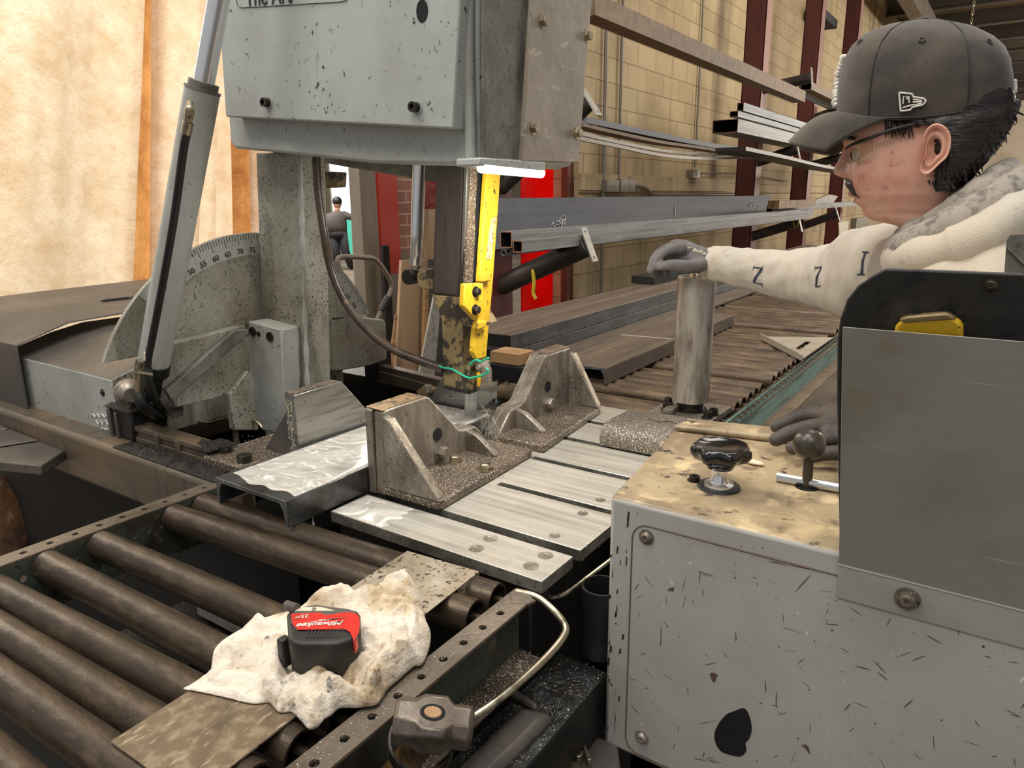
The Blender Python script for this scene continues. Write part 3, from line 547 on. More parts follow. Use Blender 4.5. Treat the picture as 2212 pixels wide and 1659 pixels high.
m = MB(); m.tube(catmull(pl([(949, 789), (957, 794), (975, 797), (992, 806), (1012, 816), (1034, 813), (1050, 807), (1055, 801), (1050, 795)], y=1.143), 6), .0022, 8); obj('wire', m, 'green', gw)
m = MB(); m.tube(catmull(pl([(1013, 789), (1022, 781), (1030, 778), (1040, 781), (1048, 776), (1056, 773)], y=1.143), 6), .0022, 8); obj('wire_end', m, 'green', gw)
# coolant hose
m = MB(); hp = catmull([at(682, 340, y=1.085), at(688, 420, y=1.08), at(700, 500, y=1.08), at(715, 580, y=1.09), at(745, 650, y=1.10), at(790, 708, y=1.115), at(845, 752, y=1.13), at(905, 778, y=1.14), at(957, 797, y=1.15)], 10)
m.tube(hp, .0095, 14); obj('coolant_hose', m, 'hose_brown', saw)
# tilt cylinder
b0 = at(331, 788, y=.79); b1 = at(437, 196, y=.86); dd = (b1-b0).normalized()
m = MB(); m.cyl(b0, b1, .0315, n=36); tc_ = obj('tilt_cylinder', m, 'paint', saw)
m = MB(); m.cyl(b1-dd*.002, b1+dd*.016, .027, n=32); m.cyl(b1, b1+dd*.004, .0325, n=32); obj('cylinder_gland', m, 'grime', tc_)
m = MB(); m.cyl(b1, b1+dd*.45, .019, n=32); obj('piston_rod', m, 'chrome', tc_)
m = MB(); m.cyl(b0-dd*.02, b0+dd*.004, .034, n=32); m.cyl(b0-dd*.075, b0-dd*.02, .025, n=24); obj('cylinder_cap', m, 'black', tc_, bev=.002)
kc = at(290, 848, y=.80); m = MB(); m.lathe(kc+V((-.03, .0, 0)), V((1, -.35, 0)), [(.012, -.01), (.026, 0), (.03, .012), (.026, .026), (.014, .036), (.015, .05)], 26); obj('pivot_knuckle', m, 'jaw', tc_)
fy = .752
def fp(px, py, o=0): return at(px, py, y=fy+o)
m = MB(); m.tube(catmull([fp(404, 285), fp(395, 330), fp(376, 470), fp(350, 620), fp(327, 740), fp(321, 770), fp(318, 800)], 8), .0072, 12); hl = obj('hydraulic_hose', m, 'rubber', tc_)
m = MB(); a = fp(411, 224, .03); b = fp(410, 236); c = fp(407, 262); e = fp(402, 288); m.cyl(a, b, .006, n=14); m.sphere(b, .0075); m.loft([m.ring(b, c-b, .0085, 6), m.ring(b+(c-b)*.6, c-b, .0085, 6)]); m.loft([m.ring(b+(c-b)*.66, c-b, .0078, 6), m.ring(c, c-b, .0078, 6)]); m.cyl(c, e, .0088, n=16); obj('hose_fitting', m, 'nickel', hl)
m = MB(); a = fp(320, 762); b = fp(319, 777); m.cyl(a, b, .0078, n=14); obj('hose_tag', m, 'cream', hl)
m = MB(); a = fp(305, 779); b = fp(303, 818); c = fp(302, 852, .0); m.cyl(a, a+(b-a)*.4, .0075, n=12); m.loft([m.ring(a+(b-a)*.35, b-a, .011, 6), m.ring(b, b-a, .011, 6)]); m.cyl(b, c, .0085, n=16); m.cyl(a+(b-a)*.6+V((-.012, -.008, 0)), a+(b-a)*.6+V((.06, -.01, .004)), .003, n=8); obj('elbow_fitting', m, 'nickel', tc_)
m = MB(); m.tube(catmull([fp(302, 850), fp(308, 872), fp(325, 888, .03), fp(345, 902, .12), fp(356, 916, .24)], 6), .0125, 12); m.tube(catmull([fp(319, 795), fp(322, 830), fp(338, 868, .03), fp(352, 894, .12), fp(360, 912, .24)], 6), .0085, 12); obj('lower_hose', m, 'rubber', tc_)
m = MB(); m.prism(pl([(338, 842), (366, 828), (370, 905), (345, 880)], y=.83), (0, .03, 0)); obj('clevis_lug', m, 'charcoal', tc_, bev=.002); m = MB(); m.prism(pl([(368, 838), (378, 845), (378, 882), (370, 880)], y=1.02), (0, .03, 0)); obj('clevis_lug', m, 'charcoal', tc_, bev=.002)
# bent copper line in the pit
m = MB(); m.tube(catmull(pl([(412, 905), (445, 913), (462, 910), (492, 902), (512, 905), (536, 913), (548, 908), (560, 916), (566, 924)], y=1.0), 6), .0032, 8); m.box(-1.46, -1.452, .955, .965, .83, .955); obj('coolant_line', m, 'nickel', saw)
m = MB(); m.cyl(at(450, 935, y=1.25), at(450, 935, y=1.25)+V((.05, -.1, 0)), .05, n=30); m.cyl(at(440, 975, y=1.1)+V((0, 0, 0)), at(600, 990, y=1.05), .03, n=24); obj('drive_motor', m, 'rubber', saw)
# ================================================================ cutting table
tb = thing('cutting_table', 'ground steel cutting table of wide slats with dark slots', 'table', (-.7, 1.15, 0))
slats = [(-.914, -.482, .768, .857), (-.914, -.482, .879, 1.021), (-.914, -.445, 1.037, 1.174), (-.914, -.445, 1.191, 1.318), (-.914, -.445, 1.337, 1.455), (-1.05, -.445, 1.472, 1.60)]
sl = []
for x0, x1, y0, y1 in slats:
    m = MB(); m.box(x0, x1, y0, y1, T-.02, T); m.bm.normal_update(); bmesh.ops.recalc_face_normals(m.bm, faces=m.bm.faces)
    for f in m.bm.faces:
        if f.normal.z < .5: f.material_index = 1
    sl.append(obj('slat', m, ['brushed', 'grime'], tb, bev=.0015))
m = MB(); m.box(-.742, -.914, 1.02, 1.0375, T-.02, T-.0004); m.box(-.765, -.914, 1.173, 1.192, T-.02, T-.0004); m.box(-.79, -.914, 1.317, 1.338, T-.02, T-.0004); obj('slot_end', m, 'brushed', tb)
scr = {0: [(1147, 1223), (1179, 1200), (1060, 1163), (1029, 1185)], 1: [(1198, 1157), (1259, 1109), (855, 1104)], 2: [(1297, 1080)]}
for i, ps in scr.items():
    for px, py in ps:
        c = at(px, py, z=T); m = MB(); r = .0118 if i == 0 else .0095
        m.lathe(c-Z*.002, Z, [(r*.3, .0), (r*.34, .0016), (r*.62, .0026), (r*.66, .0020), (r*.9, .0024), (r*.95, .0018), (r*1., .0023)], 22); obj('countersunk_screw', m, 'jaw', sl[i])
m = MB(); m.box(-.90, -.512, .785, 1.16, .55, T-.021); m.box(-.90, -.462, 1.05, 1.56, .55, T-.021); m.box(-.93, -.90, .80, .86, .78, T-.025); obj('table_frame', m, 'black', tb, bev=.004)
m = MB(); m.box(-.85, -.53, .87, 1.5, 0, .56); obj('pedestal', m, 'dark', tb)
# ================================================================ vise jaws
def jaw(name, label, ya, yb, xr0, xr1, bolts, hole_, stud, cap_):
    """angle-plate jaw: tall end at y=ya, low end at y=yb"""
    sg = 1 if yb > ya else -1
    def yy(q): return ya+sg*q
    L = abs(yb-ya)
    r = thing(name, label, 'vise jaw', (-.85, (ya+yb)/2, T), 'fixed vise jaws on the cutting table')
    pf = [(0, T), (0, 1.078), (.006, 1.083), (.115, 1.083), (.125, 1.079), (.21, .990), (.225, .985), (.262, .983), (.272, .976), (L, .93), (L, T)]
    m = MB(); m.prism([(-.918, yy(q), z) for q, z in pf], (.017, 0, 0)); obj('jaw_plate', m, 'jaw', r, bev=.0015)
    m = MB(); m.prism([(-.9, yy(q+(.004 if 0 < i < 10 else 0)), z-(.002 if z > 1 else 0)) for i, (q, z) in enumerate(pf)], (.025, 0, 0)); obj('backing_plate', m, 'jaw', r, bev=.004)
    m = MB(); m.prism([(-.917, yy(.003), 1.0832), (-.877, yy(.003), 1.0812), (-.877, yy(.113), 1.0812), (-.917, yy(.113), 1.0832)], (0, 0, .0006)); obj('jaw_top', m, cap_, r, smooth=False)
    m = MB(); y0, y1 = yy(0), yy(L)
    xa, xb = (xr0, xr1)
    m.prism([(-.90, y0, T), (xa, y0, T), (xb, y1, T), (-.90, y1, T)], (0, 0, .018)); obj('jaw_base', m, 'jaw_base', r, bev=.005)
    m = MB(); q0, q1 = (.0, .017)
    m.prism([(-.876, yy(q0), .937), (xa+.004, yy(q0), .938), (xa-.002, yy(q0), .944), (-.862, yy(q0), 1.068), (-.876, yy(q0), 1.072)], (0, sg*.017, 0)); obj('main_rib', m, 'jaw', r, bev=.003)
    nrm = V((1.068-.944, 0, (xa-.002+.862))).normalized()
    m = MB(); a = V((xa-.002, yy(0), .944)); b = V((-.862, yy(0), 1.068)); m.prism([a+nrm*.0004, b+nrm*.0004, b+Y*sg*.017+nrm*.0004, a+Y*sg*.017+nrm*.0004], nrm*.0008); obj('rib_edge', m, 'jaw_edge', r, smooth=False)  # brighter strip: light on the rib's slope is painted into its colour
    m = MB(); yq = yy(L-.085)
    m.prism([(-.876, yq, .936), (-.800, yq, .937), (-.803, yq, .943), (-.850, yq, .975), (-.876, yq, .983)], (0, sg*.016, 0)); obj('low_rib', m, 'jaw', r, bev=.003)
    for x, y, kind in bolts:
        m = MB(); m.bolt((x, y, .938), Z, .0115, .012, kind); obj('jaw_bolt', m, 'nickel' if kind == 'hex' else 'jaw', r)
    m = MB(); h = V(hole_); m.cyl(h, h+X*.0012, .013, n=24); obj('jaw_hole', m, 'hollow', r)
    m = MB(); m.bolt(V(stud), X, .012, .016); obj('clamp_bolt', m, 'jaw', r)
    return r
jaw('vise_jaw', 'near angle plate vise jaw pressed against the wet channel, gold-stained top', .866, 1.186, -.752, -.766, [(-.852, 1.037, 'hex'), (-.777, 1.035, 'hex')], (-.8745, 1.012, .998), (-.8745, 1.016, .962), 'jaw_gold')
jaw('vise_jaw', 'far angle plate vise jaw behind the blade, dusted with bright chips', 1.535, 1.213, -.79, -.757, [(-.79, 1.377, 'socket')], (-.8745, 1.420, 1.004), (-.8745, 1.415, .966), 'jaw_edge')
mj = thing('vise_jaw', 'smooth slab jaw with sloping corner on the left of the wet channel', 'vise jaw', (-1.15, .95, .9))
m = MB(); m.prism([(-1.116, .872, .915), (-1.116, .872, 1.074), (-1.116, .994, 1.076), (-1.116, 1.072, .985), (-1.116, 1.10, .915)], (-.030, 0, 0)); obj('jaw_plate', m, ['jaw_face'], mj, bev=.0015)
m = MB(); m.box(-1.145, -1.118, .873, .99, 1.0745, 1.0765); obj('jaw_top', m, 'jaw_base', mj)
m = MB(); m.prism([(-1.146, .885, .93), (-1.25, .885, .93), (-1.146, .885, 1.05)], (0, .02, 0)); obj('jaw_gusset', m, 'charcoal', mj, bev=.002)
m = MB(); m.box(-1.322, -1.12, .79, 1.02, .9135, .935); obj('jaw_slide', m, 'jaw_base', mj, bev=.004)
for x, y in ((-1.30, .83), (-1.215, .815)):
    m = MB(); m.cyl((x, y, .934), (x, y, .949), .0145, n=22); obj('slide_bolt', m, 'boltdark', mj)
m = MB(); m.prism(pl([(600, 852), (628, 862), (628, 940), (618, 958), (604, 945), (598, 900)], y=.8712), (0, -.0005, 0)); 
bmesh.ops.delete(m.bm, geom=list(m.bm.verts), context='VERTS')
rnd = random.Random(4)
for i in range(150):
    u = rnd.random(); w = rnd.gauss(0, .2)
    c = V((-1.133+.006*w*3, .8712, .945+.115*u)); a = rnd.uniform(-.5, .5); l = rnd.uniform(.0012, .004)
    d1 = V((math.sin(a), 0, math.cos(a)))*l; d2 = V((.0008, 0, 0)); m._f([m.v(c-d1-d2), m.v(c-d1+d2), m.v(c+d1+d2), m.v(c+d1-d2)])
o = obj('paint_flecks', m, 'cream', mj, smooth=False)
rj = thing('vise_jaw', 'low ground plate with bolted tab standing just behind the saw blade', 'vise jaw', (-1.0, 1.28, .9))
m = MB(); m.holed(pl([(893, 884), (917, 866), (934, 852), (957, 811), (962, 826), (1012, 836), (1064, 828), (1064, 862), (1040, 885), (999, 886)], y=1.262), [circ(at(974, 860, y=1.262), X, Z, .006)], (0, .018, 0)); obj('rear_plate', m, 'jaw_face', rj, bev=.001)
m = MB(); m.prism(pl([(899, 846), (912, 836), (938, 842), (930, 852), (908, 862)], y=1.262), (0, .02, -.0)); obj('plate_tab', m, 'jaw_gold', rj, bev=.001)
m = MB(); c = at(925, 846, y=1.258); m.cyl(c, c+Z*.016, .0095, n=18); obj('tab_bolt', m, 'jaw', rj)
m = MB(); m.box(-1.14, -.925, 1.264, 1.33, .90, .9195); obj('plate_foot', m, 'jaw_base', rj)
# ================================================================ work piece
def channel(name, label, x0, x1, y0, y1, zt, h, mtop, mend, cat='steel channel', tw=.0085):
    pf = [(x0, zt-h), (x0, zt), (x1, zt), (x1, zt-h), (x1-.0055, zt-h), (x1-.010, zt-tw-.012), (x1-.018, zt-tw), (x0+.018, zt-tw), (x0+.010, zt-tw-.012), (x0+.0055, zt-h)]
    m = MB(); m.prism([(x, y0, z) for x, z in pf], (0, y1-y0, 0))
    m.bm.normal_update(); bmesh.ops.recalc_face_normals(m.bm, faces=m.bm.faces)
    for f in m.bm.faces:
        if abs(f.normal.y) > .8: f.material_index = 1
    o = obj(name, m, [mtop, mend], bev=.0012); tag(o, label, cat); return o
channel('steel_channel', 'wet steel channel clamped under the blade, flooded with milky coolant', -1.112, -.9195, .683, 1.256, .968, .048, 'steel_cut', 'steel')
m = MB(); W = .19
def pud(u, v):
    e0 = .705+.02*noise.noise(V((u*4, 3, 0)))+.03*max(0, .2-u)*5*.3
    x = -1.104+u*.181; y = e0+(1.250-e0)*v
    edge = min(u, 1-u)*.181; ee = min(1, edge/.004, (y-e0)/.004+.0)
    return V((x, y, .9681+.0016*max(0, ee)**.5+.0002*noise.noise(V((x*60, y*60, 0)))))
m.grid(pud, 60, 120); tag(obj('coolant_puddle', m, 'coolant', ang=9), 'milky coolant pooled on top of the wet channel', 'coolant', None, 'stuff')
m = MB()
def pud2(u, v):
    x = -.911+u*(.115+.02*noise.noise(V((v*5, 1, 0)))); y = .7705+v*.083; ee = min(1, min(u, 1-u)*30, min(v, 1-v)*18)
    return V((x, y, T+.0002+.0011*max(0, ee)**.5))
m.grid(pud2, 40, 40); tag(obj('coolant_puddle', m, 'coolant', ang=9), 'milky coolant spilled on the near end of the front table slat', 'coolant', None, 'stuff')
m = MB()
for i, (px, py) in enumerate(((635, 1146), (657, 1130), (676, 1122), (692, 1150))):
    c = at(px, py, y=.70+.02*i); m.lathe(c, -Z, [(.0003, -.012), (.0009, 0), (.0022, .008), (.0016, .012), (.0002, .0135)], 10)
tag(obj('coolant_drips', m, 'coolant'), 'drops of milky coolant falling from the channel edge', 'coolant drops', None, 'stuff')
# coolant jet at the cut
m = MB(); rnd = random.Random(2)
m.tube(catmull([at(1022, 852, y=1.2), at(1038, 872, y=1.205), at(1052, 893, y=1.21), at(1060, 905, y=1.212)], 5), [.0022]*16, 8)
m.tube(catmull([at(1014, 850, y=1.2), at(1013, 880, y=1.2), at(1017, 902, y=1.2)], 5), [.0018]*11, 8)
for i in range(26):
    a = at(1052+rnd.gauss(0, 5), 906+rnd.gauss(0, 6), y=1.205); b = at(1046+rnd.gauss(14, 24), 925+rnd.gauss(12, 14), y=1.20); q = (a+b)/2+Z*rnd.uniform(.0, .012)
    m.tube([a, q, b], [.0016, .0012, .0004], 6)
tag(obj('coolant_spray', m, 'spray'), 'thin jet and spray of coolant where the blade leaves the channel', 'coolant', None, 'stuff')
# ================================================================ conveyors
def conveyor(name, label, xl, xr, y0, y1, rollers, webm, topm, rm, holepitch, lefthex=True, legs=()):
    r = thing(name, label, 'conveyor', ((xl+xr)/2, (y0+y1)/2, 0))
    for sg, xw in ((-1, xl), (1, xr)):
        fw = .036*sg
        holes = []; y = y0+.03
        while y < y1-.015:
            holes.append(circ((xw+fw*.52, y, T-.0045), X, Y, .0052, 12)); y += holepitch
        m = MB(); m.holed([(xw, y0, T-.0045), (xw+fw, y0, T-.0045), (xw+fw, y1-.012, T-.0045), (xw+fw*.6, y1, T-.0045), (xw, y1, T-.0045)], holes, (0, 0, .0045))
        rl = obj('side_rail', m, topm, r, bev=.0008)
        holes = []; y = y0+.025
        while y < y1-.015:
            holes.append(circ((xw, y, T-.033), Y, Z, .0055, 6 if sg < 0 else 10)); y += .0245 if sg < 0 else holepitch
        m = MB(); m.holed([(xw, y0, T-.0045), (xw, y1, T-.0045), (xw, y1, T-.095), (xw, y0, T-.095)], holes, (.0045*sg, 0, 0)); obj('rail_web', m, webm, rl)
        m = MB(); m.box(min(xw, xw+fw*1.25), max(xw, xw+fw*1.25), y0, y1, T-.0995, T-.095); obj('lower_flange', m, 'dust' if name.startswith('outfeed') else 'chips', rl, bev=.001)
    for ya, yb in rollers:
        m = MB(); A = V((xl+.006, ya, T-.024)); B = V((xr-.026, yb, T-.024)); m.pipe(A, B, .0238, .0205, 30); m.cyl(A, B, .006, n=10)
        m.cyl(A-X*.008, A, .006, n=8); m.cyl(B, B+X*.03, .006, n=8)
        obj('roller', m, rm, r)
    for y in legs:
        for x in (xl-.01, xr+.01):
            m = MB(); m.box(x-.02, x+.02, y-.02, y+.02, 0, T-.098); obj('leg', m, webm, r, bev=.003)
    return r
inf = conveyor('infeed_conveyor', 'near roller conveyor of spaced brown rollers in greasy rails', -1.178, -.504, -.32, .735,
    [(.690, .728), (.632, .676), (.505, .528), (.424, .440), (.344, .384), (.296, .328), (.250, .275), (.19, .21), (.13, .145), (.05, .06), (-.03, -.03), (-.11, -.11), (-.2, -.2)], 'railweb', 'rail', 'roller', .0385, True, (-.25,))
m = MB(); m.tube(catmull([at(1116, 1278, z=.918), at(1160, 1290, z=.918), at(1195, 1318, z=.912), at(1221, 1352, z=.90), at(1215, 1378, z=.893), at(1180, 1420, z=.885), at(1120, 1476, z=.875), at(1070, 1516, z=.868), at(1022, 1548, z=.86)], 8), .0048, 12); obj('hoop_rod', m, 'nickel', inf)
m = MB(); m.prism([at(1100, 1281, z=.921), at(1116, 1269, z=.921), at(1158, 1297, z=.921), at(1140, 1304, z=.921), at(1105, 1302, z=.921)], (0, 0, -.005)); obj('rail_lip', m, 'rail', inf, bev=.001)
ys = []; y = 1.645; rnd = random.Random(5); k = 0
while y < 4.9:
    k += 1
    if not (k in (3, 9, 17, 24, 25, 33, 41, 50)): ys.append((y+rnd.uniform(-.003, .003), y+rnd.uniform(-.003, .003)))
    y += .0585
out = conveyor('outfeed_conveyor', 'far roller conveyor of close-set dusty rollers with teal side rail', -1.178, -.514, 1.63, 4.95, ys, 'teal', 'dust', 'roller_dry', .0385, True, (1.75, 3.2, 4.8))
# ================================================================ control console
con = thing('control_console', 'chipped grey metal control console with tan worn top, star knob and ball lever', 'control console', (-.12, 1.0, 0))
fy_ = .8155
foot = [(-.403, fy_), (.12, fy_), (.12, .985), (-.146, .985), (-.188, 1.235), (-.432, 1.175), (-.440, 1.116)]
m = MB(); m.prism([(x, y, .655) for x, y in foot], (0, 0, .395))
facemat(m); m.mi = 3; rnd = random.Random(11)
for i in range(22):
    c = V((-.4034+rnd.uniform(.002, .028), fy_-.0004, rnd.uniform(.68, 1.03))); w = rnd.uniform(.0006, .0022); l = rnd.uniform(.002, .009)
    m._f([m.v(c+V((-w, 0, -l))), m.v(c+V((w*.6, 0, -l*.7))), m.v(c+V((w, 0, l*.8))), m.v(c+V((-w*.3, 0, l)))])
obj('cabinet', m, ['console', 'console_top', 'console', 'ink'], con, bev=.006)
m = MB(); m.prism([(-.440, 1.125, 1.05), (-.178, 1.175, 1.05), (-.188, 1.235, 1.05), (-.432, 1.175, 1.05)], (0, 0, .012)); obj('rear_lip', m, 'console_top', con, bev=.005)
m = MB(); m.box(-.37, .08, .84, .97, 0, .66); m.box(-.37, -.2, .84, 1.18, 0, .66); obj('pedestal', m, 'dark', con)
def rrect(x0, x1, z0, z1, r, y, n=6):
    o = []
    for cx, cz, a in ((x1-r, z0+r, -90), (x1-r, z1-r, 0), (x0+r, z1-r, 90), (x0+r, z0+r, 180)):
        for i in range(n+1):
            t = math.radians(a+90*i/n); o.append(V((cx+r*math.cos(t), y, cz+r*math.sin(t))))
    return o
dx0 = at(1362, 1300, y=fy_).x; dz1 = at(1400, 1136, y=fy_).z; dz0 = at(1440, 1655, y=fy_).z
m = MB(); rr = rrect(dx0, .11, dz0-.0, dz1, .022, fy_-.0012); m.prism(rr, (0, .0018, 0)); m.mi = 1
rnd = random.Random(12)
for i in range(95):
    c = V((rnd.uniform(dx0+.004, .10), fy_-.00135, rnd.uniform(.70, dz1-.02))); a = rnd.choice([rnd.gauss(-.5, .3), rnd.gauss(1.2, .5), rnd.uniform(0, 3)]); l = rnd.uniform(.002, .0115)*(1 if rnd.random() < .8 else 1.8); w = rnd.uniform(.0002, .0008)
    d1 = V((math.cos(a), 0, math.sin(a)))*l; d2 = V((-math.sin(a), 0, math.cos(a)))*w; k = d2*rnd.uniform(-.8, .8)
    m._f([m.v(c-d1), m.v(c+d2+k-d1*.3), m.v(c+d1*.5+d2), m.v(c+d1), m.v(c+d1*.4-d2), m.v(c-d1*.4-d2+k)])
dor = obj('access_panel', m, ['console', 'chipbrown'], con)
m = MB(); m.tube(rr+[rr[0]], .0011, 6); obj('panel_seam', m, 'chipbrown', dor)
for px, py in ((1397, 1160), (1387, 1592)):
    c = at(px, py, y=fy_-.0012); m = MB(); m.cyl(c, c-Y*.0012, .0105, n=24); m.bolt(c-Y*.0012, -Y, .0078, .006, 'dome', False); obj('panel_screw', m, 'jaw', dor)
m = MB(); hl_ = [(1566, 1546), (1585, 1537), (1606, 1530), (1618, 1545), (1624, 1575), (1618, 1596), (1610, 1606), (1612, 1622), (1600, 1634), (1578, 1631), (1556, 1622), (1544, 1600), (1546, 1575)]
m.prism(catmull(pl(hl_, y=fy_-.0017), 3, True), (0, .0012, 0)); obj('burned_hole', m, 'dark', dor, smooth=False)
kb = at(1553, 1052, z=1.05)
m = MB(); m.lathe(kb, Z, [(.021, 0), (.020, .006), (.013, .008), (.0105, .012), (.0105, .027), (.014, .028), (.014, .031)], 28); kst = obj('knob_stem', m, 'chrome', con)
m = MB(); m.lathe(kb, Z, [(.03, 0), (.028, .003), (.02, .0035)], 28); obj('knob_collar', m, 'rubber', con)
kz = at(1560, 966, y=kb.y).z
m = MB()
def lob(r, z, amp): return [kb+V((r*(1+amp*math.cos(7*t))*math.cos(t), r*(1+amp*math.cos(7*t))*math.sin(t), z-kb.z)) for t in [2*math.pi*i/84 for i in range(84)]]
zt = kz+.004
m.loft([lob(.0175, kb.z+.029, 0), lob(.02, zt-.028, 0), lob(.022, zt-.024, .02), lob(.034, zt-.020, .09), lob(.0385, zt-.013, .085), lob(.0385, zt-.006, .07), lob(.036, zt-.001, .03), lob(.0335, zt, .0), lob(.0325, zt-.001, 0), lob(.018, zt-.004, 0), lob(.002, zt-.005, 0)])
obj('star_knob', m, 'plastic', con, ang=1.2)
c = at(1500, 1038, z=1.05); m = MB(); m.bolt(c, Z, .0075, .006, 'socket'); obj('top_screw', m, 'boltdark', con)
lb = at(1743, 1052, z=1.05); bc = at(1748, 960, y=lb.y); m = MB(); m.cyl(lb-Z*.002, bc, .0068, n=20); lev = obj('lever', m, 'ball', con)
m = MB(); m.sphere(bc, .0215, nu=32, nv=20); obj('lever_ball', m, 'ball', lev)
m = MB(); m.lathe(lb, Z, [(.016, .0002), (.016, .0008), (.0001, .0009)], 24); obj('lever_slot', m, 'hollow', con)
ss = at(1626, 1003, z=1.05); m = MB(); m.sphere(ss+Z*.004, .0175, (1, .42, .2), 28, 12); o = obj('soapstone', m, 'soap'); tag(o, 'pale flat oval soapstone lying on the console top behind the star knob', 'soapstone'); o.rotation_euler.z = -.15
m = MB(); a = at(1678, 1030, z=1.0568); b = a+V((.095, .004, 0)); m.cyl(a, a+(b-a)*.46, .0062, n=8); m.cyl(a+(b-a)*.46, b, .0066, n=18); mk = obj('marker', m, 'silver', ang=.3); tag(mk, 'silver metal marker lying on the console top behind the ball lever', 'marker')
# stainless shield, black panel and yellow tool at the right edge
B0 = V((-.1143, .8128, 1.036)); T0 = V((-.1165, .694, 1.3255)); xr_ = .26
sh = thing('splash_shield', 'leaning stainless sheet screwed along its bent foot to the console front', 'shield', (.05, .78, 1.0))
m = MB(); nn = Y*.0016
m.prism([B0, T0, V((xr_, T0.y, T0.z)), V((xr_, B0.y, B0.z))], nn); obj('sheet', m, 'stainless', sh, bev=.0005)
m = MB(); m.prism([B0+V((0, -.0006, 0)), V((xr_, B0.y-.0006, B0.z)), V((xr_, B0.y-.0006, .9965)), V((-.1133, B0.y-.0006, .9955))], nn); m.tube([B0+V((0, .0004, 0)), V((xr_, B0.y+.0004, B0.z))], .0018, 10); obj('foot_flange', m, 'stainless', sh, bev=.0004)
c = at(1960, 1293, y=.8118); m = MB(); m.cyl(c, c-Y*.0016, .0128, n=26); m.bolt(c-Y*.0016, -Y, .0092, .0085, 'dome', False); obj('flange_screw', m, 'jaw', sh)
py_ = .735
def lean(px, py, c):
    r = RT*((px-1106)/FPX) - UP*((py-829.5)/FPX) + FW; return EYE+r*((c-EYE.y-.41*EYE.z)/(r.y+.41*r.z))
pp = [(1813, 1180), (1810, 1000), (1807, 860), (1808, 740), (1814, 690), (1829, 648), (1852, 618), (1884, 596), (1912, 581), (1980, 583), (2060, 586), (2212, 592), (2330, 597), (2330, 1230)]
PC = 1.2675
m = MB(); m.prism([lean(px, py, PC) for px, py in pp], (0, .010, .0)); q_ = lean(1980, 583, PC)
bp = thing('back_panel', 'black weathered panel with rounded corner standing behind the stainless sheet', 'panel', (.05, .80, 1.05)); obj('plate', m, 'panel_black', bp, bev=.002)
c = lean(2140, 616, PC-.0005); m = MB(); m.bolt(c, (V((0, -1, -.41))).normalized(), .0045, .0015, 'dome'); obj('plate_screw', m, 'boltdark', bp)
YC = 1.2455
m = MB(); m.prism([lean(px, py, YC) for px, py in [(1930, 722), (1934, 704), (1950, 688), (2048, 681), (2072, 696), (2079, 706), (2079, 760), (1932, 760)]], (0, .019, 0)); yq = lean(2000, 760, YC); yt = thing('utility_knife', 'worn yellow tool wedged between stainless sheet and black panel', 'tool', yq); obj('handle', m, 'yellow', yt, bev=.003)
m = MB(); m.prism([lean(px, py, YC-.0005) for px, py in [(1940, 690), (1960, 684), (2046, 677), (2066, 690), (2050, 693), (1952, 700)]], (0, .0196, 0)); obj('grip', m, 'yellow_worn', yt, bev=.002)
m = MB(); m.prism(pl([(2174, 520), (2182, 508), (2300, 500), (2300, 640), (2166, 640)], y=.80), (0, .004, 0)); m.tube([at(2176, 536, y=.799), at(2216, 574, y=.799)], .0014, 6); cp = obj('corner_plate', m, 'grime'); cp.parent = None; tag(cp, 'blurred brown corner of a plate at the right edge above the black panel', 'plate')
# ================================================================ guide post, curved cover
gpo = thing('guide_roller', 'tall round steel guide post standing on a bolted foot beside the table', 'guide post', (-.618, 1.69, T))
pc_ = V((-.6185, 1.69, 0)); r_ = .0455
m = MB(); m.loft([m.ring(pc_+Z*.945, Z, r_, 40), m.ring(pc_+Z*1.253, Z, r_, 40), m.ring(pc_+Z*1.255, Z, r_-.002, 40), m.ring(pc_+Z*1.255, Z, r_-.008, 40), m.ring(pc_+Z*1.22, Z, r_-.009, 40)]); obj('sleeve', m, 'post', gpo)
m = MB(); m.cyl(pc_+Z*.921, pc_+Z*.946, .034, n=32); m.cyl(pc_+Z*.92, pc_+Z*.924, .042, n=32); obj('spindle', m, 'boltdark', gpo)
m = MB(); m.cyl(pc_+Z*1.21, pc_+Z*1.248, .012, n=20); m.bolt(pc_+V((-.004, -.01, 1.244)), Z, .009, .016); obj('top_bolt', m, 'nickel', gpo)
m = MB(); m.box(-.70, -.54, 1.615, 1.775, .9035, .9205); obj('foot_plate', m, 'speck', gpo, bev=.002)
m = MB(); a = at(1446, 892, z=.921); m.box(a.x-.013, a.x+.013, a.y-.012, a.y+.03, .92, .934); obj('foot_clip', m, 'jaw', gpo, bev=.002)
for px, py in ((1440, 884), (1528, 902), (1541, 896), (1444, 872)):
    c = at(px, py, z=.921); m = MB(); m.bolt(c, Z, .0105, .014, 'socket'); obj('foot_bolt', m, 'boltdark', gpo)
cc = thing('chip_guard', 'curved chip-frosted cover plate lying between far jaw and guide post', 'cover', (-.6, 1.42, T))
a0, a1 = at(1296, 962, z=.922), at(1440, 972, z=.922)
m = MB(); prof = [(0, .003), (-.002, .022), (.004, .036), (.018, .046), (.05, .049), (.12, .047), (.15, .046)]
pr_ = catmull([V((0, y, z)) for y, z in prof], 5)
x0_, x1_ = a0.x, -.42; y0_ = a0.y
outer_ = [V((0, p.y+y0_, p.z+T)) for p in pr_]; inner_ = [p+V((0, .003, -.003)) for p in outer_]
loop = outer_+inner_[::-1]
m.loft([[p+X*(x0_+.0) for p in loop], [p+X*x1_ for p in loop]]); obj('cover', m, 'speck', cc)
m = MB(); m.tube(catmull(pl([(1400, 905), (1425, 911), (1446, 910), (1462, 916)], z=T+.0485), 5), .0008, 6); obj('metal_curl', m, 'boltdark', cc)
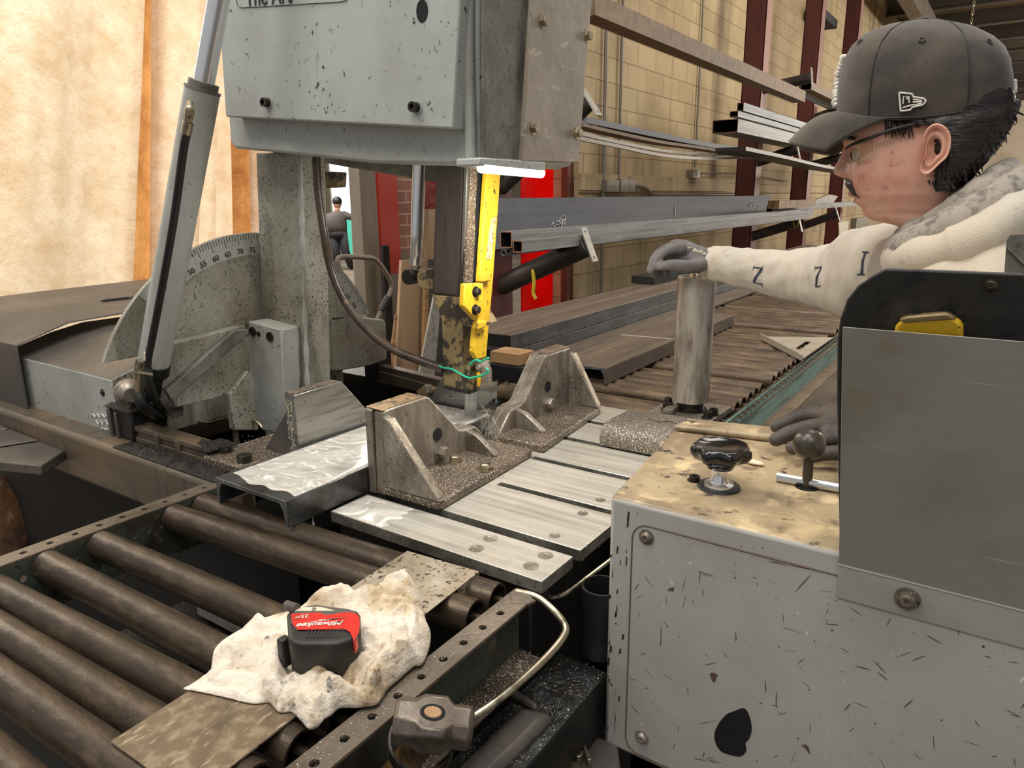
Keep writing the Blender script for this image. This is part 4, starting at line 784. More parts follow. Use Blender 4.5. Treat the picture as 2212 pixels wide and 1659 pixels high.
# ================================================================ things lying on the near conveyor
A_, B_, D_ = at(880, 1193, z=T), at(1035, 1238, z=T), at(240, 1607, z=T); e1 = at(503, 1659, z=T)-B_; e2 = at(311, 1659, z=T)-D_
den = e1.x*e2.y-e1.y*e2.x; t_ = ((D_.x-B_.x)*e2.y-(D_.y-B_.y)*e2.x)/den; C_ = B_+e1*t_
m = MB()
def platef(u, v):
    p = (A_.lerp(B_, u)).lerp(D_.lerp(C_, u), v); return p+Z*.0012
m.prism([A_+Z*.0006, B_+Z*.0006, C_+Z*.0006, D_+Z*.0006], (0, 0, .0022))
sp_ = obj('steel_plate', m, 'sheet', bev=.0005); tag(sp_, 'flat bare steel plate lying across the near rollers under the white rag', 'steel plate')
m = MB(); mid = .36; M0, M1 = A_.lerp(D_, .40), B_.lerp(C_, .40)
m = MB(); m.prism([B_+Z*.0004, B_+Z*.0004-Z*.018, B_.lerp(A_, .02)+Z*-.018, B_.lerp(A_, .02)+Z*.0004], (B_.lerp(C_, .11)-B_)); o = obj('bent_lip', m, 'sheet', sp_)
m = MB(); m.prism([M0.lerp(D_, .02)+Z*.0029, M1.lerp(C_, .02)+Z*.0029, C_+Z*.0029, D_+Z*.0029], (0, 0, .0003)); obj('mottled_end', m, 'sheet_dark', sp_, smooth=False)
# rag: outline on the plate, with hand-placed folds
rc = at(705, 1412, z=.93); tapec = at(700, 1395, z=.93)
ol = [(398, 1490), (408, 1484), (440, 1462), (456, 1448), (466, 1402), (505, 1370), (560, 1342), (600, 1328), (640, 1318), (672, 1296), (690, 1288), (724, 1268), (760, 1280), (800, 1292), (830, 1270), (848, 1262), (880, 1268), (906, 1290), (914, 1322), (922, 1352), (930, 1372), (926, 1405), (912, 1436), (893, 1442), (870, 1462), (838, 1490), (824, 1512), (812, 1524), (775, 1530), (735, 1532), (715, 1548), (700, 1556), (686, 1572), (668, 1577), (648, 1556), (630, 1540), (606, 1541), (592, 1530), (580, 1520), (545, 1522), (500, 1512), (440, 1498)]
olw = catmull([at(px, py, z=.9235) for px, py in ol], 6, True); NO = len(olw)
folds = [([(845, 1300), (872, 1292), (895, 1306)], .034, .017), ([(905, 1310), (922, 1365), (908, 1425)], .022, .013), ([(890, 1345), (900, 1395), (872, 1450)], .024, .011), ([(862, 1335), (868, 1400), (832, 1478)], .027, .013), ([(836, 1370), (838, 1420), (800, 1470)], .022, .010),
  ([(800, 1418), (770, 1455), (700, 1462)], .020, .011), ([(824, 1455), (812, 1505), (760, 1522)], .017, .010), ([(690, 1462), (725, 1500), (790, 1522)], .022, .010), ([(672, 1490), (700, 1530), (735, 1524)], .016, .008), ([(640, 1470), (668, 1510), (680, 1562)], .015, .012), ([(612, 1480), (640, 1525), (662, 1565)], .010, .009),
  ([(585, 1495), (608, 1518), (632, 1538)], .009, .008), ([(606, 1385), (590, 1440), (598, 1495)], .016, .011), ([(560, 1350), (590, 1372), (606, 1408)], .018, .010), ([(478, 1412), (530, 1408), (596, 1432)], .015, .009), ([(470, 1440), (520, 1380), (575, 1348)], .009, .009),
  ([(690, 1290), (740, 1286), (800, 1310)], .017, .010), ([(720, 1275), (760, 1300), (790, 1330)], .012, .008), ([(800, 1300), (830, 1330), (838, 1365)], .024, .011), ([(790, 1345), (815, 1375), (800, 1408)], .024, .011), ([(430, 1490), (500, 1486), (560, 1505)], .005, .008), ([(500, 1450), (545, 1462), (588, 1480)], .006, .009)]
fw_ = [([at(px, py, z=.932) for px, py in q], hh_, ww_) for q, hh_, ww_ in folds]
def foldh(p):
    best = 0; sec = 0
    for q, hh_, ww_ in fw_:
        for a, b in zip(q, q[1:]):
            dx, dy = b.x-a.x, b.y-a.y; t = max(0, min(1, ((p.x-a.x)*dx+(p.y-a.y)*dy)/(dx*dx+dy*dy))); ex, ey = p.x-a.x-dx*t, p.y-a.y-dy*t
            sd = 1.25 if ex*dy-ey*dx > 0 else .8; d = math.hypot(ex, ey)/(ww_*sd)
            if d < 1.6:
                h = hh_*max(0, 1-(d/1.5)**2)**.75
                if h > best: sec = best; best = h
                elif h > sec: sec = h
    return best+.18*sec
m = MB()
def rag(u, v):
    k = u*NO; i = int(k) % NO; e = olw[i].lerp(olw[(i+1) % NO], k-int(k)); v = v**.8; p = V((rc.x, rc.y, .9235)).lerp(e, v)
    q = V((p.x, p.y, 0)); wv = V((noise.noise(q*16+V((5, 0, 0))), noise.noise(q*16+V((0, 7, 0))), 0))*.008
    h = foldh(q+wv); edge = min(1, (1-v)*7)**.6
    fine = .0045*(1-abs(noise.noise(q*42+wv*120))*2)
    z = .9240+edge*(h*.95+fine*(.35+h*45))+.0012*(1+noise.noise(q*90))*(1 if v < .98 else .5)
    return V((p.x, p.y, max(z, .9243)))
m.grid(rag, 420, 120)
rg = obj('rag', m, 'rag', ang=9, thick=.0011); tag(rg, 'crumpled dirty white cotton rag lying on the steel plate and rail', 'rag')
# tape measure
tm = thing('tape_measure', 'black and red 25 ft tape measure resting on the white rag', 'tape measure', (tapec.x, tapec.y, .93))
zt_ = .980
def tp(px, py, z=zt_): return at(px, py, z=z)
top = [(619, 1324), (626, 1316), (640, 1312), (681, 1306), (752, 1315), (772, 1317), (778, 1325), (779, 1362), (770, 1374), (758, 1380), (727, 1389), (654, 1390), (632, 1386), (622, 1376)]
tw = [tp(*p) for p in top]; cen = sum(tw, V((0, 0, 0)))/len(tw)
m = MB(); lo = [cen+(p-cen)*.97+Z*(-.053) for p in tw]
m.loft([lo, [p-Z*.012 for p in tw], [p-Z*.004 for p in tw], [cen+(p-cen)*.96 for p in tw]]); case = obj('case', m, 'tape_black', tm, bev=.0025, ang=.9)
m = MB(); gtop = [(632, 1316), (681, 1308), (752, 1317), (768, 1322), (772, 1342), (758, 1362), (640, 1362), (628, 1345)]; m.prism([tp(*p) for p in gtop], (0, 0, .0012)); obj('side_plate', m, 'tape_grey', tm, bev=.0006)
m = MB(); m.prism([tp(px, py, zt_+.0013) for px, py in [(628, 1327), (690, 1324), (704, 1330), (750, 1323), (768, 1326), (776, 1332), (776, 1366), (764, 1384), (756, 1366), (744, 1359), (644, 1361), (632, 1349)]], (0, 0, .0006)); obj('red_label', m, 'tape_red', tm, smooth=False)
m = MB(); m.prism([tp(776.5, 1330, zt_+.0013), tp(778.5, 1362, zt_-.002), tp(766, 1388, zt_-.002), tp(762, 1381, zt_-.001)], (0, 0, -.016)); obj('red_end', m, 'tape_red', tm, bev=.002)
m = MB(); m.prism([tp(px, py, zt_+.0013) for px, py in [(635, 1321), (652, 1312), (694, 1312), (724, 1320)]], (0, 0, .0006)); obj('cream_label', m, 'cream', tm, smooth=False)
zz = zt_+.0021
xd = tp(654, 1355, zz)-tp(742, 1349, zz); yd = Z.cross(xd.normalized())
text('Milwaukee', .0118, tp(743, 1341, zz), xd, yd, 'white_mark', tm, 'logo_lettering', .0005, shear=.35, font_bold=True)
m = MB(); m.prism([tp(752, 1334, zz), tp(712, 1337, zz), tp(714, 1339, zz), tp(655, 1346, zz), tp(690, 1341, zz), tp(688, 1339.5, zz)], (0, 0, .0004)); obj('logo_bolt', m, 'white_mark', tm, smooth=False)
text('25', .009, tp(668, 1328, zz), xd, yd, 'cream', tm, 'length_lettering', .0005, font_bold=True)
text('FT', .0055, tp(649, 1330.5, zz), xd, yd, 'cream', tm, 'length_lettering', .0005, font_bold=True)
text('C', .0075, tp(684, 1313, zz), xd, yd, 'ink', tm, 'magnet_mark', .0004, font_bold=True)
f0, f1_ = tp(656, 1391, zt_-.004), tp(730, 1390, zt_-.004)
m = MB(); dn = (f1_-f0); out_ = V((dn.y, -dn.x, 0)).normalized()
for i in range(9):
    p = f0+dn*(.04+i*.108); m.prism([p+out_*.0006-Z*.006, p+dn*.05+out_*.0006-Z*.006, p+dn*.05+out_*.0002-Z*.045, p+out_*.0002-Z*.045], out_*.0012)
    q0 = p+Z*.0042-out_*.0045; m.prism([q0, q0+dn*.045, q0+dn*.045-out_*.015-dn*.05, q0-out_*.015-dn*.05], Z*.0007)
obj('grip_ribs', m, 'tape_black', tm, smooth=False)
m = MB(); h0 = tp(613, 1378, .972); m.box(h0.x-.006, h0.x+.004, h0.y-.006, h0.y+.006, .937, .972); obj('tape_mouth', m, 'tape_black', tm, bev=.002)
m = MB(); h0 = tp(628, 1312, .983); m.cyl(h0-V((.008, 0, 0)), h0+V((.008, .002, 0)), .006, n=16); obj('belt_clip', m, 'tape_grey', tm)
# hammer hanging in a strap ring on the right-hand rail
hm = thing('hammer', 'short sledge hammer hanging by its head in a steel ring beside the rail', 'hammer', at(935, 1560, z=.93))
ha, hb = at(850, 1555, z=.945), at(1021, 1574, z=.932); hx_ = (hb-ha).normalized(); hu = V((0, 0, 1)); hu = (hu-hx_*hu.dot(hx_)).normalized(); hv = hu.cross(hx_)
hu = (hu*.94+hv*(-.34 if hv.y > 0 else .34)).normalized(); hv = hu.cross(hx_)
L_ = (hb-ha).length
def octo(c, a, b, ch):
    o = []
    for sx, sy in ((1, -ch), (1, ch), (ch, 1), (-ch, 1), (-1, ch), (-1, -ch), (-ch, -1), (ch, -1)): o.append(c+hu*a*sx+hv*b*sy)
    return o
m = MB(); m.loft([octo(ha, .0165, .0165, .5), octo(ha+hx_*.005, .0205, .0205, .5), octo(ha+hx_*L_*.26, .0205, .0205, .5), octo(ha+hx_*L_*.36, .0205, .0225, .75), octo(ha+hx_*L_*.64, .0205, .0225, .75), octo(ha+hx_*L_*.74, .0185, .0185, .5), octo(hb-hx_*.005, .0190, .0190, .5), octo(hb, .0150, .0150, .5)])
hh = obj('hammer_head', m, 'hammer', hm, bev=.0015, ang=.4)
ec = ha.lerp(hb, .47)+hu*.0205
m = MB(); m.loft([[ec+hu*.0006+hx_*.0125*math.cos(t)+hv*.0085*math.sin(t) for t in [2*math.pi*i/24 for i in range(24)]], [ec+hu*.0008+hx_*.0115*math.cos(t)+hv*.0075*math.sin(t) for t in [2*math.pi*i/24 for i in range(24)]]]); obj('eye', m, 'hollow', hh, smooth=False)
m = MB(); m.loft([[ec+hu*.0009+hx_*.0085*math.cos(t)+hv*.0060*math.sin(t) for t in [2*math.pi*i/24 for i in range(24)]], [ec+hu*.0014+hx_*.007*math.cos(t)+hv*.005*math.sin(t) for t in [2*math.pi*i/24 for i in range(24)]]]); obj('handle_end', m, 'wood', hm, smooth=False)
hd = (at(862, 1655, z=.86)-(ec-hu*.04)).normalized()
hs0 = ec-hu*.036; hdir = (-hu*.93+(-hx_)*.30).normalized()
m = MB(); m.loft([[hs0+hdir*q+hx_*a*math.cos(t)+hv*b*math.sin(t) for t in [2*math.pi*i/20 for i in range(20)]] for q, a, b in ((0, .0105, .008), (.01, .014, .011), (.05, .017, .013), (.12, .0175, .0135), (.22, .016, .013))]); obj('handle', m, 'wood_old', hm)
rb = hs0+hdir*.02
m = MB(); m.pipe(rb-hu*.009, rb+hu*.007, .034, .0315, 36); ringo = obj('hanger_ring', m, 'boltdark'); tag(ringo, 'black flat steel ring holding the hammer beside the rail', 'ring')
# ================================================================ machine parts right of the near conveyor
tr = thing('chip_trough', 'black swarf-covered casting and ledges between the near rail and console', 'machine base', (-.43, .7, 0))
m = MB(); m.prism([(-.498, .56, .66), (-.412, .56, .66), (-.412, .845, .66), (-.498, .845, .66)], (0, 0, .095)); m.box(-.498, -.412, -.2, .56, .60, .665); obj('casting', m, 'black', tr, bev=.006)
m = MB(); m.prism([at(1121, 1520, z=.772), at(1199, 1538, z=.772), at(1040, 1690, z=.772), at(950, 1690, z=.772)], (0, 0, -.10)); obj('rounded_beam', m, 'charcoal', tr, bev=.010)
m = MB(); m.prism([at(1098, 1490, z=.768), at(1112, 1484, z=.768), at(1164, 1518, z=.768), at(1158, 1530, z=.768)], (0, 0, -.012)); obj('cast_rib', m, 'charcoal', tr, bev=.005)
m = MB(); m.box(-.495, -.412, -.2, .845, .0, .60); obj('ledge', m, 'dark', tr, bev=.004)
obj('swarf_layer', heap('h', -.497, -.413, .565, .842, .7555, .004, 90, 220, 8), 'black', tr, ang=9)
m = MB(); m.prism([at(1190, 1659, z=.66), at(1250, 1578, z=.66), at(1335, 1606, z=.66), at(1345, 1700, z=.66), at(1200, 1800, z=.66)], (0, 0, -.02)); obj('cover_plate', m, 'charcoal', tr, bev=.003)
ph = at(1300, 1264, z=.87); ph = V((ph.x, ph.y, 0))
m = MB(); m.pipe(ph+Z*.757, ph+Z*.87, .031, .028, 36); po = obj('pipe_holder', m, 'rubber'); tag(po, 'open black pipe stub standing beside the left side of the console', 'pipe'); 
m = MB(); m.tube(catmull([at(1118, 1250, z=.862), at(1150, 1270, z=.858), at(1186, 1289, z=.853), at(1200, 1289, z=.855), at(1222, 1282, z=.858), at(1270, 1246, z=.868), at(1325, 1204, z=.872)], 4), .0036, 10); ro = obj('bent_rod', m, 'nickel'); tag(ro, 'bent bare steel rod reaching from the table corner to the console', 'rod')
lt = thing('latch', 'small plated toggle latch at the bottom edge beside the console foot', 'latch', at(1245, 1640, z=.66))
c = at(1246, 1628, z=.672); m = MB(); m.cyl(c-Z*.01, c+Z*.004, .010, n=20); m.prism([at(1212, 1668, z=.674), at(1228, 1640, z=.674), at(1255, 1648, z=.674), at(1245, 1680, z=.674)], (0, 0, -.006)); obj('latch_arm', m, 'nickel', lt, bev=.001)
m = MB(); m.prism([at(1256, 1600, z=.68), at(1264, 1604, z=.68), at(1278, 1640, z=.68), at(1270, 1642, z=.68)], (0, 0, -.014)); obj('latch_hook', m, 'nickel', lt, bev=.001); m = MB(); m.sphere(c+Z*.005, .004, nu=14, nv=8); obj('rivet', m, 'nickel', lt)
m = MB(); m.box(-2.6, -.56, -.2, .735, .0, .014); tag(obj('shade_mat', m, 'dark'), 'added black sheet on the floor standing in for shade under the near conveyor', 'mat')  # added black sheet, stands in for the deep shade below the rollers
# dark machinery seen down between the rollers
pit = thing('hydraulic_unit', 'dark hydraulic tank with coiled hoses seen down between the near rollers', 'hydraulic unit', (-.95, .55, 0))
m = MB(); m.box(-1.16, -.98, .50, .66, .2, .74); obj('tank', m, 'black', pit, bev=.005)
m = MB(); m.box(-.80, -.55, .45, .62, .0, .62); m.cyl((-.85, .50, .1), (-.85, .50, .55), .08, n=28); obj('pump', m, 'rubber', pit, bev=.004)
m = MB()
for k in range(4): m.tube(catmull([(-1.02, .66, .74-.02*k), (-.95, .63, .72-.02*k), (-.86, .62+.01*k, .71-.02*k), (-.78, .66, .73-.02*k), (-.70, .70, .76)], 6), .008, 8)
m.tube(catmull([(-.92, .44, .60), (-.84, .42, .58), (-.76, .44, .60), (-.74, .50, .68), (-.735, .58, .78)], 8), .009, 8); obj('hoses', m, 'conduit', pit)
m = MB(); m.prism([(-1.08, .60, .80), (-.52, .60, .80), (-.52, .62, .80), (-1.08, .62, .80)], (0, 0, -.05)); obj('cross_member', m, 'paint_oily', inf)
m = MB(); m.box(-1.17, -.51, .395, .40, .812, .815); m.box(-1.17, -.51, .40, .42, .79, .812); obj('cross_brace', m, 'beam', inf)
# lump of rusty scrap at the left edge
m = MB(); m.sphere(V((at(18, 1128, z=.55).x-.15, at(18, 1128, z=.55).y+.1, .34)), .12, (1.2, 1., 2.75), 48, 40)
for v in m.bm.verts: v.co += v.co.normalized()*0+V((noise.noise(v.co*9), noise.noise(v.co*9+V((4, 0, 0))), noise.noise(v.co*9+V((0, 4, 0)))))*.035
lum = obj('rusty_drum', m, 'orange', ang=9); tag(lum, 'rough orange-brown rusted lump in the dark at the left edge', 'scrap')
# pen on the cover
m = MB(); a = at(216, 650, z=1.139); b = at(298, 642, z=1.139); m.cyl(a.lerp(b, .18), b.lerp(a, -.3), .0052, n=14); m.cyl(a, a.lerp(b, .18), .0012, .0052, n=14); pn = obj('pen', m, 'boltdark'); tag(pn, 'dark metal scriber pen lying on the sloping machine cover', 'pen')
# ================================================================ room
WX = -3.05
m = MB(); m.box(-22, 14, -8, 42, -.1, 0); struct('floor', m, 'concrete', smooth=False)
wy0 = at(1248, 500, x=WX).y
m = MB(); m.box(WX-.25, WX, wy0, 42, 0, 7.5); struct('wall_left', m, 'cmu', smooth=False)
m = MB(); z1 = at(1400, 381, x=WX).z; z0 = at(1400, 412, x=WX).z; m.box(WX, WX+.03, wy0, 9.2, z0, z1); m.box(WX, WX+.02, wy0, 42, z0-.02, z0-.005); struct('trim_1', m, 'cmu', smooth=False)
m = MB(); m.box(-22.2, -22, -8, 42, 0, 7.5); struct('wall_far_bay', m, 'plaster', smooth=False)
m = MB(); m.box(WX-.25, 14, 42, 42.2, 0, 7.5); m.box(-22, WX-.25, 30, 30.2, 0, 7.5); struct('wall_far', m, 'plaster', smooth=False)
m = MB(); m.box(-22, 14, 2.5, 42, 5.6, 5.8); struct('ceiling', m, 'insul', smooth=False)
for i in range(16):
    y = 6+i*2.2; m = MB(); m.box(-3, 14, y-.03, y+.03, 5.28, 5.6); m.box(-3, 14, y-.09, y+.09, 5.26, 5.29); tag(obj('roof_purlin', m, 'purlin'), 'dark steel roof purlin running across under the insulated ceiling', 'roof beam', 'roof purlins under the ceiling')
for i, x in enumerate((-2.2, 1.4, 4.6)):
    m = MB(); m.box(x-.12, x+.12, 4, 41, 4.86, 5.26); tag(obj('roof_girder', m, 'greypost' if i == 0 else 'purlin'), ['tan roof girder above the wall rack', 'dark roof girder above the cap', 'dark roof girder at the upper right corner'][i], 'roof beam')
m = MB()
a = at(2113, -60, d=6); 
for k in range(22):
    c = a-Z*.034*k; m.tube([c+V((.008*math.cos(t), .0, .020*math.sin(t))) if k % 2 else c+V((0, .008*math.cos(t), .020*math.sin(t))) for t in [2*math.pi*i/10 for i in range(11)]], .0035, 6)
m.cyl(a, V((a.x, a.y, 5.6)), .004, n=6)
tag(obj('hanging_chain', m, 'nickel'), 'thin steel chain hanging from the roof above the cap', 'chain')
# ---------------------------------------------------------------- plastic curtains on the left
def curtain(name, label, edges, x, m_, amp, k, group=None, seed=0, n=70):
    (t0, b0_), (t1, b1_) = edges
    TL, BL, TR, BR = at(t0, 0, x=x), at(b0_, 640, x=x), at(t1, 0, x=x), at(b1_, 640, x=x)
    def fn(u, v):
        z = .25+v*3.3
        L = BL+(TL-BL)*((z-BL.z)/(TL.z-BL.z)); R = BR+(TR-BR)*((z-BR.z)/(TR.z-BR.z)); p = L.lerp(R, u); p.z = z
        w = math.sin(u*k*6.28+.5*math.sin(v*2+seed)+seed)+.45*noise.noise(V((u*k*3+seed, v*1.6, seed)))+.16*noise.noise(V((u*k*9, v*7, seed)))
        p.x += amp*w*(1.1-.3*v)
        return p
    mb = MB(); mb.grid(fn, n, 60)
    return tag(obj(name, mb, m_, ang=9), label, 'curtain', group)
curtain('plastic_curtain', 'wide clear plastic curtain with creases filling the left edge', ((-330, -420), (318, 292)), -3.02, 'curtain', .05, 1.6, seed=2, n=140)
curtain('plastic_curtain', 'narrow amber plastic strip beside the wide clear curtain', ((296, 268), (342, 334)), -3.12, 'curtain_amber', .02, .6, seed=1)
curtain('plastic_curtain', 'clear plastic curtain hanging behind the tilt cylinder', ((330, 326), (446, 418)), -3.06, 'curtain', .03, .8, seed=4)
curtain('plastic_curtain', 'clear plastic curtain strip just right of the tilt cylinder', ((430, 400), (474, 466)), -3.10, 'curtain', .015, .5, seed=3)
curtain('plastic_curtain', 'pale tan plastic strip under the left end of the saw head', ((462, 462), (506, 514)), -3.16, 'curtain', .02, .5, seed=5)
curtain('plastic_curtain', 'amber plastic strip beside the grey saw column', ((492, 506), (536, 549)), -3.09, 'curtain_amber', .015, .5, seed=6)
curtain('plastic_curtain', 'last clear plastic strip touching the grey saw column', ((526, 540), (600, 620)), -3.05, 'curtain', .02, .7, seed=7)
# ---------------------------------------------------------------- openings and leaning stock between the bays
xr = -3.15
def wavy(name, label, p0, p1, x, z0, z1, m_, amp, k, cat='curtain'):
    y0, y1 = at(p0, 500, x=x).y, at(p1, 500, x=x).y
    mb = MB(); mb.grid(lambda u, v: V((x+amp*math.sin(u*k*6.28+v), y0+(y1-y0)*u, z0+(z1-z0)*v)), 40, 12)
    return tag(obj(name, mb, m_, ang=9, thick=.003), label, cat)
wavy('welding_curtain', 'bright red welding curtain beyond the yellow blade guard', 1124, 1222, -3.30, .3, 2.9, 'curtain_red', .012, 1.5)
wavy('welding_curtain', 'darker red vinyl strip half hidden by the yellow blade guard', 1040, 1104, -3.40, .3, 2.9, 'curtain_dull', .01, .8)
ya, yb = at(1212, 500, x=xr).y, at(1250, 500, x=xr).y
m = MB(); m.holed([(xr, ya, 0), (xr, yb, 0), (xr, yb, 5.2), (xr, ya, 5.2)], [[at(px, py, x=xr) for px, py in [(1224, 352), (1236, 350), (1238, 396), (1226, 398)]]], (.06, 0, 0)); tag(obj('rusty_column', m, 'rust'), 'rust-brown steel column at the end of the block wall with a ragged slot', 'column')
rcx = -3.3
rc_ = thing('red_column', 'brick-red steel column seen between saw column and chrome rod', 'column', (rcx, at(830, 500, x=rcx).y, 0))
ya, yb = at(801, 480, x=rcx).y, at(862, 480, x=rcx).y; zc = at(835, 593, x=rcx).z
m = MB()
def hsec(mb, x0, x1, y0, y1, z0, z1):
    mb.box(x0, x1, y0, y0+.016, z0, z1); mb.box(x0, x1, y1-.016, y1, z0, z1); mb.box((x0+x1)/2-.006, (x0+x1)/2+.006, y0, y1, z0, z1)
m.box(rcx-.2, rcx, ya+(yb-ya)*.33, yb, zc, 5.2); m.box(rcx-.1, rcx-.03, ya, ya+(yb-ya)*.34, zc, 5.2); obj('painted_shaft', m, 'redpaint', rc_)
m = MB(); m.box(rcx-.2, rcx, ya+(yb-ya)*.33, yb, 0, zc); m.box(rcx-.1, rcx-.03, ya, ya+(yb-ya)*.34, 0, zc); obj('column_base', m, 'greypost', rc_)
ya, yb = at(858, 480, x=rcx-.15).y, at(900, 480, x=rcx-.15).y; zc2 = at(880, 545, x=rcx-.15).z
bp_ = thing('brick_pillar', 'painted brick pillar behind the chrome lift rod', 'pillar', (rcx-.4, (ya+yb)/2, 0))
m = MB(); m.box(rcx-.55, rcx-.15, ya, yb+.02, zc2, 5.2); obj('brickwork', m, 'brick', bp_, smooth=False)
m = MB(); m.box(rcx-.56, rcx-.14, ya, yb+.02, 0, zc2); obj('pillar_base', m, 'greypost', bp_, smooth=False)
ya, yb = at(900, 480, x=rcx-.3).y, at(1060, 480, x=rcx-.3).y; zz_ = at(925, 452, x=rcx-.3).z
m = MB(); m.box(rcx-.5, rcx-.3, ya, yb, zz_, 5.2); struct('wall_pier', m, 'curtain_dull', smooth=False)
m = MB(); m.box(rcx-.5, rcx-.3, ya, yb, 0, zz_); struct('wall_pier_base', m, 'wood_board', smooth=False)
def leaning(name, label, pts, x, m_, cat='board', th=.02, g=None):
    p = [at(px, py, x=x) for px, py in pts]
    if cat in ('board', 'post', 'strip', 'bar', 'panel', 'pole', 'partition', 'shelf', 'machine', 'bench'):
        k = len(p)//2; mid = sorted(q.z for q in p)[k]
        lo_ = [i for i in range(len(p)) if p[i].z < mid]
        for i in lo_:
            j = min((q for q in range(len(p)) if q not in lo_), key=lambda q: abs(p[q].y-p[i].y)); d_ = p[i]-p[j]; p[i] = p[j]+d_*(p[j].z/max(1e-3, -d_.z))
    mb = MB(); mb.prism(p, (th, 0, 0)); return tag(obj(name, mb, m_, bev=.002), label, cat, g)
leaning('grey_post', 'grey-brown upright steel post right of the distant doorway', [(750, 330), (786, 330), (806, 690), (772, 690)], -3.0, 'greypost', 'post', .08)
leaning('mottled_board', 'narrow black and white mottled board leaning against the red column', [(820, 531), (835, 529), (850, 800), (834, 800)], -2.85, 'black', 'board', .02)
leaning('plywood_board', 'brown wide board standing against the pillar behind the chrome rod', [(862, 562), (918, 560), (914, 800), (850, 800)], -2.7, 'wood_board')
leaning('thin_strip', 'thin pale wood strip leaning left of the wide brown board', [(852, 680), (857, 678), (846, 790), (838, 790)], -2.6, 'wood', 'strip', .008)
leaning('orange_strip', 'narrow orange wooden strip at the right edge of the wide brown board', [(913, 585), (921, 585), (916, 800), (908, 800)], -2.66, 'wood', 'strip', .02)
leaning('flat_bar', 'pale grey flat bar leaning behind the blade guide foot', [(936, 630), (950, 640), (928, 800), (903, 800)], -2.45, 'flat', 'bar', .012)
leaning('steel_sheet', 'dark steel sheet standing behind the pale leaning bar', [(918, 560), (955, 560), (955, 800), (916, 800)], -2.9, 'charcoal', 'panel', .02)
leaning('black_plate', 'black leaning plate seen low between blade guard and red curtain', [(1086, 600), (1098, 600), (1094, 800), (1066, 800)], -2.75, 'dark', 'panel', .03)
leaning('pale_pole', 'pale round-edged pole leaning beside the black plate near the blade guard', [(1092, 566), (1100, 566), (1088, 800), (1078, 800)], -2.7, 'nickel', 'pole', .02)
leaning('yellow_post', 'faded yellow post standing behind the bottom of the blade guard', [(1044, 735), (1064, 700), (1066, 838), (1042, 838)], -1.62, 'yellow', 'post', .04)
ct = thing('hand_cart', 'hand cart with a bent tube handle in the passage behind the saw', 'cart', at(800, 640, x=-2.5)-Z*.9)
m = MB(); m.tube(catmull([at(px, py, x=-2.5) for px, py in [(742, 600), (730, 572), (731, 559), (745, 555), (790, 556), (812, 562), (834, 590), (846, 615), (843, 632), (828, 662), (812, 698), (790, 760)]], 6), .012, 12); obj('handle_tube', m, 'greypost', ct)
m = MB(); m.cyl(at(838, 642, x=-2.5), at(822, 672, x=-2.5), .016, n=14); obj('handle_grip', m, 'rubber', ct)
m = MB(); b_ = at(790, 760, x=-2.5); m.box(b_.x-.2, b_.x+.2, b_.y-.5, b_.y+.1, .12, .16); m.cyl((b_.x-.18, b_.y, .1), (b_.x+.18, b_.y, .1), .1, n=20); obj('cart_bed', m, 'charcoal', ct)
# distant bay
m = MB(); m.box(-21.98, -21.95, at(722, 450, x=-21.9).y, at(760, 450, x=-21.9).y, 0, 4.2); dl = obj('door_1', m, 'door_light', smooth=False); dl['kind'] = 'structure'
leaning('white_partition', 'pale partition edge in the distant bay beside the grey post', [(752, 330), (760, 330), (776, 640), (766, 640)], -8, 'plaster', 'partition', .2)
leaning('tan_partition', 'tan wall end in the distant bay right of the grey post', [(785, 330), (802, 330), (806, 470), (795, 470)], -7, 'plaster', 'partition', .2)
leaning('distant_shelf', 'cluttered red and white shelf in the distant bay', [(794, 470), (806, 470), (812, 545), (800, 548)], -6.5, 'redpaint', 'shelf', .3)
leaning('distant_machine', 'teal machine next to the distant man', [(746, 465), (758, 465), (760, 532), (748, 532)], -14, 'teal_cloth', 'machine', .4)
leaning('distant_bench', 'low dark bench beside the distant man', [(722, 520), (764, 525), (768, 570), (722, 570)], -14.5, 'charcoal', 'bench', .5)
# ---------------------------------------------------------------- wall fittings
def vtube(name, label, px0, px1, py0, py1, r, m_='conduit'):
    a, b = at(px0, py0, x=WX+.03), at(px1, py1, x=WX+.03); b.y = a.y = (a.y+b.y)/2; a.z += 2; b.z = .01 if px0 < 1320 else b.z
    mb = MB(); mb.cyl(a, b, r, n=10); return tag(obj(name, mb, m_), label, 'conduit')
vtube('conduit', 'leftmost vertical conduit on the block wall', 1312, 1302, 0, 424, .016)
vtube('conduit', 'vertical conduit dropping to the junction boxes on the block wall', 1342, 1340, 0, 388, .014)
vtube('conduit', 'thin vertical conduit ending at the small wall outlet', 1515, 1506, 0, 362, .012)
for i, (q, lab) in enumerate((((1312, 388, 1338, 415), 'left grey junction box on the block wall'), ((1342, 386, 1358, 416), 'middle grey junction box under the conduit'), ((1359, 388, 1372, 415), 'right grey junction box with a bent cable'), ((1498, 366, 1512, 386), 'small outlet box below the thin conduit'))):
    a, b = at(q[0], q[1], x=WX+.08), at(q[2], q[3], x=WX+.08); m = MB(); m.box(WX, WX+.08, a.y, b.y, min(a.z, b.z), max(a.z, b.z)); bx = obj('junction_box', m, 'conduit', bev=.004); tag(bx, lab, 'junction box')
    m = MB(); c = V((WX+.08, (a.y+b.y)/2, (a.z+b.z)/2)); m.bolt(c, X, .008, .004); obj('cover_screw', m, 'nickel', bx)
m = MB(); m.tube(catmull([at(px, py, x=WX+.05) for px, py in [(1370, 402), (1385, 402), (1398, 408), (1410, 419), (1440, 420), (1590, 421)]], 5), .014, 8); tag(obj('cable', m, 'conduit'), 'bent grey cable running right from the junction boxes along the wall', 'cable')
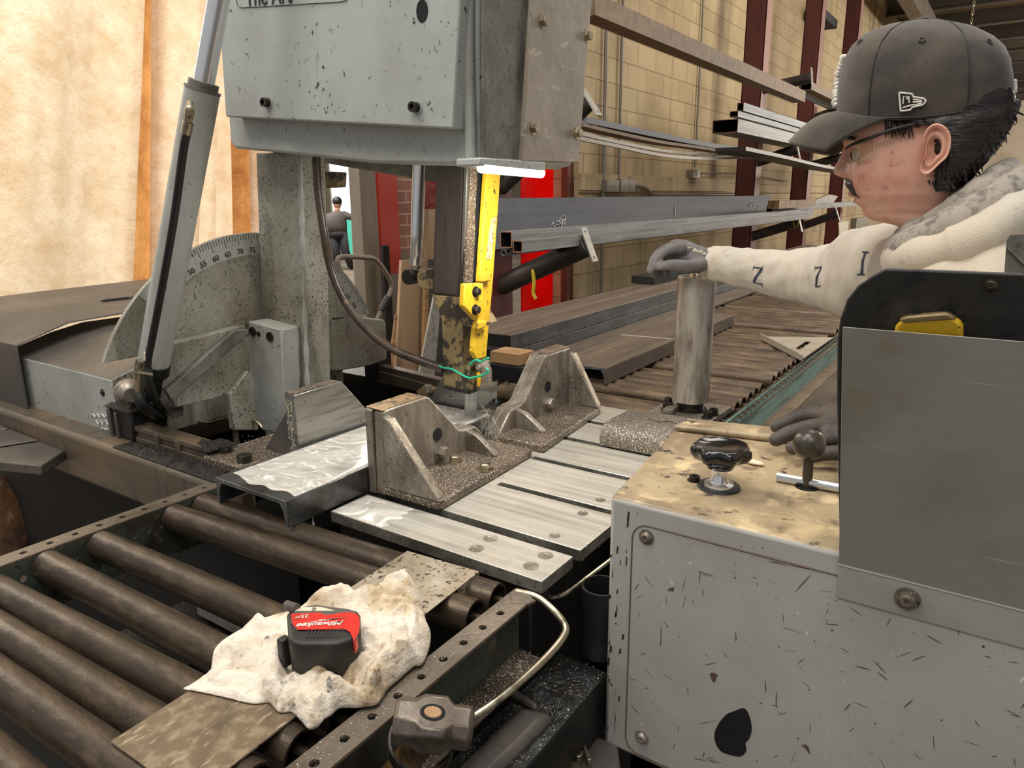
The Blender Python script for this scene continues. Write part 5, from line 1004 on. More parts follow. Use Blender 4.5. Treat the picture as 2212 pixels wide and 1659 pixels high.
m = MB(); m.tube([at(px, py, x=WX+.04) for px, py in [(1512, 374), (1600, 374), (1700, 391)]], .01, 8); tag(obj('cable', m, 'conduit'), 'thin cable running right from the small wall outlet', 'cable')
bx0, bx1 = at(1783, 18, x=WX+.3), at(1808, 62, x=WX+.3)
m = MB(); m.box(WX, WX+.3, bx0.y, bx1.y, bx1.z, bx0.z); tag(obj('heater_box', m, 'dark', bev=.01), 'dark box fixed high on the wall between the far columns', 'box')
# ---------------------------------------------------------------- stock rack: columns and arms
cx = -2.6
cols = [(1613, 430, 'nearest maroon rack column on the block wall'), (1727, 430, 'second maroon rack column beyond the rectangular tubes'), (1806, 430, 'third maroon rack column close to the man')]
cy = []
for px, py, lab in cols:
    y = at(px, py, x=cx).y; cy.append(y); m = MB()
    m.box(cx-.11, cx-.098, y-.1, y+.1, 0, 5.3); m.box(cx-.105, cx+.105, y-.1, y-.088, 0, 5.3); m.box(cx+.098, cx+.11, y-.1, y+.1, 0, 5.3)
    m.bm.normal_update(); bmesh.ops.recalc_face_normals(m.bm, faces=m.bm.faces)
    for f in m.bm.faces:
        if f.normal.x > .6: f.material_index = 1  # the flange side towards the room takes the paler colour
    tag(obj('rack_column', m, ['maroon', 'maroon_edge'], smooth=False), lab, 'column')
yA = at(1275, 535, x=-1.85).y
m = MB(); m.box(-2.62, -2.42, yA-.1, yA+.1, 0, 5.3); tag(obj('rack_column', m, 'maroon', bev=.003), 'dark maroon rack column carrying the near black arm behind the blade guard', 'column')
def arm(label, a, b, y, r=.05, plate=True, ph=.22):
    A, B = at(*a, y=y), at(*b, y=y); A = A+(A-B).normalized()*max(0, (A.x-(cx+.1 if y > 5 else -2.43))/max(.2, (B-A).normalized().x))*1.0; o = thing('rack_arm', label, 'rack arm', A)
    m = MB(); m.cyl(A, B, r, n=22); obj('arm_pipe', m, 'pipe', o)
    if plate:
        d = (B-A).normalized(); u = V((-d.z, 0, d.x)); u = u if u.z > 0 else -u
        m = MB(); c = B+d*.004; holes = [circ(c+u*ph*.38, u, Y, .008), circ(c-u*ph*.38, u, Y, .008)]
        m.holed([c+u*ph*.5-Y*.03, c+u*ph*.5+Y*.03, c-u*ph*.5+Y*.03, c-u*ph*.5-Y*.03], holes, d*.008); obj('end_plate', m, 'flat', o)
    return o
arm('nearest black rack arm with chalked end plate under the square tubes', (1118, 600), (1270, 530), yA, .058, True, .19)
arm('upper rack arm on the nearest maroon column', (1648, 192), (1752, 168), cy[0], .055, True, .2)
arm('middle rack arm on the nearest column below the rectangular tube', (1636, 350), (1722, 322), cy[0], .055, True)
arm('low rack arm on the nearest column, wrapped with yellow tape', (1620, 512), (1726, 480), cy[0], .055, True)
arm('middle rack arm on the second column behind the cap brim', (1748, 358), (1822, 338), cy[1], .055, True)
arm('upper rack arm on the second column left of the cap', (1752, 258), (1812, 236), cy[1], .055, True)
arm('low rack arm on the second column below the tubes', (1735, 488), (1808, 462), cy[1], .055, True)
arm('upper rack arm stub beside the saw head cover', (1190, 300), (1272, 220), yA, .045, True, .19)
m = MB(); c0 = at(1720, 475, y=cy[0]-.06); m.tube([c0+V((.03*math.cos(t), 0, .075*math.sin(t))) for t in [2*math.pi*i/16 for i in range(17)]], .006, 6); tag(obj('yellow_tape', m, 'strap'), 'loop of yellow tape tied at the low rack arm', 'tape')
def bar(name, label, px, y0, y1, m_, wall=.005, cat='tube', g=None, solid=False):
    """bar along y; px = four pixel corners of its near end at y0"""
    c = [at(*p, y=y0) for p in px]; x0 = (c[0].x+c[3].x)/2; x1 = (c[1].x+c[2].x)/2; zt = (c[0].z+c[1].z)/2; zb = (c[2].z+c[3].z)/2
    m = MB()
    if solid: m.box(x0, x1, y0, y1, zb, zt)
    else:
        O = [(x0, zb), (x1, zb), (x1, zt), (x0, zt)]; I = [(x0+wall, zb+wall), (x1-wall, zb+wall), (x1-wall, zt-wall), (x0+wall, zt-wall)]
        R = lambda q, y: [V((x, y, z)) for x, z in q]
        m.loft([R(I, y0), R(O, y0), R(O, y1), R(I, y1), R(I, y0)], cap=False)
        m.mi = 1; m._f([m.v((x, y0+.35, z)) for x, z in I]); m.mi = 2
        m.loft([R(I, y0-.0004), R(O, y0-.0004)], cap=False)
        m.bm.faces.ensure_lookup_table()
        for f in m.bm.faces:
            if f.material_index == 0:
                ce = f.calc_center_median()
                if x0+wall*.9 < ce.x < x1-wall*.9 and zb+wall*.9 < ce.z < zt-wall*.9 or (abs(ce.x-(x0+wall)) < 1e-4 or abs(ce.x-(x1-wall)) < 1e-4 or abs(ce.z-(zb+wall)) < 1e-4 or abs(ce.z-(zt-wall)) < 1e-4): f.material_index = 1
    return tag(obj(name, m, [m_, 'hollow', 'copper_edge'], ang=.5), label, cat, g)
yt0 = 2.84
t1 = bar('square_tube', 'larger square steel tube with open end pointing at the blade guard', [(1078, 504), (1103, 496), (1108, 533), (1083, 538)], yt0, 9.0, 'tube')
t2 = bar('square_tube', 'smaller chalk-marked square tube lying against the larger one', [(1106, 521), (1127, 518), (1130, 543), (1110, 548)], yt0, 8.6, 'tube')
for q, lab in (((1087, 546), 'left thin pipe under the larger square tube'), ((1098, 543), 'right thin pipe under the larger square tube')):
    c = at(*q, y=yt0+.05); m = MB(); m.pipe(c, c+Y*5.5, .0155, .013, 16); tag(obj('round_pipe', m, 'tube'), lab, 'pipe')
def chalk(parent, strokes, y=None, x=None, r=.0035, name='chalk_mark'):
    m = MB()
    for st in strokes: m.tube([at(px, py, x=x, y=y) for px, py in st], r, 5)
    return obj(name, m, 'chalk', parent)
bx_ = bar('steel_plate', 'tall blue-grey steel plate standing on edge along the rack, chalked 3547', [(1050, 424), (1062, 424), (1062, 540), (1050, 540)], 3.2, 8.5, 'bluesteel', cat='plate', solid=True)
# rebuild the plate with its real extent
pz1, pz0 = at(1300, 426, x=-2.35).z, 1.17
bm = bmesh.new(); bmesh.ops.create_cube(bm, size=1, matrix=Matrix.Translation(V((0, 0, .5))) @ Matrix.Diagonal((1, 1, 1, 1)))
for v in bm.verts: v.co = V((v.co.x*.02, v.co.y*5.6, v.co.z*(pz1-pz0)))
bm.to_mesh(bx_.data); bm.free(); bx_.location = (-2.37, at(1663, 440, x=-2.36).y-2.8, pz0); WL[bx_.name] = V(bx_.location)
cx3 = -2.357
dg = {'3': [(1190, 482), (1200, 480), (1203, 485), (1196, 489), (1205, 492), (1203, 499), (1193, 501)], '5': [(1213, 473), (1206, 475), (1206, 484), (1213, 485), (1212, 493), (1205, 494)], '4': [(1215, 470), (1214, 484), (1222, 482)], '4b': [(1220, 468), (1219, 492)], '7': [(1212, 470), (1222, 468), (1219, 488)], '7c': [(1210, 480), (1222, 477)]}
chalk(bx_, [[(1191, 486), (1196, 481), (1200, 485), (1196, 489)], [(1196, 489), (1201, 492), (1196, 497)], [(1208, 477), (1202, 479), (1202, 485), (1207, 486), (1206, 493), (1201, 494)], [(1210, 470), (1209, 483), (1216, 481)], [(1215, 472), (1213, 491)], [(1217, 467), (1222, 466), (1219, 486)], [(1215, 477), (1222, 474)]], x=cx3)
chalk(bx_, [[(1459, 444), (1458, 470)]], x=cx3, r=.005)
chalk(bx_, [[(1618, 438), (1616, 446)], [(1621, 437), (1620, 447), (1625, 441)], [(1628, 436), (1626, 447)]], x=cx3, r=.005)
chalk(bx_, [[(1634, 443), (1640, 440), (1636, 453), (1642, 452)]], x=cx3, r=.005)
xs2 = at(1130, 530, y=2.9).x+.004
chalk(t2, [[(1135, 529), (1139, 533)], [(1140, 524), (1140, 534), (1145, 531)], [(1147, 524), (1145, 535)], [(1150, 523), (1156, 522), (1152, 528), (1156, 532), (1151, 534)], ], x=xs2)
chalk(t2, [[(1382, 500), (1380, 506)], [(1385, 499), (1386, 506)], [(1391, 498), (1389, 505), (1396, 500)]], x=xs2)
t3 = bar('square_tube', 'far square tube continuing the rack row past the man', [(1655, 445), (1668, 443), (1669, 458), (1656, 460)], cy[0]-.6, 15.5, 'tube')
t4 = bar('rectangular_tube', 'large rectangular tube with open black end on the middle rack', [(1536, 268), (1593, 249), (1596, 277), (1542, 296)], 6.6, 12.5, 'tube')
bar('square_tube', 'galvanised tube lying highest on the middle rack stack', [(1592, 223), (1606, 221), (1607, 238), (1593, 241)], 6.9, 12.6, 'galv')
bar('square_tube', 'galvanised tube between the top tube and the rectangular tube', [(1576, 242), (1594, 238), (1595, 250), (1577, 255)], 6.8, 12.6, 'galv')
xs4 = (at(1593, 249, y=6.6).x+at(1596, 277, y=6.6).x)/2+.003
ub_ = []
m = MB(); a, b = at(1286, 6, x=-2.05), at(1750, 212, x=-2.05)
m.prism([V((-2.05, a.y, a.z+.05)), V((-2.17, a.y, a.z+.05)), V((-2.17, a.y, a.z-.06)), V((-2.05, a.y, a.z-.06))], V((0, 8.6-a.y, (at(1650, 168, x=-2.05).z-a.z)*(8.6-a.y)/(at(1650, 168, x=-2.05).y-a.y)))); tag(obj('square_tube', m, 'dust'), 'dusty tan tube high on the rack running from the saw head to the columns', 'tube')
bar('square_tube', 'dusty pale tube lying beside the upper arm left of the cap', [(1728, 180), (1752, 176), (1754, 192), (1730, 196)], cy[0]+.4, 14, 'dust')
bar('square_tube', 'short dark-ended tube below the pale tube left of the cap', [(1713, 193), (1722, 191), (1723, 202), (1714, 204)], cy[0]+.5, 13, 'galv')
# sagging bars
def sag(name, label, pts, x, w, h, m_, cat='bar'):
    c = catmull([at(px, py, x=x) for px, py in pts], 8); mb = MB()
    mb.loft([[p+V((0, 0, h/2)), p+V((w, 0, h/2)), p+V((w, 0, -h/2)), p+V((0, 0, -h/2))] for p in c]); return tag(obj(name, mb, m_, ang=.8), label, cat)
sag('flat_bar', 'wide blue-grey flat bar sagging on the middle rack', [(1230, 262), (1300, 276), (1400, 296), (1500, 314), (1560, 322), (1640, 334)], -2.3, .12, .035, 'bluesteel')
sag('flat_bar', 'dusty flat bar sagging under the blue-grey bar', [(1230, 272), (1300, 288), (1400, 308), (1500, 322), (1640, 345)], -2.26, .10, .02, 'dust')
sag('thin_rod', 'upper thin rod sagging below the flat bars', [(1230, 284), (1320, 305), (1430, 326), (1520, 333), (1640, 334)], -2.13, .02, .02, 'conduit')
sag('thin_rod', 'lowest thin rod sagging below the flat bars', [(1230, 296), (1320, 314), (1430, 336), (1520, 342), (1640, 340)], -2.09, .02, .02, 'conduit')
sag('dark_angle', 'dark steel lengths lying under the rectangular tube', [(1545, 324), (1640, 342), (1720, 359), (1800, 372)], -2.12, .25, .03, 'pipe')
m = MB(); c = at(1672, 440, x=-2.02); m.box(-2.08, -1.97, c.y, c.y+1.6, c.z-.05, c.z+.03); tag(obj('wood_block', m, 'wood_old'), 'rough timber lying on the tubes beside the nearest maroon column', 'timber')
leaning('scrap_plate', 'pale scrap plate propped on the tubes behind the man', [(1746, 436), (1788, 420), (1806, 424), (1792, 442), (1748, 446)], -2.2, 'flat', 'plate', .03)
leaning('hung_tag', 'white card hanging below the tubes by the third column', [(1810, 480), (1832, 478), (1828, 510), (1812, 512)], -2.0, 'cream', 'card', .01)
leaning('switch_box', 'small grey switch box below the tubes next to the man', [(1838, 472), (1866, 468), (1864, 492), (1836, 494)], -2.0, 'conduit', 'box', .08)
# ---------------------------------------------------------------- stock on and beside the far conveyor
channel('steel_channel', 'cut brown steel channel with one pale score line lying on the far rollers', -1.085, -.912, 1.80, 2.95, .968, .048, 'scale', 'steel')
sc_ = bpy.data.objects['steel_channel.001']
m = MB(); m.tube([at(1340, 723, z=.9688), at(1450, 732, z=.9688)], .0012, 6); obj('score_line', m, 'cream', sc_)
m = MB(); m.box(-1.272, -1.150, 1.80, 5.2, .9205, .930); fp_ = obj('flat_plate', m, 'scale', bev=.001); tag(fp_, 'long brown flat plate lying beside the stacked tubes on the far conveyor', 'plate')
m = MB(); m.prism([at(1202, 756, z=.931), at(1212, 754, z=.931), at(1226, 758, z=.931), at(1236, 763, z=.931), at(1225, 764, z=.931)], (0, 0, .002)); tag(obj('rust_flake', m, 'rust'), 'small dark flake lying on the long brown plate', 'flake')
for i, (xa, xb, za, zb, lab, mm) in enumerate(((-1.395, -1.276, .972, 1.021, 'upper front rectangular tube of the stack left of the far conveyor', 'scale'), (-1.395, -1.276, .9215, .970, 'lower front rectangular tube of the stack left of the far conveyor', 'steel'), (-1.52, -1.399, .972, 1.021, 'upper rear rectangular tube of the stack left of the far conveyor', 'scale'), (-1.52, -1.399, .9215, .970, 'lower rear rectangular tube of the stack left of the far conveyor', 'steel'))):
    m = MB(); O = [(xa, za), (xb, za), (xb, zb), (xa, zb)]; w = .004; I = [(xa+w, za+w), (xb-w, za+w), (xb-w, zb-w), (xa+w, zb-w)]
    R = lambda q, y: [V((x, y, z)) for x, z in q]
    m.loft([R(I, 1.853), R(O, 1.853), R(O, 6.8), R(I, 6.8)], cap=False); m.mi = 1; m.loft([R(I, 1.853), R(I, 2.6)]); 
    m.bm.normal_update(); bmesh.ops.recalc_face_normals(m.bm, faces=m.bm.faces)
    for f in m.bm.faces:
        if f.material_index == 0 and f.normal.x > .6: f.material_index = 2
    tag(obj('rectangular_tube', m, [mm, 'hollow', 'steel'], smooth=False, bev=.0015), lab, 'tube')
m = MB()
for y in (2.3, 4.0, 6.2): m.box(-1.60, -1.235, y-.05, y+.05, .80, .9212); m.box(-1.58, -1.48, y-.05, y+.05, 0, .80); m.box(-1.33, -1.25, y-.05, y+.05, 0, .80)
st = obj('stock_stand', m, 'pipe', bev=.003); tag(st, 'dark stand carrying the tube stack beside the far conveyor', 'stand')
m = MB(); a = at(1105, 770, z=.985); m.box(a.x-.06, a.x+.045, 1.70, 1.78, .965, 1.0); wb_ = obj('wood_block', m, 'wood', bev=.002); tag(wb_, 'small pale wood block sitting in front of the stacked tubes', 'wood block')
m = MB(); m.box(a.x-.10, a.x+.06, 1.69, 1.83, .80, .964); tag(obj('support_block', m, 'dark', bev=.003), 'dark block under the pale wood block', 'block')
sq = thing('speed_square', 'aluminium triangle square lying on the far rollers near the teal rail', 'speed square', at(1720, 755, z=T))
q0, q1, q2 = at(1644, 729, z=T+.006), at(1800, 731, z=T+.006), at(1735, 776, z=T+.006)
m = MB(); m.holed([q0, q1, q2], [[at(1718, 754, z=T+.006), at(1741, 739, z=T+.006), at(1753, 740, z=T+.006), at(1729, 758, z=T+.006)]], (0, 0, .004)); obj('blade_plate', m, 'alu', sq)
e_ = (q2-q0); n_ = V((e_.y, -e_.x, 0)).normalized(); m = MB(); m.prism([q0-Z*.006, q2-Z*.006, q2-Z*.006+n_*.006, q0-Z*.006+n_*.006], (0, 0, .022)); obj('fence', m, 'alu', sq, bev=.001)
m = MB()
for i in range(22):
    p = q0.lerp(q1, .08+i*.04); m.prism([p+Z*.0042, p+V((.0008, 0, .0042)), p+V((.0008, -.006, .0042)), p+V((0, -.006, .0042))], (0, 0, .0003))
obj('square_ticks', m, 'ink', sq, smooth=False)
m = MB(); a, b = at(1388, 602, x=-1.5), at(1470, 600, x=-1.5); m.box(-1.56, -1.44, a.y, b.y+.4, 1.0215, 1.06); tag(obj('angle_piece', m, 'dark', bev=.002), 'short black steel piece on the tube stack below the gloved hand', 'steel piece')
m = MB(); m.tube(catmull([at(1151, 582, y=yA-.055), at(1154, 612, y=yA-.055), at(1152, 632, y=yA-.055), at(1158, 646, y=yA-.055)], 5), .010, 6); tag(obj('yellow_strap', m, 'strap'), 'short yellow strap hanging from the near black rack arm', 'strap')
# fallen curls on the far conveyor side and floor clutter right of it
m = MB(); m.cyl(at(1545, 925, z=.90), at(1630, 955, z=.90), .010, n=14); tag(obj('air_nozzle', m, 'nickel'), 'thin metal nozzle tube lying between guide post foot and console', 'nozzle')
m = MB(); m.box(-.42, -.05, 2.2, 2.9, 0, .62); tag(obj('dark_bin', m, 'dark', bev=.01), 'dark bin standing beyond the teal rail', 'bin')
# ================================================================ lights
def area(name, loc, tgt, sx, sy, e, c=(1, .93, .84)):
    l = bpy.data.lights.new(name, 'AREA'); l.shape = 'RECTANGLE'; l.size = sx; l.size_y = sy; l.energy = e; l.color = c
    o = bpy.data.objects.new(name, l); COL.objects.link(o); o.location = loc
    o.rotation_euler = (V(tgt)-V(loc)).to_track_quat('-Z', 'Y').to_euler(); return o
area('ceiling_lamp', (-.9, .4, 4.6), (-.9, .6, 0), 1.6, 1.0, 66, (1, .965, .91))
area('ceiling_lamp', (.8, -1.2, 4.6), (.2, .6, 1), 1.6, 1.2, 40, (1, .96, .9))
area('ceiling_lamp', (-.3, 3.6, 4.7), (-.5, 3.2, 0), 1.2, 2.4, 70, (1, .93, .84))
area('ceiling_lamp', (-.2, 8.0, 4.8), (-2.6, 8.5, 1.2), 1.2, 3.0, 120, (1, .92, .8))
area('ceiling_lamp', (2.5, 14, 4.8), (0, 14, 1.2), 2, 3.0, 260, (1, .92, .8))
area('ceiling_lamp', (-2.2, -1.0, 4.2), (-1.2, .9, 1), 1.4, 1.0, 42, (1, .92, .82))
area('bay_lamp', (-5.6, 1.5, 2.6), (-3.0, 1.5, 1.6), 3.0, 3.4, 120, (1, .90, .76))
area('bay_lamp', (-6.0, 4.4, 3.2), (-3.3, 5.0, 1.2), 1.6, 2.2, 120, (1, .92, .82))
pl_ = bpy.data.lights.new('added_fill_light', 'POINT'); pl_.energy = 110; pl_.color = (1, .9, .78); pl_.shadow_soft_size = .3; po_ = bpy.data.objects.new('added_fill_light', pl_); COL.objects.link(po_); po_.location = (1.5, 11, 4.2)  # unseen fill light, added to brighten the dark ceiling
for q_l, e_l in (((2.6, 16, 3.3), 380), ((2.8, 24, 3.2), 800), ((4, 35, 3.2), 900)):  # more unseen fills, added for the ceiling and the far wall
    pl_ = bpy.data.lights.new('added_fill_light', 'POINT'); pl_.energy = e_l; pl_.color = (1, .9, .78); pl_.shadow_soft_size = .3; po_ = bpy.data.objects.new('added_fill_light', pl_); COL.objects.link(po_); po_.location = q_l
area('bay_lamp', (-12, 9, 5.2), (-12, 9.5, 0), 6, 4, 900, (1, .95, .86))
area('work_lamp_light', tuple(at(1110, 375, x=-.745)), (-.95, 1.2, .95), .06, .18, 5, (1, .98, .92))
w = bpy.data.worlds.new('world'); SC.world = w; w.use_nodes = True
w.node_tree.nodes['Background'].inputs[0].default_value = (.97, .985, 1, 1); w.node_tree.nodes['Background'].inputs[1].default_value = .42
SC.view_settings.view_transform = 'Standard'; SC.view_settings.look = 'None'; SC.view_settings.exposure = 0.0; SC.view_settings.gamma = 1.0; SC.view_settings.use_curve_mapping = False
# ================================================================ the man at the console
HD = .97
Hc = at(1990, 300, d=HD); hn = V((Hc.x-EYE.x, Hc.y-EYE.y, 0)).normalized()      # view direction on the ground plane
ef = V((-hn.y, hn.x, 0)); ef = ef if ef.x < 0 else -ef                           # where he faces (left in the photo)
el = -hn                                                                          # his left side, towards the camera
def onp(px, py, lat=0.):
    """point of the head plane (through the spine), moved sideways towards the camera by lat"""
    r = RT*((px-1106)/FPX) - UP*((py-829.5)/FPX) + FW
    t = (Hc-EYE).dot(hn)/r.dot(hn); return EYE+r*t+el*lat
def fz(px, py): p = onp(px, py)-Hc; return p.dot(ef), p.z+Hc.z
man = thing('person', 'man in black cap, safety glasses and oatmeal hoodie reaching over the steel post', 'person', (Hc.x-ef.x*.05, Hc.y-ef.y*.05, 0))
def interp(tab, q):
    if q <= tab[0][0]: return tab[0][1]
    for (a, b), (c, d) in zip(tab, tab[1:]):
        if q <= c: t = (q-a)/(c-a); t = t*t*(3-2*t)*.5+t*.5; return b+(d-b)*t
    return tab[-1][1]
FR = [(170, 1850), (200, 1832), (250, 1824), (295, 1822), (318, 1826), (333, 1831), (350, 1834), (365, 1835), (381, 1833), (400, 1832), (412, 1836), (420, 1839), (429, 1845), (438, 1850), (446, 1859), (455, 1862), (464, 1866), (472, 1876), (478, 1893), (484, 1925), (492, 1948), (505, 1958), (540, 1962), (600, 1955)]
BK = [(170, 2150), (200, 2172), (250, 2168), (300, 2148), (340, 2124), (380, 2098), (420, 2086), (470, 2086), (520, 2100), (600, 2130)]
WD = [(170, .060), (200, .068), (250, .074), (300, .074), (340, .073), (380, .070), (420, .064), (446, .056), (464, .050), (478, .050), (492, .054), (520, .060), (600, .09)]
NS = [(318, .003), (333, .0085), (350, .0150), (362, .0205), (370, .0205), (376, .0185), (381, .0125), (386, .004), (392, .0)]
def headpt(py, a, off=0.):
    f, z = fz(interp(FR, py), py); b, _ = fz(interp(BK, py), py); w = interp(WD, py); c = fz(2005 if py < 470 else 2025, py)[0]
    ca, sa = math.cos(a), math.sin(a); p = .86
    fw = c+((f-c) if ca > 0 else (c-b))*math.copysign(abs(ca)**p, ca); lat = w*math.copysign(abs(sa)**p, sa)
    if ca > 0:
        sig = .0085+.0055*max(0, min(1, (py-350)/22))
        fw += (interp(NS, py) if 318 <= py <= 392 else 0)*math.exp(-(lat/sig)**2)
        ey = math.exp(-((py-334)/13.)**2); fw -= .010*ey*math.exp(-((abs(lat)-.031)/.015)**2)
        fw += .004*math.exp(-((py-312)/8.)**2)*math.exp(-((abs(lat)-.026)/.02)**2)
        fw += .0035*math.exp(-(lat/.020)**2)*(math.exp(-((py-420)/5.)**2)+.9*math.exp(-((py-437)/5.)**2)) - .003*math.exp(-(lat/.024)**2)*math.exp(-((py-429)/2.5)**2)
        fw += .005*math.exp(-((abs(lat)-.045)/.02)**2)*math.exp(-((py-372)/22.)**2)
    q = V((fw, lat, z)); n = V((ca*.9, sa, 0))
    q += n*off
    return Hc+ef*q.x+el*q.y+Z*(q.z-Hc.z)
angs = [math.copysign((abs(t)**1.35), t)*math.pi for t in [-1+2*i/128 for i in range(128)]]
rows = [175, 200, 225, 250, 275, 295] + list(range(304, 396, 4)) + [399, 403, 407, 411, 414, 417, 420, 423, 426, 428, 430, 432, 435, 438, 441, 444, 448, 452, 456, 460, 464, 468, 472, 475, 478, 481, 484, 488, 494, 502, 515, 535, 565, 600]
m = MB(); m.loft([[headpt(py, a) for a in angs] for py in rows])
# body under the clothes, same mesh
def bz(px, py, lat, z=None): 
    p = onp(px, py, lat); 
    if z is not None: p.z = z
    return p
spine = Hc-ef*.055
def bp(f, l, z): return V((spine.x, spine.y, 0))+ef*f+el*l+Z*z
def oval(f, l, z, a, b, n=40): return [bp(f+a*math.cos(t), l+b*math.sin(t), z) for t in [2*math.pi*i/n for i in range(n)]]
m.loft([oval(-.15, 0, .86, .10, .15), oval(-.11, 0, 1.0, .10, .14), oval(-.06, 0, 1.15, .11, .16), oval(-.03, 0, 1.26, .10, .16), oval(-.03, 0, 1.33, .07, .08), oval(-.03, 0, 1.38, .055, .055)])
for sd in (-1, 1):
    m.tube([bp(-.16, .09*sd, .90), bp(-.15, .10*sd, .50), bp(-.18, .11*sd, .09)], [.08, .055, .04], 16)
    m.tube([bp(-.18, .11*sd, .05), bp(-.02, .12*sd, .03)], [.04, .03], 14)
body = obj('body', m, 'skin', man, ang=9)
for sd in (1, -1):
    # ear: dished disc
    oln = [(2000, 290), (2015, 279), (2033, 283), (2046, 300), (2047, 325), (2040, 346), (2025, 360), (2010, 375), (1997, 382), (1987, 375), (1988, 360), (1996, 345), (1998, 325), (1993, 307)]
    loop = catmull([onp(px, py, 0) for px, py in oln], 4, True); ce = sum(loop, V((0, 0, 0)))/len(loop)
    prof = [(.02, .004), (.30, .003), (.45, .005), (.58, .0125), (.70, .0105), (.80, .0085), (.90, .0155), (.97, .0165), (1.0, .013), (.96, .006), (.82, -.004)]
    m = MB(); m.loft([[ce+(p-ce)*r+el*sd*(.077+h+.010*max(0, -(p-ce).dot(ef))/.03*r) for p in loop] for r, h in prof]); obj('ear', m, 'skin_plain', man, ang=9)
    ec_ = headpt(335, 0); e0 = Hc+ef*(fz(1836, 335)[0]-.0155)+el*sd*.031+Z*(fz(1836, 335)[1]-Hc.z)
    m = MB(); m.sphere(e0, .0118, nu=22, nv=14); ey_ = obj('eye', m, 'eye', man)
    m = MB(); d_ = (ef+el*sd*.1-Z*.25).normalized(); m.lathe(e0+d_*.0103, d_, [(.0055, 0), (.0045, .0012), (.001, .0018)], 18); obj('iris', m, 'iris', ey_)
    m = MB(); m.tube(catmull([e0+ef*.016+el*sd*(-.016)+Z*.017, e0+ef*.017+el*sd*.0+Z*.021, e0+ef*.008+el*sd*.020+Z*.018], 6), [.0015+.002*math.sin(math.pi*i/12) for i in range(13)], 8); obj('eyebrow', m, 'hair', man)
def mus(u, v):
    lat = (u-.5)*.066; py = 385+v*(19+54*abs(u-.5)**1.3)+14*abs(u-.5)**1.5
    lim = math.asin(max(-1, min(1, lat/interp(WD, py)))); a = math.copysign(abs(math.sin(lim))**(1/.86), lim); a = math.asin(max(-1, min(1, a)))
    return headpt(py, a, .0010+.0030*math.sin(math.pi*min(1, max(0, v)))*(.75+.6*noise.noise(V((u*60, v*6, 0)))))
m = MB(); m.grid(mus, 40, 12); obj('moustache', m, 'hair', man, ang=9)
def lips(u, v):
    lat = (u-.5)*.044; py = 413+v*27; py = 427+(py-427)*(1-.8*abs(u-.5)*2)
    a = math.asin(max(-1, min(1, lat/interp(WD, py)))); a = math.copysign(math.asin(min(1, abs(math.sin(a))**(1/.86))), a); return headpt(py, a, .0007)
m = MB(); m.grid(lips, 30, 24); obj('lips', m, 'lip', man, ang=9)
# hair: shell from the sideburns round the back
HB = [(205, 2178), (225, 2196), (245, 2196), (262, 2188), (300, 2166), (340, 2134), (375, 2102), (400, 2076), (412, 2066)]
HF = [(205, 1925), (262, 1928), (274, 1938), (282, 2034), (300, 2047), (318, 2051), (345, 2050), (375, 2046), (400, 2050), (412, 2060)]
def capedge(fw, sa):
    f, zf = fz(1807, 248); b, zb = fz(2187, 218); return zb+(zf-zb)*(fw-b)/(f-b)-.021*min(1, sa)**2
m = MB(); rings = []
for i in range(30):
    py = 205+i*(412-205)/29; f0_, z = fz(interp(HF, py), py); b0__, _ = fz(interp(HB, py), py); w = interp(WD, py)+.009; ring = []
    c = fz(2020, py)[0]
    for k in range(61):
        t = k/60*2-1; s_ = abs(t)
        if s_ > .62: q = (s_-.62)/.38; fw = c+(f0_-c)*q if f0_ > c else c+(f0_-c)*q; lat = w*(1-.10*q*q*(1 if f0_ > c else 0))
        else: a = s_/.62*math.pi/2; fw = c+(b0__-c)*math.cos(a)**.9; lat = w*math.sin(a)**.85
        n1 = noise.noise(V((k*.9, py*.035, 1)))*.004+noise.noise(V((k*2.1, py*.02, 4)))*.003
        ce_ = capedge(fw-n1*(1-s_), abs(lat)/.0835)
        if z > ce_-.003: lat *= .93; fw = c+(fw-c)*.94
        ring.append(Hc+ef*(fw-n1*(1-s_))+el*math.copysign(lat+n1*s_, t)+Z*(z-Hc.z))
    rings.append(ring)
m.loft(rings, cap=False, close=False); hair = obj('hair', m, 'hair', man, ang=9, thick=.006)
m = MB(); rnd = random.Random(3)
for i in range(90):
    px = rnd.uniform(1916, 1985); py0 = 268+(px-1916)*-.06; L = rnd.uniform(14, 44)*(1 if px < 1965 else .5)
    p = onp(px, py0, .0735+rnd.uniform(0, .004)); e = onp(px+rnd.gauss(4, 5), py0+L, .0735+rnd.uniform(0, .005)); m.tube([p, p.lerp(e, .5)+el*.002, e], [.0012, .0011, .0003], 5)
obj('sideburn_hair', m, 'hair', man); m = MB()
for i in range(110):
    py = rnd.uniform(222, 400); px = interp(HB, py)+rnd.uniform(-90, 4); lat = .078*max(0, 1-((px-2030)/(interp(HB, py)-2030+1e-3))**2)**.5 if px > 2030 else .079
    q_0 = onp(px, py)-Hc
    if q_0.z+Hc.z > capedge(q_0.dot(ef), lat/.0835)-.004: continue
    p = onp(px, py, lat*.98); e = onp(px+rnd.gauss(8, 8), py+rnd.uniform(8, 30), lat*.98+.002); m.tube([p, p.lerp(e, .5)+el*.002, e], [.0012, .0012, .0003], 5)
obj('nape_hair', m, 'hair', man)
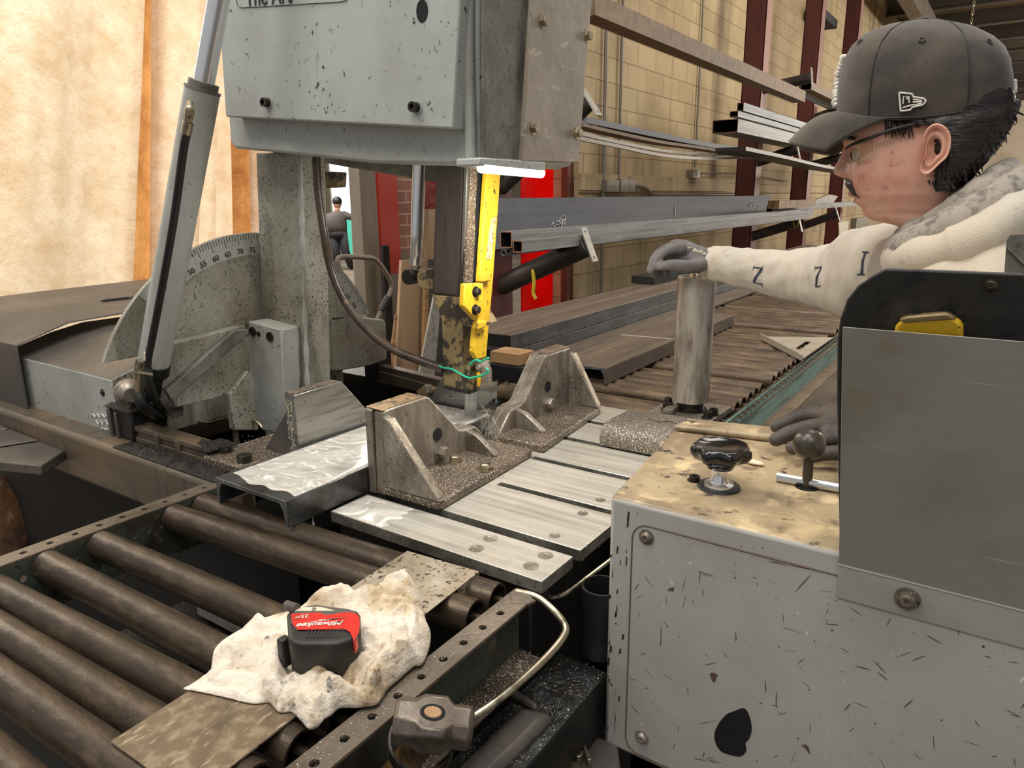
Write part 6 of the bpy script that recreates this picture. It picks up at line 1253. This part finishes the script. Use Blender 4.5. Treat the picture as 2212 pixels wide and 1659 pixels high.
# cap
CF = [(0, (1807, 248)), (.15, (1809, 205)), (.3, (1814, 165)), (.45, (1824, 130)), (.6, (1841, 100)), (.74, (1868, 76)), (.86, (1908, 58)), (.95, (1955, 48)), (1., (1985, 44))]
CB = [(0, (2187, 218)), (.15, (2190, 190)), (.3, (2189, 160)), (.45, (2183, 130)), (.6, (2170, 102)), (.74, (2146, 80)), (.86, (2106, 60)), (.95, (2050, 47)), (1., (2010, 44))]
CW = [(0, .0835), (.15, .086), (.3, .0855), (.45, .081), (.6, .073), (.74, .059), (.86, .041), (.95, .02), (1., .006)]
def i2(tab, t): return (interp([(a, b[0]) for a, b in tab], t), interp([(a, b[1]) for a, b in tab], t))
def cappt(t, a, off=0):
    f, zf = fz(*i2(CF, t)); b, zb = fz(*i2(CB, t)); w = interp(CW, t)+off; c = (f+b)/2; h = (f-b)/2+off
    ca, sa = math.cos(a), math.sin(a); fw = c+h*math.copysign(abs(ca)**.92, ca); z = zb+(zf-zb)*(fw-b)/(f-b+1e-9)-.021*sa*sa*(1-t)**1.5
    return Hc+ef*fw+el*w*math.copysign(abs(sa)**.92, sa)+Z*(z-Hc.z)
capo = None
m = MB(); ts = [0, .04, .1, .17, .24, .31, .38, .45, .52, .59, .66, .72, .78, .83, .88, .92, .95, .975, 1]
m.loft([[cappt(t, 2*math.pi*i/72, .0012*noise.noise(V((i*.25, t*7, 0)))) for i in range(72)] for t in ts]); 
bmesh.ops.delete(m.bm, geom=[f for f in m.bm.faces if len(f.verts) > 4 and f.calc_center_median().z < Hc.z+.03], context='FACES')
m.bm.normal_update()
capo = obj('cap', m, 'cap', man, ang=9)
def brim(u, v):
    a = u*math.radians(74); r = cappt(0.02, a); tipx = 1706+88*abs(u)**2.2; tipy = 306+16*abs(u)
    f1, z1 = fz(tipx, tipy); lt = .066*math.copysign(abs(u)**.85, u); e = Hc+ef*f1+el*lt+Z*(z1-Hc.z-.006*u*u)
    p = r.lerp(e, v); p.z += .010*math.sin(math.pi*v)*(1-.6*u*u); return p
m = MB(); m.grid(lambda u, v: brim(u*2-1, v), 48, 20); obj('brim', m, 'cap', capo, ang=9, thick=.0035)
m = MB(); m.sphere(onp(1994, 43, 0), .0085, (1, 1, .45), 18, 10); obj('cap_button', m, 'cap_dust', capo)
m = MB()
for a in (math.radians(58), math.radians(118), math.radians(-58), math.radians(-118), 0.01, math.pi-.01): m.tube([cappt(t, a, .0006) for t in [i/24 for i in range(25)]], .0008, 5)
m.tube([cappt(.02, 2*math.pi*i/72, .0005) for i in range(73)], .0009, 5)
obj('cap_seams', m, 'ink', capo)
for px, py, a_ in ((1881, 99, 30), (1984, 96, 88), (2100, 66, 140)):
    t = .62; p = cappt(t, math.radians(a_), .0008); q = cappt(t+.02, math.radians(a_), .0008); c2 = cappt(t, math.radians(a_+2), .0008); u_ = (c2-p).normalized(); w_ = (q-p).normalized()
    m = MB(); m.tube([p+u_*.0035*math.cos(k)+w_*.0035*math.sin(k) for k in [2*math.pi*i/14 for i in range(15)]], .0009, 6); obj('eyelet', m, 'cap', capo)
# side logo (raised white embroidery)
def capz(px, py, off=.0016):
    # nearest side surface point under a pixel
    best = None
    for i in range(40):
        for j in range(40):
            p = cappt(.02+.4*i/40, math.radians(50+80*j/40), off); r = p-EYE; d = r.dot(FW); qx = 1106+FPX*r.dot(RT)/d; qy = 829.5-FPX*r.dot(UP)/d
            e = (qx-px)**2+(qy-py)**2
            if best is None or e < best[0]: best = (e, p)
    return best[1]
lc = capz(1967, 223); lx = (capz(1990, 223)-capz(1946, 223)).normalized(); lu = (capz(1967, 205)-capz(1967, 240)).normalized(); k_ = .00067
def lp(px, py): return lc+lx*(px-1967)*k_-lu*(py-223)*k_
m = MB(); out_l = [(1945, 207), (1967, 208), (1969, 213), (1987, 215), (1991, 219), (1986, 226), (1969, 231), (1966, 236), (1950, 239)]
for a, b in zip(out_l, out_l[1:]+out_l[:1]): m.tube([lp(*a), lp(*b)], .0012, 6)
for st in ([(1953, 226), (1953, 213), (1962, 213), (1963, 224)], [(1958, 213), (1960, 218)], [(1969, 217), (1984, 219)], [(1969, 222), (1985, 221)], [(1953, 233), (1966, 228), (1984, 224)]): m.tube([lp(*q) for q in st], .0010, 6)
obj('side_logo', m, 'white_mark', capo)
m = MB()
for i in range(26):
    t = .07+.40*i/25; p = cappt(t, .05*math.sin(i*1.3), .002); m.sphere(p, .0042+.0014*math.sin(i*2.1), (1, 1.5, 1), 10, 8)
for sgn in (-1, 1):
    for i in range(16): m.sphere(cappt(.07+.40*i/15, sgn*(.08+.22*abs(i/15-.5)), .0015), .004, (1, 1, 1), 8, 6)
obj('front_emblem', m, 'white_mark', capo)
m = MB()
for i in range(6): m.sphere(cappt(.10+.12*i/5, math.pi, .001), .003, (1, 1.4, 1), 10, 8)
obj('back_emblem', m, 'white_mark', capo)
# safety glasses
m = MB()
for sd in (1, -1):
    m.tube(catmull([onp(2035, 278, .079*sd), onp(2005, 272, .080*sd), onp(1960, 282, .080*sd), onp(1925, 291, .079*sd), onp(1895, 302, .073*sd), onp(1862, 312, .055*sd), onp(1838, 318, .03*sd), onp(1829, 322, .004*sd)], 6), [.0022]*43, 8)
gl = obj('safety_glasses', m, 'rubber', man)
for sd in (1, -1):
    def lens(u, v, sd=sd):
        px = 1826+62*u**1.15; lat = .010+.058*math.sin(u*1.45); top = 320-19*u; bot = 352-4*u-14*max(0, u-.6)*2.5
        return onp(px+(1-u)*1+2*v, top+(bot-top)*v, lat*sd)
    m = MB(); m.grid(lens, 20, 12); ln_ = obj('lens', m, 'lens', gl, ang=9, thick=.0016)
    m = MB(); m.tube([lens(i/20, 1.) for i in range(21)], .0007, 6); obj('lens_edge', m, 'cream', ln_)
# hoodie: torso, hood folds and sleeves
def tors(u, v):
    z = .80+.56*v; a = u*2*math.pi
    A = interp([(0, .145), (.4, .14), (.7, .15), (.88, .13), (1, .085)], v); B = interp([(0, .198), (.4, .19), (.75, .205), (.9, .165), (1, .09)], v)
    f = -.15+.12*v**1.1; w = 1+.03*noise.noise(V((math.cos(a)*2, math.sin(a)*2, z*9)))+.015*noise.noise(V((math.cos(a)*5, math.sin(a)*5, z*22)))
    return bp(f+A*math.cos(a)*w, B*math.sin(a)*w, z)
m = MB(); m.loft([[tors(i/64, j/40) for i in range(64)] for j in range(41)])
hood = obj('hoodie', m, 'hoodie', man, ang=9)
def hring(fpx, fpy, bpx, bpy, lat, r, drop, name, m_, ph):
    f, zf = fz(fpx, fpy); b, zb = fz(bpx, bpy); c = (f+b)/2; h = (f-b)/2; pts = []; rr = []
    for i in range(72):
        a = 2*math.pi*i/72; fw = c+h*math.cos(a); z = zb+(zf-zb)*(fw-b)/(f-b)-drop*math.sin(a)**2
        wv = noise.noise(V((math.cos(a)*3+ph, math.sin(a)*3, ph)))
        pts.append(Hc+ef*fw+el*(lat*math.sin(a)*(1+.08*wv))+Z*(z-Hc.z+.006*wv)); rr.append(r*(1+.22*noise.noise(V((math.cos(a)*4, math.sin(a)*4, ph+2)))))
    pts.append(pts[0]); rr.append(rr[0]); mb = MB(); mb.tube(pts, rr, 18, cap=False); return obj(name, mb, m_, hood, ang=9)
hring(1958, 512, 2176, 372, .070, .017, .0, 'collar_fold', 'hoodie_dirty', 1.)
hring(1948, 535, 2200, 392, .092, .022, .004, 'hood_fold', 'hoodie_dirty', 2.)
hring(1945, 560, 2235, 430, .118, .026, .008, 'hood_fold', 'hoodie', 3.)
def drape(u, v):
    a = u*2*math.pi; f, zf = fz(1948, 555); b, zb = fz(2235, 425); c = (f+b)/2; h = (f-b)/2
    p0 = bp(0, 0, 0); fw = c+h*math.cos(a); z = zb+(zf-zb)*(fw-b)/(f-b); q = Hc+ef*fw+el*.118*math.sin(a)+Z*(z-Hc.z)
    t = tors(u, .86); w = q.lerp(t, v); n = noise.noise(V((math.cos(a)*4, math.sin(a)*4, v*3)))*.008; return w+(ef*math.cos(a)+el*math.sin(a))*(.012*math.sin(math.pi*v)+n)
m = MB(); m.grid(drape, 72, 14); obj('hood_drape', m, 'hoodie', hood, ang=9, thick=.004)
m = MB(); m.tube(catmull([onp(1952, 505, .03), onp(1941, 525, .045), onp(1932, 548, .055), onp(1926, 580, .06)], 6), .0022, 8); obj('drawstring', m, 'cream', hood)
# right sleeve stretched to the left
SL = [(1516, 536, 592, 1.66), (1528, 533, 600, 1.655), (1545, 531, 606, 1.645), (1575, 533, 611, 1.61), (1605, 536, 624, 1.58), (1640, 538, 630, 1.545), (1680, 539, 640, 1.50), (1720, 537, 652, 1.455), (1760, 534, 664, 1.41), (1800, 524, 676, 1.36), (1840, 507, 690, 1.31), (1880, 488, 700, 1.25), (1925, 480, 700, 1.18), (1975, 490, 690, 1.10)]
ctr = [at(px, (a+b)/2, d=d) for px, a, b, d in SL]; rad = [(b-a)/2*d/FPX*.97 for px, a, b, d in SL]
cc_ = catmull(ctr, 8); rr_ = [v.x for v in catmull([V((r, 0, 0)) for r in rad], 8)]
m = MB(); rings = []; ref = Z
for i, p in enumerate(cc_):
    t = (cc_[min(i+1, len(cc_)-1)]-cc_[max(i-1, 0)]).normalized(); u_ = t.cross(Z).normalized(); w_ = u_.cross(t); ring = []
    for k in range(48):
        a = 2*math.pi*k/48; q = i/len(cc_)
        qn = V((math.cos(a)*1.1, math.sin(a)*1.1, i*.085)); ph_ = i*.62+2.6*noise.noise(qn*1.4+V((4, 0, 0)))+1.2*math.sin(a+.6)
        wr = (.050*(abs(math.sin(ph_))**.7-.6)*(.5+.9*max(0, noise.noise(qn*1.2+V((0, 8, 0)))+.35)))*min(1, max(0, (i-6)/6))+.085*noise.noise(qn*1.7)+.032*noise.noise(qn*5)+.02*(abs(noise.noise(qn*3+V((0, 0, 4))))-.3)
        ring.append(p+(u_*math.cos(a)+w_*math.sin(a))*rr_[i]*(1+wr)*(.93 if i < 5 else 1))
    rings.append(ring)
m.loft(rings); slv = obj('right_sleeve', m, 'hoodie', hood, ang=9)
def surf(i, a, off):
    i = max(0, min(len(rings)-1.001, i)); i0 = int(i); k = (a/(2*math.pi)*48) % 48; k0 = int(k); f = i-i0; g = k-k0
    p = (rings[i0][k0]*(1-f)+rings[i0+1][k0]*f)*(1-g)+(rings[i0][(k0+1) % 48]*(1-f)+rings[i0+1][(k0+1) % 48]*f)*g
    c = cc_[i0]*(1-f)+cc_[i0+1]*f; return p+(p-c).normalized()*off
def pix(p): r = p-EYE; d = r.dot(FW); return 1106+FPX*r.dot(RT)/d, 829.5-FPX*r.dot(UP)/d
def sleeve_letter(strokes, px, py, h, par):
    best = min(((pix(surf(i*.5, math.radians(a), 0))[0]-px)**2+(pix(surf(i*.5, math.radians(a), 0))[1]-py)**2+(1e4 if (surf(i*.5, math.radians(a), 0)-cc_[int(i*.5)]).dot(FW) > 0 else 0), i*.5, a) for i in range(0, 2*len(rings)-2) for a in range(0, 360, 6))
    i0, a0 = best[1], math.radians(best[2]); di = (cc_[int(i0)+1]-cc_[int(i0)]).length; rad0 = (surf(i0, a0, 0)-cc_[int(i0)]).length
    sgn = 1 if pix(surf(i0, a0+.1, 0))[1] > pix(surf(i0, a0, 0))[1] else -1
    mb = MB()
    for (x0, y0, x1, y1, w0, w1) in strokes:          # in letter units, x right along the sleeve, y down
        dx, dy = x1-x0, y1-y0; L = math.hypot(dx, dy); nx, ny = -dy/L, dx/L
        G = []
        for k in range(9):
            t_ = k/8; w = (w0+(w1-w0)*t_)/2
            G.append([mb.v(surf(i0+(x0+dx*t_+nx*w*sd)*h/di, a0+sgn*(y0+dy*t_+ny*w*sd)*h/rad0, .0009)) for sd in (-1, 0, 1)])
        for k in range(8):
            for c in range(2): mb._f([G[k][c], G[k+1][c], G[k+1][c+1], G[k][c+1]])
    return obj('sleeve_letter', mb, 'navy', par, ang=9)
NL = [(-.36, -.42, .36, -.42, .07, .07), (.34, -.42, -.34, .42, .17, .17), (-.36, .42, .36, .42, .07, .07), (-.36, -.54, -.36, -.28, .05, .05), (.36, -.54, .36, -.36, .05, .05), (.36, .28, .36, .54, .05, .05)]
sleeve_letter(NL, 1634, 598, .040, hood)
NL2 = [(-.36, -.42, .36, -.42, .13, .13), (-.20, -.42, -.20, -.15, .10, .10), (.20, .05, -.26, .42, .16, .16), (-.10, .18, .36, .52, .10, .10), (.36, -.54, .36, -.30, .05, .05), (-.36, -.54, -.36, -.30, .05, .05), (.20, .1, .36, .52, .08, .08)]
sleeve_letter(NL, 1764, 594, .040, hood)
sleeve_letter([(-.3, -.5, .3, -.5, .08, .08), (0, -.5, 0, .5, .2, .2), (-.3, .5, .3, .5, .08, .08)], 1866, 566, .034, hood)
o = text('I', .026, at(2043, 575, d=.80), ef*-1, Z, 'navy', hood, 'hoodie_letter', .001, align='CENTER', font_bold=True); md = o.modifiers.new('wrap', 'SHRINKWRAP'); md.target = bpy.data.objects['hood_drape']; md.wrap_method = 'NEAREST_SURFACEPOINT'; md.wrap_mode = 'ABOVE_SURFACE'; md.offset = .003
# left sleeve down to the console
LS = [bp(-.04, .17, 1.29), bp(-.03, .215, 1.20), bp(.0, .235, 1.10), bp(.05, .20, 1.08), at(1890, 935, z=1.105), at(1850, 930, z=1.10)]
LS[3] = LS[2].lerp(LS[4], .5)+Z*.0
cl = catmull(LS, 8); m = MB(); m.tube(cl, [interp([(0, .085), (.3, .07), (.6, .055), (1, .038)], i/(len(cl)-1))*(1+.06*math.sin(i*1.7)) for i in range(len(cl))], 28); obj('left_sleeve', m, 'hoodie', hood, ang=9)
# gloves
def glove(name, chains, m_, vox=.0028):
    mb = MB()
    for pts, rr in chains:
        c = catmull(pts, 5); r = [v.x for v in catmull([V((q, 0, 0)) for q in rr], 5)]
        mb.tube(c, r, 14); mb.sphere(c[0], r[0], nu=14, nv=10); mb.sphere(c[-1], r[-1], nu=14, nv=10)
    o = obj(name, mb, m_, man, ang=9)
    md = o.modifiers.new('fuse', 'REMESH'); md.mode = 'VOXEL'; md.voxel_size = vox; md.use_smooth_shade = True
    md = o.modifiers.new('soft', 'SMOOTH'); md.factor = .5; md.iterations = 4
    return o
D = 1.62
def rp(px, py, dd): return at(px, py, d=D+dd)
ch = [([rp(1530, 566, .03), rp(1502, 558, .03), rp(1476, 548, .035)], [.029, .031, .027]), ([rp(1510, 558, .05), rp(1482, 543, .06), rp(1462, 536, .065)], [.026, .025, .022]), ([rp(1500, 545, .03), rp(1474, 533, .035)], [.018, .016]),
      ([rp(1470, 536, .0), rp(1442, 541, -.008), rp(1418, 560, -.008), rp(1405, 584, -.004)], [.0155, .0125, .0118, .0095]),
      ([rp(1468, 534, .024), rp(1438, 539, .016), rp(1414, 562, .014), rp(1413, 592, .018)], [.0155, .0128, .0120, .0098]),
      ([rp(1470, 538, .046), rp(1442, 545, .04), rp(1424, 568, .038), rp(1427, 596, .042)], [.0150, .0122, .0115, .0095]),
      ([rp(1474, 545, .066), rp(1452, 553, .062), rp(1440, 572, .060), rp(1444, 594, .062)], [.013, .0108, .0102, .0085]),
      ([rp(1512, 572, .0), rp(1484, 576, -.014), rp(1452, 572, -.018), rp(1424, 576, -.014)], [.0175, .0150, .0128, .0098])]
g1 = glove('right_glove', ch, 'glove')
gx_ = (rp(1525, 549, .0)-rp(1472, 524, .0)); 
lo_ = text('Milwaukee', .0175, rp(1466, 527, -.002)+Z*.004, gx_, (Z*1.0+hn*.9), 'cream', g1, 'glove_lettering', .0006, shear=.3, font_bold=True)
md = lo_.modifiers.new('wrap', 'SHRINKWRAP'); md.target = g1; md.wrap_method = 'NEAREST_SURFACEPOINT'; md.wrap_mode = 'ABOVE_SURFACE'; md.offset = .001
def lp_(px, py, z): return at(px, py, z=z)
ch = [([lp_(1905, 925, 1.10), lp_(1860, 915, 1.10), lp_(1800, 902, 1.10)], [.034, .032, .024]), ([lp_(1890, 950, 1.09), lp_(1850, 950, 1.088), lp_(1800, 945, 1.085)], [.028, .026, .02]),
      ([lp_(1815, 899, 1.098), lp_(1760, 896, 1.096), lp_(1712, 906, 1.088), lp_(1678, 922, 1.077)], [.0145, .0130, .0122, .0108]),
      ([lp_(1815, 920, 1.094), lp_(1760, 922, 1.092), lp_(1710, 934, 1.084), lp_(1676, 950, 1.075)], [.0145, .0132, .0124, .0110]),
      ([lp_(1820, 948, 1.088), lp_(1780, 950, 1.086), lp_(1742, 958, 1.080), lp_(1712, 968, 1.074)], [.0140, .0128, .0120, .0108]),
      ([lp_(1830, 978, 1.080), lp_(1800, 978, 1.078), lp_(1772, 982, 1.074), lp_(1752, 988, 1.071)], [.0125, .0112, .0105, .0092]),
      ([lp_(1880, 900, 1.11), lp_(1850, 880, 1.112), lp_(1815, 870, 1.105), lp_(1822, 868, 1.10)], [.018, .0155, .013, .010])]
glove('left_glove', ch[:-1]+[([lp_(1880, 905, 1.11), lp_(1862, 885, 1.115), lp_(1848, 868, 1.11), lp_(1838, 862, 1.10)], [.018, .0155, .0135, .0105])], 'glove_brown')
# trousers and boots
m = MB(); m.loft([oval(-.15, 0, .90, .118, .158), oval(-.16, 0, .78, .12, .165)])
for sd in (-1, 1): m.tube([bp(-.16, .088*sd, .86), bp(-.15, .095*sd, .65), bp(-.14, .10*sd, .47), bp(-.16, .105*sd, .25), bp(-.18, .11*sd, .08)], [.10, .09, .075, .068, .066], 20)
obj('trousers', m, 'denim', man, ang=9)
for sd in (-1, 1):
    m = MB(); m.loft([[bp(-.18+a*math.cos(t)+o_, .11*sd+b*math.sin(t), z) for t in [2*math.pi*i/24 for i in range(24)]] for z, a, b, o_ in ((.0, .14, .052, .05), (.03, .14, .052, .05), (.07, .12, .05, .04), (.11, .075, .055, .0), (.18, .062, .058, -.005))]); obj('boot', m, 'boot', man, ang=.9, bev=.004)
# ================================================================ the man in the distant bay
fb = at(737, 590, d=15.6); fb.z = 0; tgt = V((EYE.x-fb.x, EYE.y-fb.y, 0)).normalized(); rx = V((-tgt.y, tgt.x, 0)); rx = rx if rx.dot(RT) > 0 else -rx
far = thing('person', 'distant man in dark shirt and trousers working with his back turned in the bright bay', 'person', fb)
def q_(a, b, z): return fb+rx*a+tgt*b+Z*z
S_ = at(737, 428, d=15.6).z/1.74
def ov(a, z, ra, rb, b=0): return [q_(a+ra*math.cos(t), b+rb*math.sin(t), z*S_) for t in [2*math.pi*i/20 for i in range(20)]]
m = MB(); m.sphere(q_(.02, 0, 1.62*S_), .10, (.85, .95, 1.15), 18, 12); m.loft([ov(0, 1.38, .06, .06), ov(.01, 1.56, .05, .05)]); m.tube([q_(.52, -.1, 1.30*S_), q_(.62, -.12, 1.31*S_)], [.045, .05], 10); obj('body', m, 'skin_plain', far, ang=9)
m = MB(); m.loft([ov(-.02, .92, .20, .14), ov(-.05, 1.05, .24, .17), ov(-.04, 1.22, .23, .15), ov(-.01, 1.36, .19, .12), ov(.01, 1.43, .08, .07)]); m.tube([q_(.12, 0, 1.34*S_), q_(.34, -.06, 1.26*S_), q_(.54, -.1, 1.30*S_)], [.085, .065, .05], 14); m.tube([q_(-.15, 0, 1.34*S_), q_(-.16, -.1, 1.15*S_), q_(.02, -.22, 1.12*S_)], [.08, .065, .05], 14); obj('shirt', m, 'shirt', far, ang=9)
m = MB(); m.loft([ov(-.02, .80, .19, .14), ov(-.02, .95, .20, .145)]); m.tube([q_(-.10, 0, .90*S_), q_(-.07, 0, .48*S_), q_(-.10, 0, .06*S_)], [.11, .085, .07], 16); m.tube([q_(.08, 0, .90*S_), q_(.12, .02, .48*S_), q_(.22, .03, .06*S_)], [.11, .085, .07], 16); m.tube([q_(-.10, 0, .05), q_(-.04, -.1, .05)], .06, 10); m.tube([q_(.22, .03, .05), q_(.30, -.05, .05)], .06, 10); obj('trousers', m, 'denim', far, ang=9)
m = MB(); m.sphere(q_(.02, .01, 1.665*S_), .105, (.9, 1, .95), 18, 10); obj('hair', m, 'hair', far, ang=9)

# ---------------------------------------------------------------- bright chips scattered around the cut
m = MB(); rnd = random.Random(21)
def fleck(x, y, z, r):
    a = rnd.uniform(0, 6.28); t = rnd.uniform(-.5, .5); d1 = V((math.cos(a), math.sin(a), t))*r; d2 = V((-math.sin(a), math.cos(a), -t*.5))*r*rnd.uniform(.3, .7)
    c = V((x, y, z+r*.35)); m._f([m.v(c-d1), m.v(c+d2), m.v(c+d1), m.v(c-d2)])
for i in range(1500):
    x = rnd.uniform(-.872, -.765); y = rnd.uniform(.89, 1.18) if i % 2 else rnd.uniform(1.22, 1.52); fleck(x, y, .9385, rnd.uniform(.0005, .0013))
for i in range(1500):
    y = 1.12+rnd.gauss(0, .16); x = -.75+abs(rnd.gauss(0, .12))
    if .77 < y < 1.45 and x < -.345 and not any(b[3] < y < a[2] for a, b in zip(slats[1:], slats[:-1])) : fleck(x, y, T, rnd.uniform(.0004, .0010))
for i in range(500): fleck(rnd.uniform(-1.36, -1.15), rnd.uniform(.80, 1.0), .936, rnd.uniform(.0004, .0011))
for i in range(260): fleck(rnd.uniform(-.50, -.478), rnd.uniform(.35, .72), T, rnd.uniform(.0003, .0008))
for i in range(420): fleck(rnd.uniform(-.495, -.465), rnd.uniform(.45, .74), T-.0950, rnd.uniform(.0004, .0012))
for i in range(420): fleck(rnd.uniform(-.496, -.414), rnd.uniform(.57, .84), .7585, rnd.uniform(.0004, .0013))
for i in range(120): fleck(rnd.uniform(-.44, -.41), rnd.uniform(.45, .84), .6585 if False else .7585, rnd.uniform(.0003, .001))
tag(obj('steel_chips', m, 'chipbright', smooth=False), 'bright steel chips scattered over jaws, slats and rail', 'steel chips', None, 'stuff')
